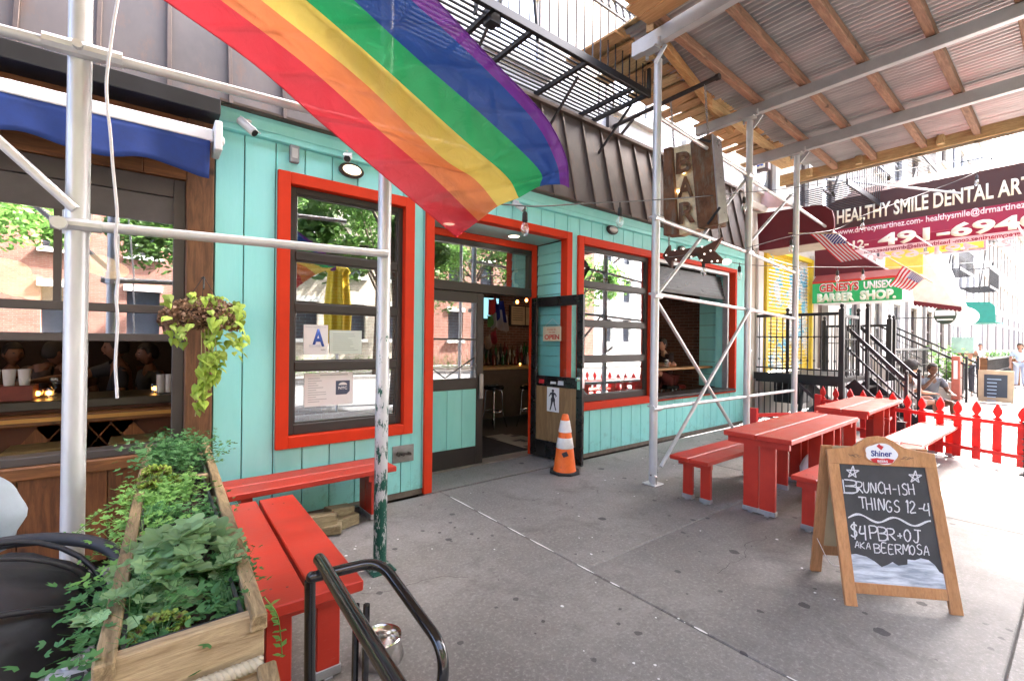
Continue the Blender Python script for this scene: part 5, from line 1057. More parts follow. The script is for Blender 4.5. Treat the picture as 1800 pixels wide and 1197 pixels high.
# ============================================================ PLANTS
def leaf_mat(name, c1, c2, rough=.5, trans=.3, edge=None):
    if name in MATS: return MATS[name]
    t = NT(name); t.t.nodes.remove(t.b); n = t.noise(t.coord(), 8, 4, .6); oi = t.n('ObjectInfo'); c = t.mix(t.ramp(n, .3, .7), c1, c2)
    hs = t.n('HueSaturation'); mr = t.n('MapRange'); mr.inputs['To Min'].default_value = .62; mr.inputs['To Max'].default_value = 1.3; t.l(oi.outputs['Random'], mr.inputs[0]); t.l(mr.outputs[0], hs.inputs['Value']); t.l(c, hs.inputs['Color']); c = hs.outputs[0]
    if edge:
        uv = t.n('TexCoord').outputs['Object']; ln = t.n('VectorMath', operation='LENGTH'); t.l(uv, ln.inputs[0]); c = t.mix(t.ramp(ln.outputs['Value'], edge[1], edge[2]), edge[0], c)
    df = t.n('BsdfDiffuse'); tr_ = t.n('BsdfTranslucent'); gl = t.n('BsdfGlossy'); gl.inputs['Roughness'].default_value = rough
    t.l(c, df.inputs[0]); t.l(c, tr_.inputs[0]); m1 = t.n('MixShader'); m1.inputs[0].default_value = trans; t.l(df.outputs[0], m1.inputs[1]); t.l(tr_.outputs[0], m1.inputs[2])
    m2 = t.n('MixShader'); m2.inputs[0].default_value = .025; t.l(m1.outputs[0], m2.inputs[1]); t.l(gl.outputs[0], m2.inputs[2]); t.l(m2.outputs[0], t.out.inputs[0]); MATS[name] = t.m; return t.m
def lobed(R=.035, lobes=7, depth=.22, fold=.25, n=28):
    """round scalloped leaf, stem at origin notch, centre near origin"""
    m = MB(); m.v.append((0, 0, -.12*R))
    for k in range(n):
        a = math.pi*2*k/n; notch = .65 if abs(((a+math.pi) % (2*math.pi))-math.pi) < .2 else 1
        r = R*(1-depth*(.5+.5*math.cos(lobes*a)))*notch; m.v.append((-r*math.cos(a), r*math.sin(a), fold*R*(.45*math.sin(lobes*a)+.35*(r/R)**2)))
    for k in range(n): m.f.append((0, 1+k, 1+(k+1) % n)); m.mi.append(0)
    return m
def heart(R=.035):
    m = MB(); pr = [(0, 0), (.35, .42), (.15, .75), (-.35, .85), (-.7, .4)]
    out = [(.0, 0), (-.25, .55), (.15, .8), (.7, .62), (1.2, .3), (1.75, 0)]
    m.v = [(x*R, y*R, -.28*abs(y)*R-.12*R*x*x) for x, y in out]+[(x*R, -y*R, -.28*abs(y)*R-.12*R*x*x) for x, y in out[1:-1]]
    mid = len(m.v); m.v += [(.5*R, 0, .05*R), (1.1*R, 0, -.02*R)]
    F_ = [(0, 1, mid), (1, 2, mid), (2, 3, mid), (3, mid+1, mid), (3, 4, mid+1), (4, 5, mid+1)]; F2 = [(0, mid, 6), (6, mid, 7), (7, mid, 8), (8, mid, mid+1), (8, mid+1, 9), (9, mid+1, 5)]
    m.f = F_+F2; m.mi = [0]*12; return m
def orient(yaw, pitch, roll): return Matrix.Rotation(yaw, 4, 'Z') @ Matrix.Rotation(pitch, 4, 'Y') @ Matrix.Rotation(roll, 4, 'X')
def put(mesh, par, p, yaw, pitch, roll, s, name='leaf'):
    o = bpy.data.objects.new(name, mesh); COL.objects.link(o); o.parent = par; o.location = Vector(p)-Vector(par['off']); o.rotation_euler = orient(yaw, pitch, roll).to_euler(); o.scale = (s, s, s); return o
def sprigs(region, n, leafR, height, mat, par, name='foliage', spread=.05, seed=1, nl=12, droop=0, shape='fern'):
    """many small stems with tiny leaves joined as foliage"""
    rnd = random.Random(seed); m = MB()
    for i in range(n):
        p = Vector(region(rnd)); d = Vector((rnd.uniform(-1, 1)*spread, rnd.uniform(-1, 1)*spread, height*rnd.uniform(.5, 1.15)))
        side = Vector((d.x, d.y, 0)); end = p+d+side*.5+Vector((0, 0, -droop*rnd.random()))
        q0 = p
        for k in range(nl):
            t_ = (k+1)/nl; c = p+d*t_*(1)+(end-(p+d))*t_*t_; a = rnd.uniform(0, 6.28); el = rnd.uniform(-.3, .7); R_ = leafR*rnd.uniform(.6, 1.3)
            u_ = Vector((math.cos(a)*math.cos(el), math.sin(a)*math.cos(el), math.sin(el))); v_ = Vector((-math.sin(a), math.cos(a), rnd.uniform(-.5, .5))).normalized()
            if shape == 'fern':
                c2 = c+u_*R_*.4
                for s_ in (-1, 0, 1):
                    w_ = (u_+v_*s_*.9).normalized(); x_ = w_.cross(u_.cross(v_)).normalized()*R_*.22
                    m.add([c2, c2+w_*R_*.55+x_, c2+w_*R_, c2+w_*R_*.55-x_], [(0, 1, 2, 3)])
            else:
                m.add([c, c+u_*R_*.5+v_*R_*.45, c+u_*R_*1.1, c+u_*R_*.5-v_*R_*.45], [(0, 1, 2, 3)])
        m.add([p, p+Vector((.0015, 0, 0)), p+d+Vector((.0015, 0, 0)), p+d], [(0, 1, 2, 3)])
    return m.build(name, mat, par, kind='stuff')
pl = thing('planter', (.11, 2.7, 0), 'tall weathered pine trough planter with rope trim and black trays of soil', 'planter')
pw = wood('planter_pine', (.15, .10, .045), (.40, .29, .15), 1, .8, 1.6, bump=.5); pwx = wood('planter_pine_x', (.24, .16, .08), (.50, .38, .22), 0, .8, 1.4, bump=.5)
zr = .85
# rim boards: right from (.31,3.25) to (.245,1.1); left from (-.035,2.9) to (-.105,1.25)
xr_ = lambda y: .247+(y-1.1)*.031; xl_ = lambda y: -.105+(y-1.2)*.030
for (f, s) in ((xr_, 1), (xl_, -1)):
    MB().bar((f(1.46)-s*.02, 1.39, zr-.02), (f(4.1)-s*.02, 4.1, zr-.02), .040, .045).build('rim_board', pw, pl, bev=.004)
    for k in range(4): MB().bar((f(1.46)-s*.02, 1.455, zr-.13-k*.17), (f(4.1)-s*.02, 4.08, zr-.13-k*.17), .022, .16).build('side_plank', pw, pl, bev=.004)
    for y_ in (1.48, 2.7, 4.05): MB().box(f(y_)-.035*s-.02, f(y_)-.035*s+.02, y_-.04, y_+.04, 0, zr-.045).build('leg', pw, pl)
for y_ in (2.28, 3.07, 3.62): MB().box(xl_(y_)+.045, xr_(y_)-.045, y_-.022, y_+.022, zr-.06, zr-.012).build('crossbar', pwx, pl, bev=.004)
MB().box(xl_(1.38)-.0, xr_(1.38)+.0, 1.415, 1.45, zr-.13, zr-.005).build('front_plank', pwx, pl, bev=.004); MB().box(xl_(1.3)+.0, xr_(1.3), 1.385, 1.42, zr-.36, zr-.135).build('front_plank', pwx, pl, bev=.004)
# rope trim
m = MB()
xa, xb = xl_(1.3)+.02, xr_(1.3)-.01
for q in range(3): m.tube([(xa+(xb-xa)*k/60, 1.385+.010*math.cos(k*.9+q*2.09), zr-.125+.010*math.sin(k*.9+q*2.09)) for k in range(61)], .009, 5)
m.build('rope', M('sisal_rope', (.52, .46, .34), .9, var=.2, bump=.6), pl, smooth=True)
# lower tier at the near end
for s, f in ((1, xr_), (-1, xl_)): MB().bar((f(1.3)-s*.02+.02*s, 1.375, zr-.14), (f(.7)-s*.02+.02*s, .80, zr-.28), .045, .05).build('arm', pw, pl, bev=.006)
MB().box(xl_(1)+.03, xr_(1)-.02, .85, 1.33, .40, .56).build('tray', M('black_plastic', (.02, .022, .028), .45, bump=.1), pl, bev=.005); MB().box(xl_(1)+.05, xr_(1)-.04, .87, 1.31, .5602, .563).build('soil', soil, pl)
for y0, y1 in ((1.455, 2.25), (2.31, 3.04), (3.10, 3.59), (3.65, 4.0)):
    MB().box(xl_(y0)+.047, xr_(y0)-.047, y0, y0+.012, zr-.15, zr-.012).box(xl_(y0)+.047, xr_(y0)-.047, y1-.012, y1, zr-.15, zr-.012).box(xl_(y0)+.047, xl_(y0)+.057, y0+.013, y1-.013, zr-.15, zr-.012).box(xr_(y0)-.057, xr_(y0)-.047, y0+.013, y1-.013, zr-.15, zr-.012).build('tray', MATS['black_plastic'], pl)
    m = MB(); nx, ny = 10, 14; vs2 = [(xl_(y0)+.06+(xr_(y0)-xl_(y0)-.12)*i/nx, y0+.014+(y1-y0-.028)*j/ny, zr-.05+random.uniform(-.012, .012)) for i in range(nx+1) for j in range(ny+1)]
    m.add(vs2, [(i*(ny+1)+j, (i+1)*(ny+1)+j, (i+1)*(ny+1)+j+1, i*(ny+1)+j+1) for i in range(nx) for j in range(ny)]); m.build('soil', soil, pl, smooth=True)
gm = leaf_mat('geranium_leaf', (.19, .35, .15), (.33, .50, .25)); gmesh = [lobed(.052, 7, .2, .10, 42).mesh('leaf', gm), lobed(.058, 5, .30, .16, 40).mesh('leaf', gm), lobed(.044, 9, .16, .14, 45).mesh('leaf', gm), lobed(.064, 7, .26, .12, 42).mesh('leaf', gm)]
rndp = random.Random(4)
def clump(name, label, cat, cx, cy, rx, ry, n, meshes, h0, h1, s0=.7, s1=1.25, stems=None, z=zr-.05):
    t = thing(name, (cx, cy, z), label, cat); m = MB()
    for k in range(n):
        a = rndp.uniform(0, 6.28); r = math.sqrt(rndp.random()); x_, y_ = cx+rx*r*math.cos(a), cy+ry*r*math.sin(a); h = (h0+(h1-h0)*(1-r*r)*rndp.uniform(.7, 1.1)); p = (x_, y_, z+h)
        put(rndp.choice(meshes), t, p, rndp.uniform(0, 6.28), rndp.uniform(-.5, .35), rndp.uniform(-.4, .4), rndp.uniform(s0, s1))
        m.tube([(cx+(x_-cx)*.4, cy+(y_-cy)*.4, z), (x_, y_, z+h-.003)], .0016, 3)
    m.build('stems', stems or gm, t, kind='stuff'); return t
clump('geranium', 'bushy geranium with broad scalloped green leaves in the nearest full bed of the planter', 'plant', .10, 1.93, .15, .28, 58, gmesh, .03, .14)
clump('geranium', 'small geranium clump leaning over the street side rim near the planter front', 'plant', -.04, 1.68, .09, .12, 16, gmesh, .03, .09, .6, .9)
fm = leaf_mat('parsley_leaf', (.075, .22, .075), (.15, .36, .12)); fm2 = leaf_mat('fresh_green_leaf', (.13, .31, .07), (.26, .48, .13))
rg = lambda x0, x1, y0, y1: (lambda r: (r.uniform(x0, x1), r.uniform(y0, y1), zr-.045))
def sprig_plant(label, region, n, R_, h, mat, c, **k):
    t = thing('herb', c, label, 'plant'); sprigs(region, n, R_, h, mat, t, **k); return t
sprig_plant('dark feathery green herb filling the far end of the planter', rg(-.0, .27, 3.2, 3.95), 150, .026, .15, fm, (.13, 3.5, zr), seed=1, nl=9, spread=.12)
sprig_plant('fine green herb growing behind the coleus in the planter', rg(-.03, .18, 2.62, 3.0), 90, .022, .09, fm2, (.1, 2.9, zr), seed=2, nl=8, spread=.08)
sprig_plant('low creeping herb on the dark soil of the middle bed', rg(.0, .24, 2.34, 2.6), 60, .020, .05, fm, (.14, 2.4, zr), seed=3, nl=7, spread=.07)
sprig_plant('sprawling parsley along the bench side rim of the planter', rg(.16, .235, 1.50, 1.85), 70, .024, .07, fm, (.22, 1.6, zr), seed=4, nl=8, spread=.07, droop=.1)
sprig_plant('trailing green herb spilling over the street side corner of the planter', rg(-.09, .03, 1.48, 1.85), 110, .024, .09, fm, (-.05, 1.55, zr), seed=5, nl=8, spread=.12, droop=.16)
sprig_plant('leafy green herb hanging over the street side rim in the middle of the planter', rg(-.08, .03, 1.95, 2.9), 120, .022, .08, fm2, (-.04, 2.4, zr), seed=6, nl=8, spread=.12, droop=.14)
cm = leaf_mat('coleus_leaf', (.24, .36, .05), (.34, .46, .09), edge=((.10, .03, .02), .006, .020)); cmesh = [lobed(.028, 9, .12, .45).mesh('leaf', cm), lobed(.024, 7, .14, .5).mesh('leaf', cm)]
clump('coleus', 'lime and maroon coleus at the street side of the middle bed of the planter', 'plant', .03, 2.93, .08, .1, 26, cmesh, .05, .14, 1.0, 1.5)
clump('coleus', 'small lime and maroon coleus at the front of the planter', 'plant', .03, 1.54, .08, .06, 24, cmesh, .0, .06, .55, .85)
# straggling vine strands over the street side
t = thing('vine', (-.1, 2.6, .8), 'thin straggling green vine reaching out from the planter towards the tavern', 'plant'); m = MB()
for (pp) in ([(-.05, 2.7, .84), (-.12, 2.75, .84), (-.2, 2.78, .78), (-.27, 2.8, .70)], [(-.08, 2.2, .84), (-.16, 2.25, .80), (-.22, 2.3, .7)], [(.27, 1.5, .84), (.31, 1.52, .76), (.33, 1.55, .62)]):
    c = catmull(pp, 5); m.tube(c, .0018, 3)
    for q in c[2:]:
        a = rndp.uniform(0, 6.28); 
        for s_ in (0, 1.6): u_ = Vector((math.cos(a+s_), math.sin(a+s_), .3)); v_ = Vector((-math.sin(a+s_), math.cos(a+s_), 0)); m.add([q, q+u_*.012+v_*.009, q+u_*.028, q+u_*.012-v_*.009], [(0, 1, 2, 3)])
m.build('foliage', fm2, t, kind='stuff')
# hanging basket
hb = thing('hanging_basket', (.30, 4.0, 1.75), 'hanging plant with dead brown flowers and trailing lime green leaves on the tavern corner post', 'plant')
MB().lathe((.30, 4.0, 0), [(.06, 1.66), (.12, 1.70), (.15, 1.80), (.14, 1.80), (.11, 1.71)], 16).build('pot', M('dark_wicker', (.05, .03, .02), .9), hb)
MB().tube([(.30, 4.0, 1.95), (.31, 4.12, 2.05), (.31, 4.29, 2.06)], .006, 5).tube([(.17, 4.0, 1.8), (.30, 4.0, 2.04)], .002, 4).tube([(.43, 4.0, 1.8), (.30, 4.0, 2.04)], .002, 4).tube([(.3, 4.13, 1.8), (.30, 4.0, 2.04)], .002, 4).build('hanger', ironM, hb)
brn = leaf_mat('dead_flower', (.22, .12, .07), (.46, .29, .18), trans=.15); r_ = random.Random(8); m = MB()
for k in range(2400):
    a = r_.uniform(0, 6.28); ph = math.acos(r_.uniform(-.55, .95)); rr = r_.uniform(.75, 1.05)
    p = Vector((.30+.25*rr*math.sin(ph)*math.cos(a), 4.0+.17*rr*math.sin(ph)*math.sin(a), 1.735+.15*rr*math.cos(ph))); s_ = r_.uniform(.009, .018)
    n_ = Vector((r_.uniform(-1, 1), r_.uniform(-1, 1), r_.uniform(-1, 1))).normalized(); u_ = n_.orthogonal().normalized(); v_ = n_.cross(u_)
    m.add([p-u_*s_, p-v_*s_*.7+n_*s_*.3, p+u_*s_, p+v_*s_*.7-n_*s_*.3], [(0, 1, 2, 3)])
m.build('dead_flowers', brn, hb, kind='stuff')
lm = leaf_mat('lime_leaf', (.30, .46, .05), (.46, .60, .12), trans=.4); hmesh = [heart(.026).mesh('leaf', lm), heart(.033).mesh('leaf', lm)]
def hang(n, fn, s0=.8, s1=1.3):
    for k in range(n):
        p = fn(k/n); put(r_.choice(hmesh), hb, p, r_.uniform(-2.6, -.6), r_.uniform(.4, 1.3), r_.uniform(-.5, .5), r_.uniform(s0, s1))
hang(80, lambda t: (.39+r_.uniform(-.09, .17), 3.83+r_.uniform(-.05, .14), 1.86-.36*t+r_.uniform(-.05, .05)), .9, 1.5)
hang(18, lambda t: (.16+r_.uniform(-.07, .07), 3.85+r_.uniform(-.04, .08), 1.73-.16*t+r_.uniform(-.03, .03)))
hang(24, lambda t: (.30+r_.uniform(-.1, .12), 4.0+r_.uniform(-.1, .1), 1.87+r_.uniform(-.03, .05)))
hang(3, lambda t: (.09, 3.9, 1.86+r_.uniform(-.03, .03)), 1.2, 1.6)
stm = MB()
for j in range(5):
    pts = catmull([(.28+.02*j, 3.88, 1.68), (.28+.022*j, 3.84, 1.5), (.27+.03*j, 3.85, 1.3+.05*j), (.25+.035*j, 3.86, 1.05+.08*j)], 8); stm.tube(pts, .003, 4)
    for q in pts[9:]:
        if r_.random() < .9: put(r_.choice(hmesh), hb, (q.x+r_.uniform(-.02, .02), q.y-.01, q.z), r_.uniform(-2.6, -.6), r_.uniform(.5, 1.3), r_.uniform(-.4, .4), r_.uniform(.8, 1.5))
stm.build('vine_stem', M('stem_tan', (.35, .34, .14), .6), hb)

# ============================================================ BIKE RACK, BOWL, STROLLER
br = thing('bike_rack', (.55, 1.4, 0), 'glossy black tubular rack of two bent pipes in front of the planter bench', 'rack')
gb = M('gloss_black', (.010, .010, .011), .16, var=.1, bump=.02, coat=.5)
k_ = .78
a0 = atZ(563, 985, .80); a1 = atZ(640, 1110, .80); a2 = a1+(a1-a0).normalized()*.42
leg1 = Vector((a0.x+.006, a0.y-.01, 0))
MB().tube([a0+Vector((0, .012, .0)), a0, a1, a2], .0215, 12).build('top_pipe', gb, br, smooth='auto'); MB().ball(a0+Vector((0, .012, 0)), .0215, 12, 8).build('end_cap', gb, br, smooth=True)
pA = atZ(548, 1014, .765); MB().tube([pA+Vector((0, .02, -.02)), Vector((pA.x, pA.y, .0))], .019, 10).build('upright', gb, br, smooth='auto')
l0 = pA; l1 = atZ(668, 985, .765); l2 = atZ(783, 1143, .60); l3 = atZ(776, 1197, .42); l4 = Vector((l3.x-.09, l3.y-.12, .30)); l5 = Vector((l4.x-.12, l4.y-.10, .25))
MB().tube(fillet([l0, l1, l2, l4, l5], .075, 7), .019, 12).build('loop_pipe', gb, br, smooth='auto'); MB().ball(l0, .020, 10, 7).build('end_cap', gb, br, smooth=True)
for px_ in (622, 640): q = atZ(px_, 1090, .70); MB().tube([q+Vector((-.0, -.02, .06)), (q.x, q.y, 0)], .011, 8).build('upright', gb, br, smooth='auto')
bw = MB().lathe((.925, 2.2, 0), [(.105, .0), (.11, .012), (.095, .075), (.092, .105), (.100, .112), (.096, .118), (.086, .108), (.080, .05), (.03, .035), (.0, .034)], 28).build('dog_bowl', M('brushed_bowl', (.62, .60, .58), .16, 1, var=.15, bump=.05), None, smooth='auto', label='shiny steel water bowl on the concrete behind the black rack', cat='bowl')
str_ = thing('stroller', (-.3, 1.9, 0), 'black baby stroller with folded hood and navy seat at the lower left', 'stroller')
fab = M('black_nylon', (.018, .018, .022), .48, var=.25, vscale=5, bump=.35, bscale=18); nvy = M('navy_seat', (.012, .022, .075), .7, var=.25, bump=.3)
# hood : swept ribs of fabric
def hood(c, rx, ry, rz, a0, a1, n=22, m_=18, wr=.012):
    m = MB()
    for i in range(n+1):
        th = a0+(a1-a0)*i/n
        for j in range(m_+1):
            ph = math.pi*j/m_; r = 1+wr*math.sin(i*2.4)+.02*math.sin(j*1.9+i)
            m.v.append((c[0]+rx*math.cos(ph)*r, c[1]+ry*math.sin(ph)*math.cos(th)*r, c[2]+rz*math.sin(ph)*math.sin(th)*r))
    for i in range(n):
        for j in range(m_): a = i*(m_+1)+j; m.f.append((a, a+1, a+m_+2, a+m_+1)); m.mi.append(0)
    return m
hc = (-.41, 2.06, .64)
o = hood(hc, .30, .33, .265, rad(20), rad(176), wr=.028).build('hood', fab, str_, smooth=True); o.modifiers.new('t', 'SOLIDIFY').thickness = .006
rim = [(hc[0]+.305*math.cos(math.pi*k/16), hc[1]+.365*math.sin(math.pi*k/16)*math.cos(rad(28)), hc[2]+.305*math.sin(math.pi*k/16)*math.sin(rad(28))) for k in range(17)]
MB().tube(rim, .014, 8).build('hood_rim', fab, str_, smooth=True)
for a_d in (60, 100, 135): MB().tube([(hc[0]+.312*math.cos(math.pi*k/16), hc[1]+.372*math.sin(math.pi*k/16)*math.cos(rad(a_d)), hc[2]+.312*math.sin(math.pi*k/16)*math.sin(rad(a_d))) for k in range(17)], .009, 6).build('hood_rib', fab, str_, smooth=True)
m = MB(); m.tube(catmull([(-.12, 1.85, .60), (-.07, 2.0, .72), (-.10, 2.18, .83), (-.3, 2.32, .875), (-.6, 2.34, .88)], 6), .022, 10); m.build('handlebar', M('foam_grip', (.035, .035, .04), .6), str_, smooth=True)
m = MB(); m.ball((-.36, 1.72, .42), (.22, .26, .14), 16, 10); m.build('seat', nvy, str_, smooth=True)
m = MB(); m.ball((-.34, 1.5, .30), (.2, .2, .15), 14, 9); m.build('footrest', nvy, str_, smooth=True)
for x_ in (-.62, -.13):
    MB().tube([(x_, 2.2, .62), (x_-.0, 1.9, .35), (x_, 1.45, .16)], .013, 8).build('frame_tube', M('dark_tube', (.03, .03, .032), .35, .5), str_)
    for y_ in (2.15, 1.4): w_ = MB().tube(arc((x_, y_, .12), .10, 0, 2*math.pi*15/16, 15, (0, 1, 0), (0, 0, 1)), .02, 8, closed=True).build('wheel', M('tyre', (.02, .02, .02), .8), str_, smooth=True); MB().lathe((x_, y_, .12), [(.05, -.012), (.05, .012)], 12, 'x').build('hub', MATS['dark_tube'], w_)
MB().tube([(-.62, 2.1, .2), (-.13, 2.1, .2)], .01, 6).build('axle', MATS['dark_tube'], str_); MB().bar((-.16, 1.86, .60), (-.20, 1.60, .30), .03, .004).build('strap', M('strap_black', (.015, .015, .015), .5), str_)
m = MB(); m.ball((-.52, 2.52, .93), (.15, .12, .17), 36, 24); r5 = random.Random(2)
m.v = [(v[0]+.007*math.sin(v[2]*48+v[0]*30), v[1]+.012*math.sin(v[0]*60+v[2]*12), v[2]+.004*math.sin(v[0]*50)) for v in m.v]
m.build('blanket', M('pale_blue_cloth', (.36, .43, .50), .85, var=.08, vscale=5, bump=.3, bscale=40), None, smooth=True, label='pale blue cotton cloth bundled on top of the stroller handle', cat='cloth')

# ============================================================ STRING LIGHTS
def bulb_string(name, pts, label, bulbs, yb=None, grp='festoon bulbs'):
    P_ = [Vector(p) for p in pts]; MB().tube(catmull(P_, 8), .006, 5).build('festoon_cable', cableM, None, label=label, cat='cable')
    for (p, lb) in bulbs:
        p = Vector(p); t = thing('festoon_bulb', tuple(p), lb, 'bulb', grp); 
        MB().tube([p+Vector((0, 0, .0)), p+Vector((.0, 0, -.05))], .006, 5).lathe(p, [(.014, -.05), (.022, -.065), (.024, -.13), (.018, -.135)], 10).build('socket', cableM, t, smooth='auto')
        MB().lathe(p, [(.014, -.135), (.030, -.165), (.036, -.195), (.030, -.23), (.014, -.25), (.0, -.253)], 12).build('glass', bulb_glass, t, smooth=True)
        MB().tube([p+Vector((-.006, 0, -.14)), p+Vector((0, 0, -.20)), p+Vector((.006, 0, -.14))], .0022, 4).build('filament', M('filament', (.6, .5, .35), .4, .5, bump=0), t)
Yc = YP-.09
c1 = [atY(780, 352, Yc), atY(887, 360, Yc), atY(947, 363, Yc), atY(1031, 358, Yc), atY(1164, 351, Yc), atY(1318, 338, Yc), atY(1411, 328, 3.0), atY(1563, 303, 2.3), atY(1757, 268, 1.0)]
bulb_string('c', c1, 'black festoon cable running from the doorway past the hanging sign to the right', [(atY(923, 362, Yc), 'clear festoon bulb hanging by the doorway trim under the flag tip'), (atY(1090, 356, Yc), 'clear festoon bulb left of the tall scaffold post'), (atY(1308, 340, Yc-.03), 'clear festoon bulb hanging beside the second scaffold post at sign height'), (atY(1563, 304, 2.3), 'clear festoon bulb left one of two in front of the dental awning')])
c2 = [atY(1300, 440, 3.0), atY(1392, 415, 3.0), atY(1470, 403, 2.9), atY(1520, 378, 2.6), atY(1630, 338, 2.0), atY(1717, 303, 1.4), atY(1790, 262, 1.0)]
bulb_string('c', c2, 'second black festoon cable rising across the dental awning', [(atY(1391, 416, 3.0), 'clear festoon bulb in front of the plain maroon awning'), (atY(1516, 380, 2.6), 'clear festoon bulb hanging over the first letters of the dental awning'), (atY(1717, 304, 1.4), 'clear festoon bulb right one of two in front of the dental awning')])
c3 = [atY(1175, 452, 3.2), atY(1240, 448, 3.2), atY(1318, 466, 3.15), atY(1472, 470, 2.9), atY(1517, 469, 2.8), atY(1620, 468, 2.5), atY(1800, 455, 1.8)]
bulb_string('c', c3, 'low black festoon cable crossing in front of the barber shop sign', [(atY(1237, 452, 3.2), 'clear festoon bulb under the tail of the arrow sign'), (atY(1300, 462, 3.17), 'clear festoon bulb beside the second scaffold post below the drip edge'), (atY(1472, 471, 2.9), 'left clear festoon bulb above the green barber sign'), (atY(1517, 470, 2.8), 'right clear festoon bulb above the green barber sign'), (atY(1745, 459, 1.9), 'small far festoon bulb at the far right over the street')])
# ============================================================ PEOPLE
skin_l = M('skin_light', (.50, .27, .18), .5, var=.08, bump=0); skin_d = M('skin_dark', (.12, .055, .03), .5, var=.1, bump=0); hairm = M('hair_dark', (.02, .014, .011), .7, bump=.5, bscale=90)
def skinmesh(name, V, E_, Rs, mat, par, sub=1, root=0):
    me = bpy.data.meshes.new(name); off = Vector(par['off']); me.from_pydata([tuple(Vector(v)) for v in V], E_, []); me.materials.append(mat)
    o = bpy.data.objects.new(name, me); COL.objects.link(o); o.parent = par; o['off'] = (0, 0, 0)
    sk = o.modifiers.new('skin', 'SKIN'); lay = me.skin_vertices[0].data if me.skin_vertices else None
    for i, r in enumerate(Rs): lay[i].radius = (r, r) if not isinstance(r, tuple) else r; lay[i].use_root = (i == root)
    sk.use_smooth_shade = True; sk.branch_smoothing = .6
    ss = o.modifiers.new('sub', 'SUBSURF'); ss.levels = sub; ss.render_levels = sub; return o
SIT = dict(pel=(0, 0, .0), che=(.03, 0, .36), nec=(.06, 0, .52), hed=(.09, 0, .66), shL=(.04, .18, .47), shR=(.04, -.18, .47), elL=(.16, .24, .22), elR=(.16, -.24, .22), haL=(.38, .14, .20), haR=(.38, -.14, .20),
           hiL=(.02, .09, -.02), hiR=(.02, -.09, -.02), knL=(.43, .12, .03), knR=(.43, -.12, .03), anL=(.46, .12, -.38), anR=(.46, -.12, -.38), toL=(.60, .13, -.43), toR=(.60, -.13, -.43))
STAND = dict(pel=(0, 0, .95), che=(.0, 0, 1.28), nec=(.01, 0, 1.46), hed=(.04, 0, 1.60), shL=(0, .19, 1.40), shR=(0, -.19, 1.40), elL=(.02, .25, 1.12), elR=(.02, -.25, 1.12), haL=(.16, .24, .90), haR=(.16, -.24, .90),
             hiL=(0, .09, .92), hiR=(0, -.09, .92), knL=(.05, .10, .50), knR=(.02, -.10, .50), anL=(.0, .10, .08), anR=(-.02, -.10, .08), toL=(.14, .11, .03), toR=(.12, -.11, .03))
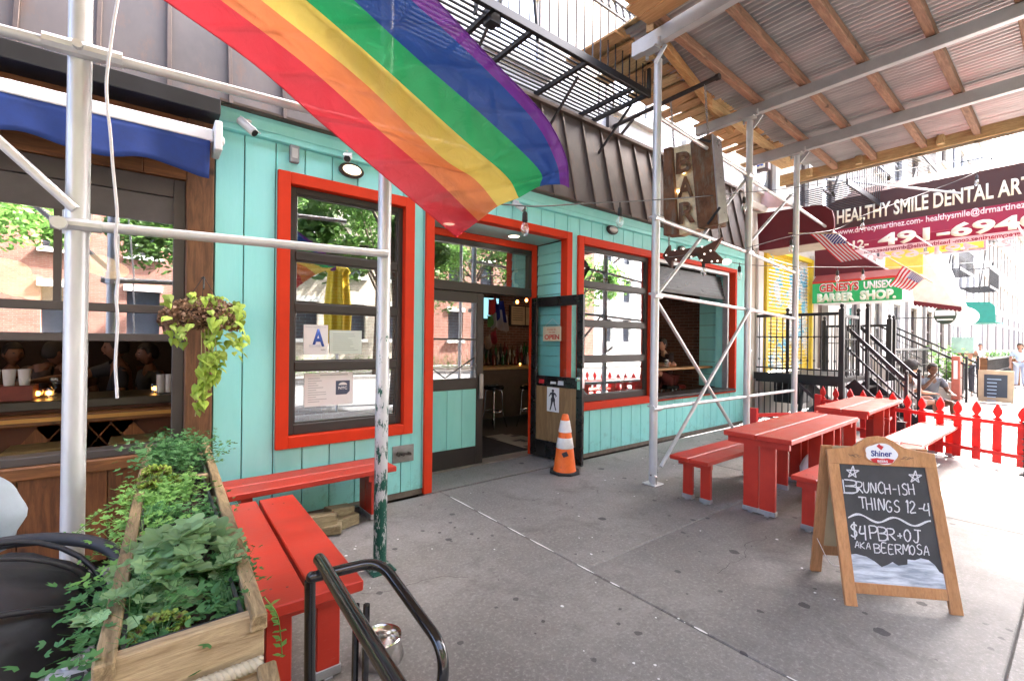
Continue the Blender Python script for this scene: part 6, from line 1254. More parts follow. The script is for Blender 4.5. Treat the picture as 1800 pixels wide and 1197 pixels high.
def person(loc, yaw, label, pose=SIT, ch=None, shirt=(.05, .03, .03), pants=(.05, .05, .07), skin=skin_l, hair='short', shoes=(.6, .6, .6), bare_legs=False, scale=1, shorts=False, fat=1.0, group=None):
    t = thing('person', (0, 0, 0), label, 'person', group); J = {k: Vector(v) for k, v in pose.items()}
    for k, v in (ch or {}).items(): J[k] = Vector(v)
    fl_ = lambda a, b, f: J[a].lerp(J[b], f)
    V = [J['pel'], fl_('pel', 'che', .5), J['che'], J['nec'], fl_('nec', 'hed', .35)]; E_ = [(0, 1), (1, 2), (2, 3), (3, 4)]; Rs = [(.15*fat, .115*fat), (.135*fat, .10*fat), (.155, .11), .058, .05]
    def limb(pts, rs, fr):
        b = len(V); last = fr
        for p, r in zip(pts, rs): V.append(p); Rs.append(r); E_.append((last, len(V)-1)); last = len(V)-1
        return last
    for s_ in 'LR':
        w_ = limb([J['sh'+s_], fl_('sh'+s_, 'el'+s_, .5), J['el'+s_], fl_('el'+s_, 'ha'+s_, .5), J['ha'+s_]], [.062, .050, .042, .038, .026], 2)
        d = (J['ha'+s_]-J['el'+s_]).normalized(); sd_ = d.cross(Vector((0, 0, 1))).normalized() if abs(d.z) < .95 else Vector((0, 1, 0)); pm = limb([J['ha'+s_]+d*.07], [(.036, .018)], w_)
        for f, l_ in ((-.027, .055), (-.009, .066), (.009, .062), (.027, .048)): limb([J['ha'+s_]+d*.085+sd_*f, J['ha'+s_]+d*(.085+l_*.6)+sd_*f*1.1+Vector((0, 0, -.008)), J['ha'+s_]+d*(.085+l_)+sd_*f*1.1+Vector((0, 0, -.022))], [.0095, .009, .008], pm)
        limb([J['ha'+s_]+d*.03+sd_*(.035 if s_ == 'L' else -.035), J['ha'+s_]+d*.065+sd_*(.055 if s_ == 'L' else -.055)], [.011, .009], w_)
        limb([J['hi'+s_], fl_('hi'+s_, 'kn'+s_, .45), J['kn'+s_], fl_('kn'+s_, 'an'+s_, .35), J['an'+s_], J['to'+s_]], [.09*fat, .078, .058, .055, .036, .032], 0)
    skinmesh('body', V, E_, Rs, skin, t)
    up_ = (J['hed']-J['nec']).normalized(); m = MB(); c = J['hed']
    # head with face, ears
    n, q = 20, 14
    for i in range(q+1):
        th = math.pi*i/q
        for k in range(n):
            a = 2*math.pi*k/n; ca, sa = math.cos(a), math.sin(a); z = -math.cos(th); r = math.sin(th)
            jaw = 1-.28*max(0, -z)**1.3; x = .094*r*ca*(jaw if ca > 0 else 1-.35*max(0, -z)); y = .074*r*sa*jaw
            if ca > .5: x += .024*math.exp(-((z+.12)/.17)**2)*math.exp(-(sa/.16)**2)*r-.010*math.exp(-((z-.12)/.12)**2)*math.exp(-((abs(sa)-.38)/.18)**2)+.007*math.exp(-((z+.48)/.09)**2)*math.exp(-(sa/.33)**2)
            m.v.append(tuple(c+Vector((x, y, .118*z))))
    for i in range(q):
        for k in range(n): k2 = (k+1) % n; m.f.append((i*n+k, i*n+k2, (i+1)*n+k2, (i+1)*n+k)); m.mi.append(0)
    h = m.build('head', skin, t, smooth=True)
    for s_ in (-1, 1):
        MB().ball(c+Vector((.0, s_*.076, -.005)), (.018, .010, .030), 8, 6).build('ear', skin, h, smooth=True)
        MB().ball(c+Vector((.082, s_*.029, .013)), (.009, .012, .007), 8, 6).build('eye', M('eye_dark', (.03, .02, .02), .3, bump=0), h, smooth=True)
    MB().ball(c+Vector((.083, 0, -.058)), (.008, .022, .006), 8, 5).build('mouth', M('lip', (.25, .08, .07), .5, bump=0), h, smooth=True)
    m = MB(); R_ = {'short': 1.08, 'afro': 1.75, 'long': 1.18}[hair]
    for i in range(9):
        th = math.pi*.60*i/8
        for k in range(20):
            a = 2*math.pi*k/20; ca = math.cos(a); thh = th*(.62 if ca > .35 else (.9 if ca > -.1 else 1.12)); jit = 1+random.uniform(-.02, .03)*(2 if hair == 'afro' else 1)
            m.v.append(tuple(c+Vector((-.008+.096*R_*math.sin(thh)*ca*jit, .077*R_*math.sin(thh)*math.sin(a)*jit, .010+.116*(R_*.97)*math.cos(thh)*jit))))
    for i in range(8):
        for k in range(20): k2 = (k+1) % 20; m.f.append((i*20+k, (i+1)*20+k, (i+1)*20+k2, i*20+k2)); m.mi.append(0)
    o = m.build('hair', hairm, h, smooth=True); o.modifiers.new('t', 'SOLIDIFY').thickness = .012
    if hair == 'long':
        MB().tube([c+Vector((-.06, 0, .03)), c+Vector((-.09, 0, -.08)), c+Vector((-.08, 0, -.22))], [.07, .075, .04], 10).build('hair_back', hairm, h, smooth=True)
    sm = M('shirt_%02d%02d%02d' % tuple(int(x*99) for x in shirt), shirt, .85, var=.12, bump=.2, bscale=30); pm_ = M('trousers_%02d%02d%02d' % tuple(int(x*99) for x in pants), pants, .85, var=.15, bump=.2, bscale=30)
    V = [J['pel']+Vector((0, 0, .0)), fl_('pel', 'che', .5), J['che'], fl_('che', 'nec', .75)]; E_ = [(0, 1), (1, 2), (2, 3)]; Rs = [(.168*fat, .135*fat), (.152*fat, .118*fat), (.17, .126), .072]
    for s_ in 'LR': limb([J['sh'+s_], fl_('sh'+s_, 'el'+s_, .45), fl_('sh'+s_, 'el'+s_, .72)], [.080, .070, .066], 2)
    skinmesh('shirt', V, E_, Rs, sm, t)
    V = [J['pel']+Vector((0, 0, .03))]; E_ = []; Rs = [(.162*fat, .13*fat)]
    for s_ in 'LR':
        if bare_legs or shorts: limb([J['hi'+s_], fl_('hi'+s_, 'kn'+s_, .5), fl_('hi'+s_, 'kn'+s_, .72)], [.104*fat, .095, .092], 0)
        else: limb([J['hi'+s_], fl_('hi'+s_, 'kn'+s_, .5), J['kn'+s_], fl_('kn'+s_, 'an'+s_, .5), fl_('kn'+s_, 'an'+s_, .9)], [.10*fat, .09, .075, .065, .055], 0)
    skinmesh('trousers', V, E_, Rs, pm_, t)
    shm = M('shoes_%02d' % int(shoes[0]*99), shoes, .5, bump=0)
    for s_ in 'LR':
        d = (J['to'+s_]-J['an'+s_]); m = MB(); m.tube([J['an'+s_]-d*.25+Vector((0, 0, -.02)), J['an'+s_]+Vector((0, 0, -.012)), fl_('an'+s_, 'to'+s_, .7), J['to'+s_]+d*.12], [.030, .048, .042, .028], 10); m.build('shoe', shm, t, smooth=True)
    t.location = loc; t.rotation_euler = (0, 0, yaw); t.scale = (scale,)*3; return t
# man behind the ledge in the open bay
mp = atY(1176, 606, 5.12)
person((mp.x+.02, 5.20, mp.z-.66), rad(168), 'dark haired man in a dark brown T-shirt sitting at the ledge of the open bay', ch=dict(haR=(.24, .10, .30), haL=(.34, -.02, .28), elR=(.08, .34, .27), elL=(.2, .25, .24), knR=(.42, -.05, .05), knL=(.40, .14, .16), anL=(.30, -.24, .12), toL=(.28, -.42, .16), hed=(.10, .0, .66)), shirt=(.035, .018, .014), pants=(.12, .02, .02), shoes=(.6, .58, .55), shorts=True, fat=1.1)
# people in the tavern
tp = [(60, 612, 6.4, (.055, .04, .035), 'person in brown grey T-shirt leaning on the tavern counter, left of the thick post', 20, dict(hed=(.16, 0, 1.55), nec=(.1, 0, 1.42), che=(.07, 0, 1.25))), (20, 625, 7.1, (.06, .03, .02), 'person at the far left deep inside the tavern', -60, {}), (113, 618, 6.9, (.07, .025, .015), 'dark haired person facing us behind the tavern counter next to the scaffold post', -80, {}),
      (212, 612, 6.1, (.020, .022, .030), 'bartender in a dark blue T-shirt with an arm stretched out to the left', 185, dict(haR=(.62, .05, 1.30), elR=(.33, -.14, 1.32))), (266, 622, 6.5, (.035, .042, .055), 'bartender in a slate grey T-shirt nearest the tavern corner post', 200, dict(haL=(.3, .1, 1.05), haR=(.3, -.1, 1.05)))]
for px_, py_, Y_, sh_, lb, yw, ch in tp:
    p = atY(px_, py_, Y_); z0 = p.z-1.60; person((p.x, Y_, max(z0, -.2)), rad(yw), lb, pose=STAND, ch=ch, shirt=sh_, pants=(.02, .02, .025), skin=M('skin_warm', (.20, .09, .05), .5, var=.1, bump=0))
# things on the tavern counter
t = thing('napkin_box', (-.98, 5.3, 1.086), 'worn red wooden crate with white paper cups at the left end of the tavern counter', 'crate'); q = atY(8, 690, 5.25)
MB().box(q.x-.3, q.x+.16, 5.2, 5.45, 1.086, 1.20).build('crate', M('faded_red_wood', (.25, .06, .05), .7, var=.3), t)
for k in range(5): MB().lathe((q.x-.24+.085*k, 5.3, 0), [(.03, 1.201), (.04, 1.33), (.034, 1.33), (.028, 1.21)], 12).build('paper_cup', paper, t, smooth='auto')
for i, px_ in enumerate((283, 297, 312, 326)):
    q = atY(px_, 690, 5.3); MB().lathe((q.x, 5.3, 1.086), [(.027, 0), (.034, .005), (.037, .17), (.033, .17), (.028, .01)], 12).build('glass_tumbler', M('milky_glass', (.60, .60, .62), .15, var=.1, bump=0), None, smooth='auto', label='tall pale tumbler, %s of four beside the tavern corner post' % ('leftmost', 'second from the left', 'third from the left', 'rightmost')[i], cat='glass', group='row of tall glasses at the corner of the tavern counter')
for i, (px_, lb) in enumerate(((272, 'lit tea light glass beside the tall tumblers on the tavern counter'), (66, 'lit tea light glass left of the scaffold post on the tavern counter'), (86, 'lit tea light glass right next to the scaffold post on the tavern counter'))):
    q = atY(px_, 690, 5.35); t = thing('candle', (q.x, 5.35, 1.086), lb, 'candle'); MB().lathe((q.x, 5.35, 1.086), [(.03, 0), (.035, .08)], 10).build('glass', bulb_glass, t); MB().ball((q.x, 5.35, 1.125), .02).build('flame', MATS['amber_flame'], t)
for i, px_ in enumerate((38, 50, 95)):
    q = atY(px_, 700, 5.3); MB().lathe((q.x, 5.3, 1.086), [(.02, 0), (.03, .003), (.006, .02), (.006, .07), (.035, .11), (.03, .17)], 12).build('stemmed_glass', glass_clear, None, smooth='auto', label=['stemmed glass next to the red crate on the tavern counter', 'stemmed glass second from the red crate on the tavern counter', 'stemmed glass just left of the thick scaffold post on the tavern counter'][i], cat='glass')
lan = M('paper_lantern', (.8, .55, .28), .8, emis=((1, .62, .30), .11), bump=0)
for i, (px_, py_, Y_, r) in enumerate(((5, 476, 5.6, .17), (38, 500, 6.2, .19), (70, 512, 6.8, .17), (98, 522, 7.4, .18), (172, 465, 5.9, .15), (195, 475, 6.5, .15))):
    q = atY(px_, py_, Y_); t = thing('paper_lantern', tuple(q), ['glowing paper lantern at the very left edge of the tavern window', 'glowing oval paper lantern second from the left in the tavern window', 'glowing paper lantern third from the left, lower and smaller', 'glowing paper lantern just left of the scaffold post', 'glowing paper lantern just right of the scaffold post', 'glowing paper lantern right of the scaffold post, the second behind the dangling cord'][i], 'lantern', 'paper lanterns inside the tavern')
    MB().ball(q, (r, r, r*.62), 16, 10).build('shade', lan, t, smooth=True); MB().tube([q+Vector((0, 0, r*.6)), (q.x, q.y, 3.3)], .004, 4).build('cord', cableM, t)

# ============================================================ RIGHT: NEIGHBOURING HOUSES AND STREET
nb1 = thing('tenement_house', (12, 4.4, 0), 'pale stone tenement with a yellow graffitied shutter above the iron stoop', 'building')
def facade(par, x0, x1, z1, mat, wins, y=4.40, dep=.3, z0=0, doors=(), glassm=None, trimm=None):
    hs = sorted(list(wins)+list(doors)); xe = sorted({x0, x1}|{h[0] for h in hs}|{h[1] for h in hs}); m = MB()
    for a, b in zip(xe[:-1], xe[1:]):
        col = sorted([(h[2], h[3]) for h in hs if h[0] <= a+1e-6 and h[1] >= b-1e-6]); z = z0
        for c0, c1 in col:
            if c0 > z: m.box(a, b, y, y+dep, z, c0)
            z = c1
        if z < z1: m.box(a, b, y, y+dep, z, z1)
    m.build('wall', mat, par)
    for h in wins:
        wd = MB(); frame(wd, h[0], h[1], h[2], h[3], .07, y+.08, y+.14); wd.box(h[0]+.07, h[1]-.07, y+.08, y+.13, (h[2]+h[3])/2-.03, (h[2]+h[3])/2+.03); o = wd.build('window', trimm or M('window_brown', (.10, .07, .06), .5), par)
        MB().box(h[0]+.07, h[1]-.07, y+.11, y+.115, h[2]+.07, h[3]-.07).build('pane', glass, o); MB().box(h[0], h[1], y+.18, y+.2, h[2], h[3]).build('curtain', M('curtain_grey', (.45, .45, .46), .9), o)
        MB().box(h[0]-.1, h[1]+.1, y-.08, y+.02, h[2]-.14, h[2]-.003).build('sill', stone, o); MB().box(h[0]-.12, h[1]+.12, y-.07, y+.02, h[3]+.003, h[3]+.2).build('lintel', stone, o)
W1 = [(x_, x_+.95, z_, z_+1.7) for x_ in (10.0, 11.9, 13.8) for z_ in (4.9, 7.9, 10.6)]
facade(nb1, 9.46, 15.4, 16.2, stone, W1, doors=[(10.30, 12.95, .95, 3.6), (13.3, 14.3, .95, 3.2)])  # unseen top raised to block the sun behind the flag
for zz in (4.35, 7.5, 10.3, 13.0): MB().box(9.46, 15.4, 4.28, 4.398, zz, zz+.16).build('cornice', stone, nb1, bev=.02)
MB().box(9.48, 9.75, 4.32, 4.397, 0, 4.3).build('pilaster', stone, nb1, bev=.01); MB().box(10.0, 10.25, 4.34, 4.397, 0, 3.62).build('pilaster', whitep, nb1, bev=.01); MB().box(12.96, 13.25, 4.3, 4.397, 0, 3.8).build('pilaster', stone, nb1)
MB().box(13.3, 14.3, 4.55, 4.6, .95, 3.2).build('door', M('brown_door', (.08, .05, .035), .5), nb1)
sy = thing('roller_shutter', (11.6, 4.42, .95), 'yellow roller shutter with blue and white graffiti behind the stoop railing', 'shutter')
def mk_graf():
    t = NT('yellow_shutter'); v = t.coord((1, 1, 1)); n = t.noise(v, 1.0, 3, .55, .8); n2 = t.noise(t.coord((1.4, 1, 1.6)), 1.7, 3, .6, 1.5); n3 = t.noise(t.coord((3, 1, 3)), 1.5, 4, .7, 2.5)
    c = t.mix(t.ramp(n, .50, .53), (.72, .52, .03), (.66, .66, .62)); c = t.mix(t.ramp(n2, .57, .59), c, (.12, .45, .62)); c = t.mix(t.ramp(n3, .495, .505, (0,)*3+(1,), (0,)*3+(1,)), c, (.03, .04, .08))
    b = t.n('Math', operation='SUBTRACT'); t.l(n3, b.inputs[0]); b.inputs[1].default_value = .5; ab_ = t.n('Math', operation='ABSOLUTE'); t.l(b.outputs[0], ab_.inputs[0]); lt = t.n('Math', operation='LESS_THAN'); lt.inputs[1].default_value = .009; t.l(ab_.outputs[0], lt.inputs[0])
    g2 = t.n('Math', operation='MULTIPLY'); t.l(lt.outputs[0], g2.inputs[0]); t.l(t.ramp(n, .42, .5), g2.inputs[1]); c = t.mix(g2.outputs[0], c, (.03, .05, .12)); t.l(c, t.b.inputs['Base Color']); t.set(Roughness=.5); return t.m
gsm = mk_graf()
sl_mesh = MB().add([(10.42, 4.42, 0), (12.85, 4.42, 0), (12.85, 4.395, .025), (10.42, 4.395, .025), (12.85, 4.39, .055), (10.42, 4.39, .055), (12.85, 4.42, .078), (10.42, 4.42, .078)], [(0, 1, 2, 3), (3, 2, 4, 5), (5, 4, 6, 7)])
for k in range(33): MB().add([(v[0], v[1], v[2]+1.0+k*.08) for v in sl_mesh.v], sl_mesh.f).build('slat', gsm, sy)
yel = M('yellow_paint', (.72, .52, .03), .5, var=.1)
MB().box(10.30, 10.41, 4.30, 4.46, .95, 3.68).build('side_post', yel, sy, bev=.005); MB().box(12.86, 12.95, 4.30, 4.46, .95, 3.68).build('side_post', yel, sy, bev=.005); MB().box(10.41, 12.86, 4.31, 4.46, 3.60, 3.70).build('head_box', yel, sy)
# iron stoop
stp = thing('iron_stoop', (10.6, 3.5, 0), 'black iron stoop platform with railings and stairs before the yellow shutter', 'stoop')
zp = 1.0; X9 = 9.8
MB().box(X9, 12.2, 2.80, 4.30, zp-.10, zp-.02).build('platform', ironM, stp); MB().box(X9-.03, X9+.03, 2.78, 4.32, zp-.12, zp+.02).build('edge_beam', ironM, stp)
def railing(p, q, z0, z1, par, n, bar=.008, top=.055, mid=True, collars=True, z0b=None, z1b=None, topname='top_rail'):
    p, q = Vector(p), Vector(q); z0b = z0 if z0b is None else z0b; z1b = z1 if z1b is None else z1b
    MB().bar((p.x, p.y, z1), (q.x, q.y, z1b), .04, top).build(topname, ironM, par)
    MB().bar((p.x, p.y, z0+.1), (q.x, q.y, z0b+.1), .025, .03).build('bottom_rail', ironM, par)
    if mid: MB().bar((p.x, p.y, z1-.42), (q.x, q.y, z1b-.42), .012, .02).build('mid_rail', ironM, par)
    for k in range(n):
        t_ = (k+.5)/n; c = p.lerp(q, t_); a, b = z0+(z0b-z0)*t_, z1+(z1b-z1)*t_; m = MB(); m.bar((c.x, c.y, a), (c.x, c.y, b), bar*2, bar*2)
        if collars:
            for zz in (a+.25, b-.45): m.box(c.x-.014, c.x+.014, c.y-.014, c.y+.014, zz, zz+.04)
        m.build('baluster', ironM, par)
def finial_post(x, y, z0, z1, par, w_=.05):
    o = MB().box(x-w_/2, x+w_/2, y-w_/2, y+w_/2, z0, z1).build('post', ironM, par); MB().ball((x, y, z1+.06), (.035, .035, .045), 10, 7).lathe((x, y, z1), [(.035, 0), (.02, .02)], 10).build('finial', ironM, o, smooth=True)
railing((X9, 4.28), (X9, 2.85), zp+.02, 2.16, stp, 13); railing((X9, 4.28), (X9, 2.85), .02, zp-.14, stp, 13, mid=False, collars=False)
finial_post(X9, 2.80, 0, 2.24, stp, .08); finial_post(X9, 3.70, zp, 2.2, stp, .04); finial_post(10.6, 2.62, 0, 2.28, stp, .06)
railing((X9, 2.80), (10.7, 2.80), zp+.02, 2.12, stp, 6, collars=False); finial_post(10.75, 2.80, zp, 2.2, stp)
MB().bar((10.1, 3.6, .08), (10.1, 3.5, .95), .06, .06).build('support_post', ironM, stp)
# stairs going down along the street, with two sloping handrails
for s_, yy_ in ((0, 2.75), (1, 1.95)):
    pass
for k in range(5):
    zt = zp-.03-.19*(k+1)+.02; MB().box(10.38, 11.28, 2.8-.165*(k+1), 2.8-.165*k-.015, zt-.03, zt).build('tread', ironM, stp)
for x_ in (10.35, 11.3):
    MB().bar((x_, 2.82, zp-.12), (x_, 2.0, .06), .03, .22).build('stringer', ironM, stp)
    MB().bar((x_, 2.95, 2.0), (x_, 2.02, .98), .05, .06).build('handrail', ironM, stp); MB().bar((x_, 2.95, 1.62), (x_, 2.02, .60), .03, .035).build('handrail', ironM, stp); finial_post(x_, 2.0, 0, 1.06, stp)
    for k in range(6): t_ = (k+.5)/6; MB().bar((x_, 2.95-.93*t_, 1.02-.9*t_), (x_, 2.95-.93*t_, 2.0-1.02*t_), .014, .014).build('baluster', ironM, stp)
MB().bar((10.05, 3.5, zp-.15), (10.15, 2.75, .15), .9, .05).build('cellar_hatch', M('black_panel', (.02, .02, .024), .4), stp)
# things under the platform
acu = thing('air_conditioner', (10.9, 3.95, .2), 'black window unit and bundled grey plastic under the iron stoop', 'machine'); MB().box(10.55, 11.2, 3.75, 4.25, .35, .80).build('casing', blackp, acu, bev=.02); MB().box(10.6, 11.15, 3.74, 3.749, .4, .75).build('grille', ironM, acu)
m = MB(); rb = random.Random(6)
for k in range(5): m = MB(); m.ball((10.5+.25*k, 3.3+rb.uniform(-.2, .2), .16+.05*(k % 2)), (.25, .22, .17), 12, 8); m.v = [(v[0]+rb.uniform(-.02, .02), v[1]+rb.uniform(-.02, .02), max(.003, v[2]+rb.uniform(-.02, .02))) for v in m.v]; m.build('rubbish_bag', M('grey_bag_%d' % (k % 2), (.10, .12, .14) if k % 2 else (.40, .42, .44), .3, var=.3, bump=.4, bscale=14), None, smooth=True, label=['pale rubbish bag under the stoop, nearest the picket fence', 'dark rubbish bag second from the left under the stoop', 'pale rubbish bag in the middle under the stoop', 'dark rubbish bag second from the right under the stoop', 'pale rubbish bag furthest right under the stoop stairs'][k], cat='bag')
# second stoop further down
st2 = thing('iron_railing', (14.5, 3.2, 0), 'tall black iron railing with ball finials beyond the first stoop', 'railing')
for x_, y_ in ((13.4, 2.9), (13.75, 2.9), (13.4, 4.2)): finial_post(x_, y_, 0, 2.2, st2, .09)
railing((13.4, 4.2), (13.4, 2.9), .0, 2.05, st2, 12, collars=False); railing((13.75, 2.9), (17.5, 2.9), .0, 1.5, st2, 26, collars=False); 
st3 = thing('stone_stoop', (18.5, 3.4, 0), 'far stoop with black railings slanting down behind the two seated people', 'stoop')
for k in range(7): MB().box(18.3+.0, 20.2, 4.3-.28*(k+1), 4.39, 0 if k == 6 else 1.25-.18*(k+1), 1.25-.18*k).build('step', stone, st3)
for x_ in (18.2, 20.3):
    railing((x_, 4.2), (x_, 2.2), 1.2, 2.2, st3, 12, z0b=.0, z1b=1.05, collars=False); finial_post(x_, 2.2, 0, 1.2, st3)
railing((20.3, 2.0), (27, 2.0), 0, 1.2, st3, 34, collars=False)
# further houses
far = [(15.42, 22.6, 13.6, brick_white, 'white painted brick tenement with fire escapes behind the dental awning', 'window_black'), (22.62, 31, 12.6, brick_tan, 'tan brick tenement further down the street', 'window_brown'), (31.02, 42, 14.5, brick_white, 'pale tenement at the far end of the row behind the green awning', 'window_black'), (42.02, 70, 12.5, brick_tan, 'furthest tan house closing the street view', 'window_brown')]
M('window_black', (.16, .16, .17), .4)
for x0, x1, z1, mt, lb, wm in far:
    t = thing('tenement_house', ((x0+x1)/2, 4.4, 0), lb, 'building'); n = max(2, int((x1-x0)/2.1)); sp = (x1-x0)/n
    wins = [(x0+sp*(k+.25), x0+sp*(k+.25)+1.0, z_, z_+1.75) for k in range(n) for z_ in (1.3, 4.4, 7.3, 10.2) if z_+1.9 < z1]
    facade(t, x0, x1, z1, mt, wins, trimm=MATS[wm]); MB().box(x0, x1, 4.0, 4.398, z1-.5, z1).build('cornice', stone, t, bev=.05); MB().box(x0, x1, 4.34, 4.397, 3.9, 4.05).build('string_course', stone, t)
    for k in range(n+1): MB().box(x0+sp*k*.98+.02, x0+sp*k*.98+.16, 4.3, 4.397, 0, 3.9).build('pilaster', M('grey_shopfront', (.30, .28, .27), .5) if k % 2 else whitep, t)
# fire escapes along the row
def small_escape(x0, x1, zs, label, y0=3.25):
    t = thing('fire_escape', ((x0+x1)/2, 4.0, zs[0]), label, 'fire escape', 'fire escapes down the street')
    for z in zs:
        MB().box(x0, x1, y0-.02, y0+.02, z, z+.12).build('edge_beam', ironM, t); 
        for k in range(int((x1-x0)/.16)): MB().box(x0+.16*k, x0+.16*k+.04, y0, 4.38, z+.05, z+.062).build('floor_slat', ironM, t)
        MB().box(x0, x1, y0-.015, y0+.015, z+.95, z+1.0).build('top_rail', ironM, t)
        m = MB()
        for k in range(int((x1-x0)/.17)): m.box(x0+.17*k, x0+.17*k+.016, y0-.008, y0+.008, z+.1, z+.95)
        for k in range(6): m.box(x0-.008, x0+.008, y0+.18*k, y0+.18*k+.016, z+.1, z+.95)
        m.build('balusters', ironM, t, kind='stuff'); MB().box(x0-.015, x0+.015, y0, 4.38, z+.95, z+1.0).build('top_rail', ironM, t)
        if z != zs[-1]: MB().bar((x0+.5, y0+.4, z), (x1-.7, y0+.4, z+2.85), .05, .14).build('stair', ironM, t)
small_escape(11.6, 15.2, [5.0, 7.9], 'black fire escape above the maroon awning, the nearest one down the street')
small_escape(17.0, 20.6, [4.6, 7.4, 10.3], 'black fire escape seen between the deck edge and the dental awning')
small_escape(25.0, 28.6, [4.6, 7.4], 'far fire escape above the white awning'); small_escape(33.5, 37.5, [4.6, 7.4, 10.3], 'furthest black fire escape with ladders high on the row')
# ---------------- awnings and shop signs
mar = M('maroon_canvas', (.11, .006, .012), .7, var=.12, vscale=3, bump=.15); brn_ = M('brown_canvas', (.050, .016, .014), .7, var=.15); crim = M('crimson_canvas', (.28, .012, .045), .65, var=.1)
cream = M('sign_cream', (.80, .74, .58), .6, var=.03, bump=0); pink = M('sign_pink', (.80, .62, .62), .6, var=.03, bump=0); whl = M('sign_white', (.82, .82, .82), .5, var=.02, bump=0)
m1 = thing('awning', (9.95, 3.6, 3.6), 'plain dark maroon awning side panel with a rounded corner right of the bar front', 'awning')
Xm = 9.95; pl_ = [(1331, 376), (1334, 441), (1452, 424), (1466, 400), (1466, 384), (1462, 370), (1450, 362), (1440, 360)]
MB().prism([atX(a, b, Xm) for a, b in pl_], (.06, 0, 0)).build('side_panel', mar, m1)
q0, q1 = atX(1452, 424, Xm), atX(1334, 441, Xm)
MB().prism([(Xm+.061, q0.y, q0.z), (Xm+.061, q1.y, q1.z), (Xm+.061, q1.y, q1.z+.05), (Xm+.061, q0.y, q0.z+.05)], (.8, 0, 0)).build('underside', M('beige_lining', (.5, .46, .40), .7), m1)
da = thing('awning', (15, 2.5, 4.4), 'long maroon entrance awning lettered for a dental practice across the pavement', 'awning')
XD = 14.0
def onD(px, py, X=XD): return atX(px, py, X)
ytop = lambda px: 350-(px-1470)*.152; 
pan = [(1442, 400), (1446, 373), (1458, 358), (1475, 350)]+[(px_, ytop(px_)-2) for px_ in (1560, 1680, 1830, 1960)]
e1 = onD(1960, 283-18); lowz = onD(1473, 430).z
y_end = onD(1960, 300).y
ub = [onD(1445, 402), onD(1449, 373), onD(1460, 358), onD(1477, 350)]; zt_ = ub[-1].z; pts = ub+[Vector((XD, y_end, zt_)), Vector((XD, y_end, 4.58)), Vector((XD, ub[0].y, 4.58))]
MB().prism(pts, (.04, 0, 0)).build('upper_panel', brn_, da); MB().box(XD, XD+.04, y_end, ub[0].y-.02, lowz, 4.579).build('lower_panel', crim, da)
MB().prism([ub[2]+Vector((.042, 0, -.05)), ub[3]+Vector((.042, 0, -.01)), Vector((XD+.042, y_end, zt_-.01)), Vector((XD+.9, y_end, zt_+.45)), ub[3]+Vector((.9, -.1, .40))], (.02, 0, -.02)).build('roof', M('dusty_brown', (.13, .07, .065), .8), da)
MB().box(XD+1.96, XD+2.0, y_end, ub[0].y-.02, lowz-.0, 4.6).build('rear_panel', crim, da)
yA, yB = onD(1471, 400).y, onD(1798, 340).y; ext = (yA-yB)
zb = 4.74
text('HEALTHY SMILE DENTAL ARTS', (XD-.003, yA, zb), (XD-.003, yA-ext*1.075, zb), (0, 0, 1), .33, cream, da, depth=0, bold=.025)
text('www.drgrecymartinez.com- healthysmile@drmartinez.com', (XD-.003, yA-.03, 4.44), (XD-.003, yA-ext*1.10, 4.44), (0, 0, 1), .135, pink, da, depth=0, bold=.02)
text('212-', (XD-.003, onD(1483, 425).y, 4.03), (XD-.003, onD(1527, 420).y, 4.03), (0, 0, 1), .20, cream, da, depth=0, bold=.03)
text('491-6940', (XD-.003, onD(1543, 425).y, 4.03), (XD-.003, yA-ext*1.10, 4.03), (0, 0, 1), .27, cream, da, depth=0, bold=.04)
MB().box(XD+1.955, XD+1.9585, y_end, ub[0].y-.1, 4.17, 4.33).build('rear_stripe', pink, da)
text('212- 491-6940', (XD+1.952, yA-.1, 3.97), (XD+1.952, yA-ext*1.12, 3.97), (0, 0, 1), .19, pink, da, depth=0, bold=.03, mirror=True)
text('www.drgrecymartinez.com- healthysmile@drmartinez.com', (XD+1.952, yA-.1, 4.20), (XD+1.952, yA-ext*1.1, 4.20), (0, 0, 1), .10, crim, da, depth=0, bold=.02, mirror=True)
MB().tube([onD(1330, 303, 12.5), onD(1690, 340, 13.95)], .025, 6).build('stay_pipe', railm, da); 
for y_ in (1.0, 2.6, 3.9): MB().tube([(XD+.06, y_, lowz), (XD+1.94, y_, lowz)], .02, 6).build('cross_tube', railm, da)
m2 = thing('awning', (13.2, 3.8, 3.6), 'small dark maroon shop awning sloping under the dental awning', 'awning')
a_ = [atX(1432, 437, 13.0), atX(1432, 486, 13.0), atX(1556, 474, 13.0), atX(1500, 442, 13.0)]; MB().prism(a_, (.05, 0, 0)).build('side_panel', mar, m2); MB().prism([a_[2]+Vector((.051, 0, 0)), a_[3]+Vector((.051, 0, 0)), a_[3]+Vector((.051, .03, .03)), a_[2]+Vector((.051, .03, .03))], (1.0, 0, 0)).build('front_cloth', mar, m2)
bb = thing('shop_sign', (12.6, 3.3, 2.7), 'green lightbox sign for a unisex barber shop with red sloping top', 'sign')
XB = 12.6; z0_, z1_ = atX(1428, 534, XB).z, atX(1428, 495, XB).z; yl_, yr_b = atX(1428, 515, XB).y, atX(1586, 515, XB).y
grn = M('sign_green', (.02, .42, .13), .45, var=.05, bump=0)
MB().box(XB, XB+.05, yr_b, yl_, z0_, z1_-.02).build('face', grn, bb); MB().box(XB+.0505, XB+.9, yr_b, yl_, z0_, z1_-.02).build('body', whl, bb)
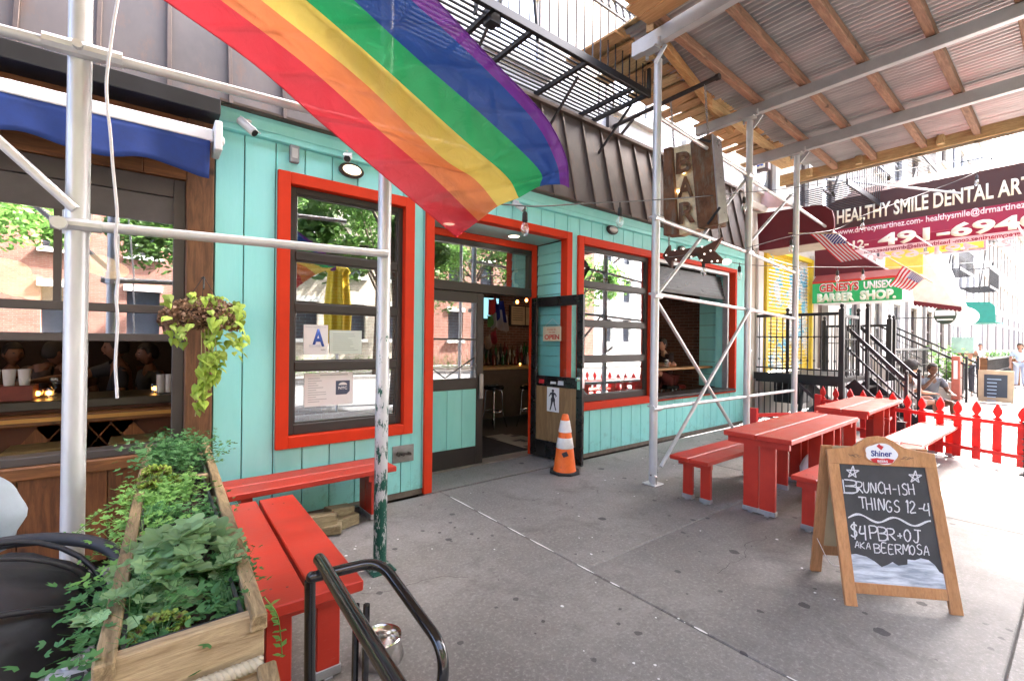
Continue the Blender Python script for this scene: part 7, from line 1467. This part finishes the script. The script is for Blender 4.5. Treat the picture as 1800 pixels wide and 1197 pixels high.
MB().prism([(XB-.01, yl_, z1_-.018), (XB-.01, yr_b, z1_-.018), (XB+.25, yr_b+.1, z1_+.16), (XB+.25, yl_, z1_+.16)], (.3, 0, 0)).build('top_cloth', M('red_brown_cloth', (.20, .02, .015), .7), bb); MB().box(XB-.008, XB-.001, yr_b, yl_, z1_-.065, z1_-.02).build('red_strip', M('sign_red2', (.55, .03, .02), .5), bb)
hz = (z1_-z0_); tx = lambda s_, f0, f1, zb_, h_, m_, b_: text(s_, (XB-.004, yl_+(yr_b-yl_)*f0, zb_), (XB-.004, yl_+(yr_b-yl_)*f1, zb_), (0, 0, 1), h_, m_, bb, depth=.001, bold=b_)
wo = M('sign_pale', (.75, .85, .70), .5, bump=0)
MBx = M('sign_red_letter', (.60, .05, .035), .5, bump=0)
tx('GENESYS', .085, .55, z0_+hz*.50, hz*.33, whl, .075); tx('GENESYS', .09, .545, z0_+hz*.51, hz*.31, MBx, .035); bb.children and None
tx('UNISEX', .60, .90, z0_+hz*.52, hz*.29, whl, .04); tx('BARBER', .06, .50, z0_+hz*.07, hz*.33, wo, .07); tx('SHOP.', .56, .94, z0_+hz*.08, hz*.34, wo, .07)
for o in kids(bb):
    if o.name.startswith('lettering') and o.data.materials[0] == MBx:
        for v in o.data.vertices: v.co.x -= .004
# yellow grocery sign and other far signs
t = thing('shop_sign', (19, 2.4, 4.5), 'small yellow lightbox sign in a grey frame below the dental awning', 'sign')
p0, p1 = atX(1626, 448, 17.5), atX(1734, 428, 17.5); MB().box(17.5, 17.7, p1.y, p0.y, p0.z-.02, p0.z+.38).build('frame', galvf, t); MB().box(17.49, 17.4995, p1.y+.05, p0.y-.05, p0.z+.03, p0.z+.33).build('face', M('sign_yellow', (.80, .68, .08), .5, bump=0), t)
text('La Nacional', (17.485, p0.y-.35, p0.z+.10), (17.485, p1.y+.55, p0.z+.10), (0, 0, 1), .15, M('sign_ochre', (.45, .28, .02), .5, bump=0), t, depth=0, bold=.03, shear=.25)
t = thing('banner', (16.6, 3.4, 4.0), 'plain yellow panel behind the first US flag under the dental awning', 'banner'); p0, p1 = atX(1556, 440, 16.8), atX(1622, 475, 16.8); MB().box(16.8, 16.85, p1.y, p0.y, p1.z-.1, p0.z+.1).build('cloth', M('banner_yellow', (.80, .62, .10), .6), t)
t = thing('awning', (17.5, 3, 4), 'big white canopy awning with maroon scalloped fringe over far doorways', 'awning'); Xw = 17.2
pw_ = [atX(1588, 505, Xw), atX(1590, 470, Xw), atX(1640, 445, Xw), atX(1660, 447, Xw), atX(1690, 548, Xw), atX(1608, 535, Xw)]
MB().prism([atX(1625, 450, Xw), atX(1650, 440, Xw), atX(1694, 545, Xw), atX(1686, 549, Xw)], (.9, 0, 0)).build('slope_cloth', M('white_canvas', (.78, .77, .74), .7), t); MB().prism([atX(1598, 500, Xw), atX(1625, 450, Xw), atX(1686, 549, Xw), atX(1608, 530, Xw)], (.05, 0, 0)).build('side_cloth', M('cream_canvas', (.82, .76, .68), .7), t)
f0, f1 = atX(1606, 535, Xw), atX(1690, 546, Xw)
for k in range(12): a, b = f0.lerp(f1, k/12), f0.lerp(f1, (k+1)/12); MB().prism([a+Vector((-.02, 0, .10)), b+Vector((-.02, 0, .10)), b+Vector((-.02, 0, 0)), (a+b)/2+Vector((-.02, 0, -.05)), a+Vector((-.02, 0, 0))], (.01, 0, 0)).build('scallop', mar, t)
t = thing('oval_sign', (19, 2, 2.4), 'dark oval hanging shop sign with a green band of lettering', 'sign'); c = atX(1661, 553, 18.5); rx_, rz_ = (atX(1641, 553, 18.5)-c).length, abs(atX(1661, 536, 18.5).z-c.z)
MB().prism([(18.5, c.y+rx_*math.cos(a), c.z+rz_*math.sin(a)) for a in [2*math.pi*k/28 for k in range(28)]], (.08, 0, 0)).build('board', M('sign_dark', (.03, .05, .035), .5), t)
text('GREEN', (18.495, c.y+rx_*.8, c.z-.02), (18.495, c.y+rx_*.15, c.z-.02), (0, 0, 1), .12, M('sign_lime', (.15, .55, .1), .5, bump=0), t, depth=0, bold=.02) if False else None
MB().box(18.49, 18.499, c.y-rx_*.88, c.y+rx_*.88, c.z-.03, c.z+.13).build('band', whl, t); MB().box(18.49, 18.499, c.y-rx_*.5, c.y+rx_*.5, c.z+.20, c.z+.25).build('band', grn, t); MB().box(18.49, 18.499, c.y-rx_*.7, c.y+rx_*.7, c.z-.17, c.z-.13).build('band', whl, t)
t = thing('globe_lamp', (21, 2.0, 2.5), 'white oval globe lamp beside the far green awning', 'lamp'); c = atX(1690, 557, 21); MB().ball(c, (.3, .42, .33), 18, 12).build('globe', whl, t, smooth=True); MB().tube([c, (21, 4.4, c.z)], .02, 6).build('arm', ironM, t)
t = thing('awning', (24, 2, 3), 'teal green awning with a rounded upper corner far down the row', 'awning'); Xg = 24
gp = [atX(a, b, Xg) for a, b in ((1685, 567), (1685, 531), (1740, 531), (1749, 538), (1750, 567))]; MB().prism(gp, (.06, 0, 0)).build('side_panel', M('teal_canvas', (.03, .26, .20), .7), t); MB().box(Xg+.061, Xg+2.5, gp[3].y, gp[0].y, gp[0].z, gp[0].z+.05).build('front_cloth', MATS['teal_canvas'], t)
t = thing('office_sign', (10.2, 3.9, 4.6), 'cream box sign with blue letters OFFICE half hidden by the scaffold post', 'sign'); XO = 10.3
p0, p1 = atX(1300, 308, XO), atX(1350, 288, XO); MB().box(XO, XO+.15, p1.y, p0.y, p0.z-.03, p0.z+.36).build('case', M('sign_bronze', (.12, .08, .07), .5), t, bev=.01); MB().box(XO-.01, XO-.001, p1.y+.06, p0.y-.04, p0.z+.02, p0.z+.30).build('face', cream, t)
text('OFFICE', (XO-.014, p0.y-.08, p0.z+.07), (XO-.014, p1.y+.09, p0.z+.07), (0, 0, 1), .18, inkblue, t, depth=0, bold=.02)
t = thing('canopy', (10.6, 4, 4.4), 'pale pink sloping canopy behind the second scaffold post', 'awning'); MB().prism([atX(1322, 312, 10.2), atX(1322, 368, 10.2), atX(1392, 362, 10.2), atX(1372, 350, 10.2)], (.05, 0, 0)).build('side_panel', M('pink_canvas', (.70, .52, .52), .7), t)
# ---------------- US flags
def usflag(corners, X, label, stick=None, ripple=.02):
    """corners: hoist top(canton side), hoist bottom, fly bottom, fly top given in the photograph's order on the plane x = X"""
    A, B, C, D_ = [atX(a, b, X) if isinstance(X, (int, float)) else None for a, b in corners]; t = thing('us_flag', tuple(A), label, 'flag', 'US flags')
    rm, wm, bm = M('flag_red', (.62, .03, .05), .7, bump=0), M('flag_white', (.80, .78, .80), .7, bump=0), M('flag_blue', (.03, .05, .28), .7, bump=0)
    def pt(u_, v_): p = A.lerp(D_, u_).lerp(B.lerp(C, u_), v_); return p+Vector((ripple*math.sin(u_*9+v_*2)*(.3+u_), 0, ripple*.4*math.sin(u_*7)))
    for k in range(13):
        m = MB(); n = 12
        for i in range(n+1): m.v += [tuple(pt(i/n, k/13)), tuple(pt(i/n, (k+1)/13))]
        for i in range(n): m.f.append((2*i, 2*i+1, 2*i+3, 2*i+2)); m.mi.append(0)
        m.build('stripe', rm if k % 2 == 0 else wm, t, smooth=True)
    m = MB(); n = 6
    for i in range(n+1): m.v += [tuple(pt(.4*i/n, 0)+Vector((-.006, 0, 0))), tuple(pt(.4*i/n, 7/13)+Vector((-.006, 0, 0)))]
    for i in range(n): m.f.append((2*i, 2*i+1, 2*i+3, 2*i+2)); m.mi.append(0)
    m.build('canton', bm, t); m = MB()
    for r in range(9):
        for c_ in range(6 if r % 2 == 0 else 5):
            q = pt(.4*((c_+.5+(0 if r % 2 == 0 else .5))/6), 7/13*(r+.5)/9)+Vector((-.010, 0, 0)); s_ = .010; m.add([q+Vector((0, s_*math.cos(a), s_*math.sin(a))) for a in (1.57, 2.83, 4.08, 5.34, .31)], [(0, 1, 2, 3, 4)])
    m.build('stars', wm, t, kind='stuff'); 
    if stick: MB().tube([atX(*stick[0], X), atX(*stick[1], X)], .010, 6).build('stick', M('brass_stick', (.45, .35, .2), .4), t)
    return t
usflag([(1472, 411), (1423, 411), (1478, 462), (1519, 455)], 8.9, 'small US flag drooping from a stick tied to the third scaffold post', stick=((1386, 410), (1474, 411)))
usflag([(1588, 466), (1626, 489), (1597, 512), (1563, 502)][1:2]+[(1588, 466), (1564, 502), (1598, 512)], 11.5, 'small US flag hanging beside the barber shop sign', stick=((1560, 452), (1640, 497)))
# ---------------- people and objects down the pavement
person((12.0, 2.33, .46), rad(-60), 'seated person with a big afro and bare legs on a white chair beyond the fence', ch=dict(knL=(.40, .06, .10), anL=(.55, -.10, -.25), toL=(.68, -.12, -.3)), shirt=(.6, .58, .58), pants=(.35, .32, .30), skin=M('skin_tan', (.45, .22, .14), .5, bump=0), hair='afro', bare_legs=True)
person((12.45, 2.05, .46), rad(-135), 'seated person in a grey T-shirt talking beyond the picket fence', ch=dict(haR=(.30, -.15, .48), elR=(.18, -.26, .25)), shirt=(.12, .13, .15), pants=(.10, .10, .12), skin=skin_d, bare_legs=True)
def chair(x, y, lb, mt):
    t = thing('folding_chair', (x, y, 0), lb, 'chair'); MB().box(x-.22, x+.22, y-.22, y+.22, .42, .455).build('seat', mt, t, bev=.01); MB().box(x-.22, x+.22, y+.2, y+.23, .6, .85).build('backrest', mt, t, bev=.01)
    for a in (-.2, .2):
        for b in (-.2, .2): MB().tube([(x+a, y+b, 0), (x+a, y+b, .42 if b < 0 else .86)], .014, 6).build('leg', mt, t)
chair(11.98, 2.38, 'white chair under the person with the afro', whl); chair(12.47, 2.1, 'dark chair under the person in the grey T-shirt', blackp)
fb = thing('chalkboard_sign', (18.6, 1.7, 0), 'far wooden framed chalkboard with blue writing standing on the bright pavement', 'sign')
q0, q1 = atX(1719, 706, 18.6), atX(1782, 707, 18.6); q0.z = q1.z = 0; h_ = atX(1719, 650, 18.6).z
MB().box(18.6, 18.64, q1.y, q0.y, .03, h_).build('frame', M('ash_frame', (.45, .36, .24), .5), fb); MB().box(18.59, 18.599, q1.y+.12, q0.y-.12, .17, h_-.12).build('slate', M('far_slate', (.035, .05, .07), .6), fb)
for k in range(9): MB().box(18.583, 18.589, q1.y+.2+random.uniform(0, .15), q0.y-.18, h_-.26-k*.10, h_-.235-k*.10).build('chalk_line', M('blue_chalk', (.35, .50, .65), .8, bump=0), fb)
for a in (q0.y-.05, q1.y+.05): MB().bar((18.9, a, 0), (18.63, a, h_-.1), .05, .04).build('rear_leg', MATS['ash_frame'], fb)
t = thing('board_sign', (19.5, 3, 1.4), 'pale teal notice board on a post in front of the far railings', 'sign'); p0, p1 = atX(1672, 620, 19), atX(1712, 593, 19); MB().box(19, 19.05, p1.y, p0.y, p0.z, p1.z).build('board', M('pale_teal', (.35, .55, .50), .6), t); MB().box(19.06, 19.1, (p0.y+p1.y)/2-.03, (p0.y+p1.y)/2+.03, 0, p0.z).build('post', ironM, t)
t = thing('news_box', (18.3, 2.9, 0), 'red and white painted box standing by the far steps', 'box'); p0, p1 = atX(1674, 680, 18.3), atX(1690, 626, 18.3); MB().box(18.3-.2, 18.3+.2, p1.y, p0.y, 0.05, p1.z).build('body', M('faded_red', (.45, .12, .08), .6), t, bev=.02); MB().box(18.09, 18.099, p1.y+.05, p0.y-.05, p1.z*.5, p1.z*.9).build('window', whl, t); 
for k, (px_, lb, c_, Xp) in enumerate(((1700, 'pedestrian in a pale yellow shirt walking down the bright pavement', (.75, .70, .5), 20.5), (1793, 'pedestrian in a light blue dress at the right edge of the photo', (.5, .6, .7), 26), (1723, 'distant pedestrian in white beyond the notice board', (.7, .7, .7), 33))):
    p = atX(px_, 640, Xp); person((Xp, p.y, 0), rad(180 if k else 0), lb, pose=STAND, shirt=c_, pants=(.05, .05, .07) if k != 1 else (.45, .5, .6), skin=MATS['skin_tan'], hair='long' if k == 1 else 'short')
for k, px_ in enumerate((1745, 1765)):
    p = atX(px_, 640, 28); t = thing('planter_box', (28, p.y, 0), ['brown wooden dining planter far down the pavement, left one', 'brown wooden dining planter far down the pavement, right one'][k], 'planter'); MB().box(28, 28.5, p.y-.45, p.y+.45, 0, 1.1).build('box', brown_wood(1), t, bev=.01); sprigs(lambda r: (28.25+r.uniform(-.2, .2), p.y+r.uniform(-.4, .4), 1.1), 40, .07, .3, fm2, t, seed=k+20, nl=6, shape='leaf')
t = thing('potted_palm', (18.9, 3.0, 0), 'spiky green potted plant by the notice board', 'plant'); q = atX(1668, 610, 18.9); MB().lathe((18.9, q.y, 0), [(.18, 0), (.24, .5), (.2, .5)], 14).build('pot', stone, t); sprigs(lambda r: (18.9+r.uniform(-.1, .1), q.y+r.uniform(-.1, .1), .5), 60, .10, 1.0, fm2, t, seed=30, nl=8, spread=.35, shape='leaf')
# ============================================================ ACROSS THE STREET (seen in the glass)
wind = [(x_, lb, mt) for x_, lb, mt in ((-26, 'red brick tenement across the street, second from the left in the reflections', brick_red), (-12, 'red brick tenement straight across the street with stone lintels', brick_red), (2, 'pale stone tenement across the street with a shopfront', brick_tan), (14, 'red brick tenement across the street to the right', brick_red), (-40, 'tan tenement at the left end across the street', brick_tan), (28, 'pale tenement at the right end across the street', brick_white))]
for x0, lb, mt in wind:
    t = thing('tenement_house', (x0+7, -16.2, 0), lb, 'building'); W_ = 13.98 if x0 not in (2,) else 11.98
    hs = [(x0+1.2+2.5*k, x0+2.3+2.5*k, z_, z_+1.9) for k in range(int(W_/2.5)) for z_ in (1.6, 5.0, 8.2, 11.4)]
    m = MB(); xe = sorted({x0, x0+W_}|{h[0] for h in hs}|{h[1] for h in hs})
    for a, b in zip(xe[:-1], xe[1:]):
        z = 0
        for h in sorted([h for h in hs if h[0] <= a+1e-6 and h[1] >= b-1e-6], key=lambda h: h[2]): m.box(a, b, -16.5, -16.1, z, h[2]); z = h[3]
        m.box(a, b, -16.5, -16.1, z, 14.6)
    m.build('wall', mt, t); MB().box(x0, x0+W_, -16.1, -15.6, 14.3, 14.9).build('cornice', stone, t)
    for h in hs:
        o = MB().box(h[0]-.1, h[1]+.1, -16.1, -16.02, h[3], h[3]+.25).box(h[0]-.1, h[1]+.1, -16.1, -15.98, h[2]-.18, h[2]).build('window', whitep, t); MB().box(h[0], h[1], -16.4, -16.36, h[2], h[3]).build('pane', M('dark_pane', (.05, .06, .08), .1), o)
tl2 = leaf_mat('tree_leaf', (.06, .15, .03), (.16, .30, .07), trans=.4); bark = M('bark', (.10, .075, .055), .9, var=.3, bump=.6, bscale=20)
def tree(x, y, h, r, label, seed, n=9000):
    rn = random.Random(seed); t = thing('street_tree', (x, y, 0), label, 'tree'); tk = MB(); top = Vector((x+rn.uniform(-.3, .3), y, h*.62)); tk.tube(catmull([(x, y, -.15), (x+.05, y, h*.25), top], 6), [.17-.006*k for k in range(13)], 9)
    cl = []
    for k in range(9):
        a = k*.7*math.pi+rn.random(); e = top+Vector((math.cos(a)*r*rn.uniform(.45, .9), math.sin(a)*r*rn.uniform(.4, .8), rn.uniform(-.12, .36)*h)); s0 = Vector((x, y, h*rn.uniform(.35, .6))); tk.tube(catmull([s0, s0.lerp(e, .5)+Vector((0, 0, .3)), e], 4), [.07, .06, .055, .05, .04, .035, .03, .02, .015], 6); cl.append((e, r*rn.uniform(.3, .5)))
        e2 = e+Vector((rn.uniform(-1, 1), rn.uniform(-1, 1), rn.uniform(-.4, .8))); cl.append((e2, r*rn.uniform(.22, .36)))
    tk.build('trunk', bark, t, smooth=True); m = MB()
    for k in range(n):
        c, R_ = rn.choice(cl); d = Vector((rn.gauss(0, 1), rn.gauss(0, 1), rn.gauss(0, .75))); d = d.normalized()*R_*rn.random()**.45; p = c+d; s_ = rn.uniform(.08, .15); u_ = Vector((rn.uniform(-1, 1), rn.uniform(-1, 1), rn.uniform(-.7, .3))).normalized(); v_ = u_.orthogonal().normalized(); a = rn.uniform(0, 6.28); v_ = (v_*math.cos(a)+u_.cross(v_)*math.sin(a))
        m.add([p-u_*s_, p+v_*s_*.55, p+u_*s_, p-v_*s_*.55], [(0, 1, 2, 3)])
    m.build('crown', tl2, t, kind='stuff')
for i, (x_, y_, h_, r_, lb) in enumerate(((-4.5, -11.8, 9, 3.0, 'leafy street tree across the road, reflected at the left of the tavern glass'), (2.6, -11.6, 8.5, 3.0, 'leafy street tree across the road, reflected in the first window'), (8.2, -11.8, 9.5, 3.2, 'leafy street tree across the road, reflected in the transom and door'), (14.5, -11.7, 9, 3.2, 'leafy street tree across the road, reflected in the second window'), (-12, -11.8, 9, 3.2, 'leafy street tree far left across the road'), (5.2, -2.9, 7.6, 2.3, 'young tree at the near kerb beyond the shed, seen only in reflections'), (21.5, -11.8, 9, 3.1, 'leafy street tree far right across the road'))): tree(x_, y_, h_, r_, lb, 40+i)
um = thing('umbrella', (3.3, -2.2, 0), 'closed yellow patio umbrella standing at the kerb, reflected in the first window', 'umbrella'); ux_, uy_ = 3.35, -1.9
m = MB(); n = 40; pr = [(.05, 3.35), (.20, 3.20), (.24, 3.12), (.20, 3.08), (.23, 2.7), (.27, 2.2), (.24, 1.7), (.20, 1.5)]
for r, z in pr:
    for k in range(n): a = 2*math.pi*k/n; q = r*(1+.18*math.cos(8*a)*(1 if z < 3.3 else 0)); m.v.append((ux_+q*math.cos(a), uy_+q*math.sin(a), z))
for i in range(len(pr)-1):
    for k in range(n): k2 = (k+1) % n; m.f.append((i*n+k, (i+1)*n+k, (i+1)*n+k2, i*n+k2)); m.mi.append(0)
m.build('cloth', M('yellow_canvas', (.85, .62, .04), .7, var=.1), um, smooth=True); MB().tube([(ux_, uy_, -.14), (ux_, uy_, 3.4)], .025, 8).build('pole', whitep, um); MB().lathe((ux_, uy_, -.14), [(.3, 0), (.3, .08), (.05, .1)], 16).build('base', ironM, um)
hd = thing('hedge_bed', (4, -12.6, 0), 'strip of green planting along the opposite pavement', 'planting'); sprigs(lambda r: (r.uniform(-6, 16), -12.6+r.uniform(-.4, .4), 0), 900, .09, .7, tl2, hd, seed=60, nl=6, shape='leaf', spread=.15)
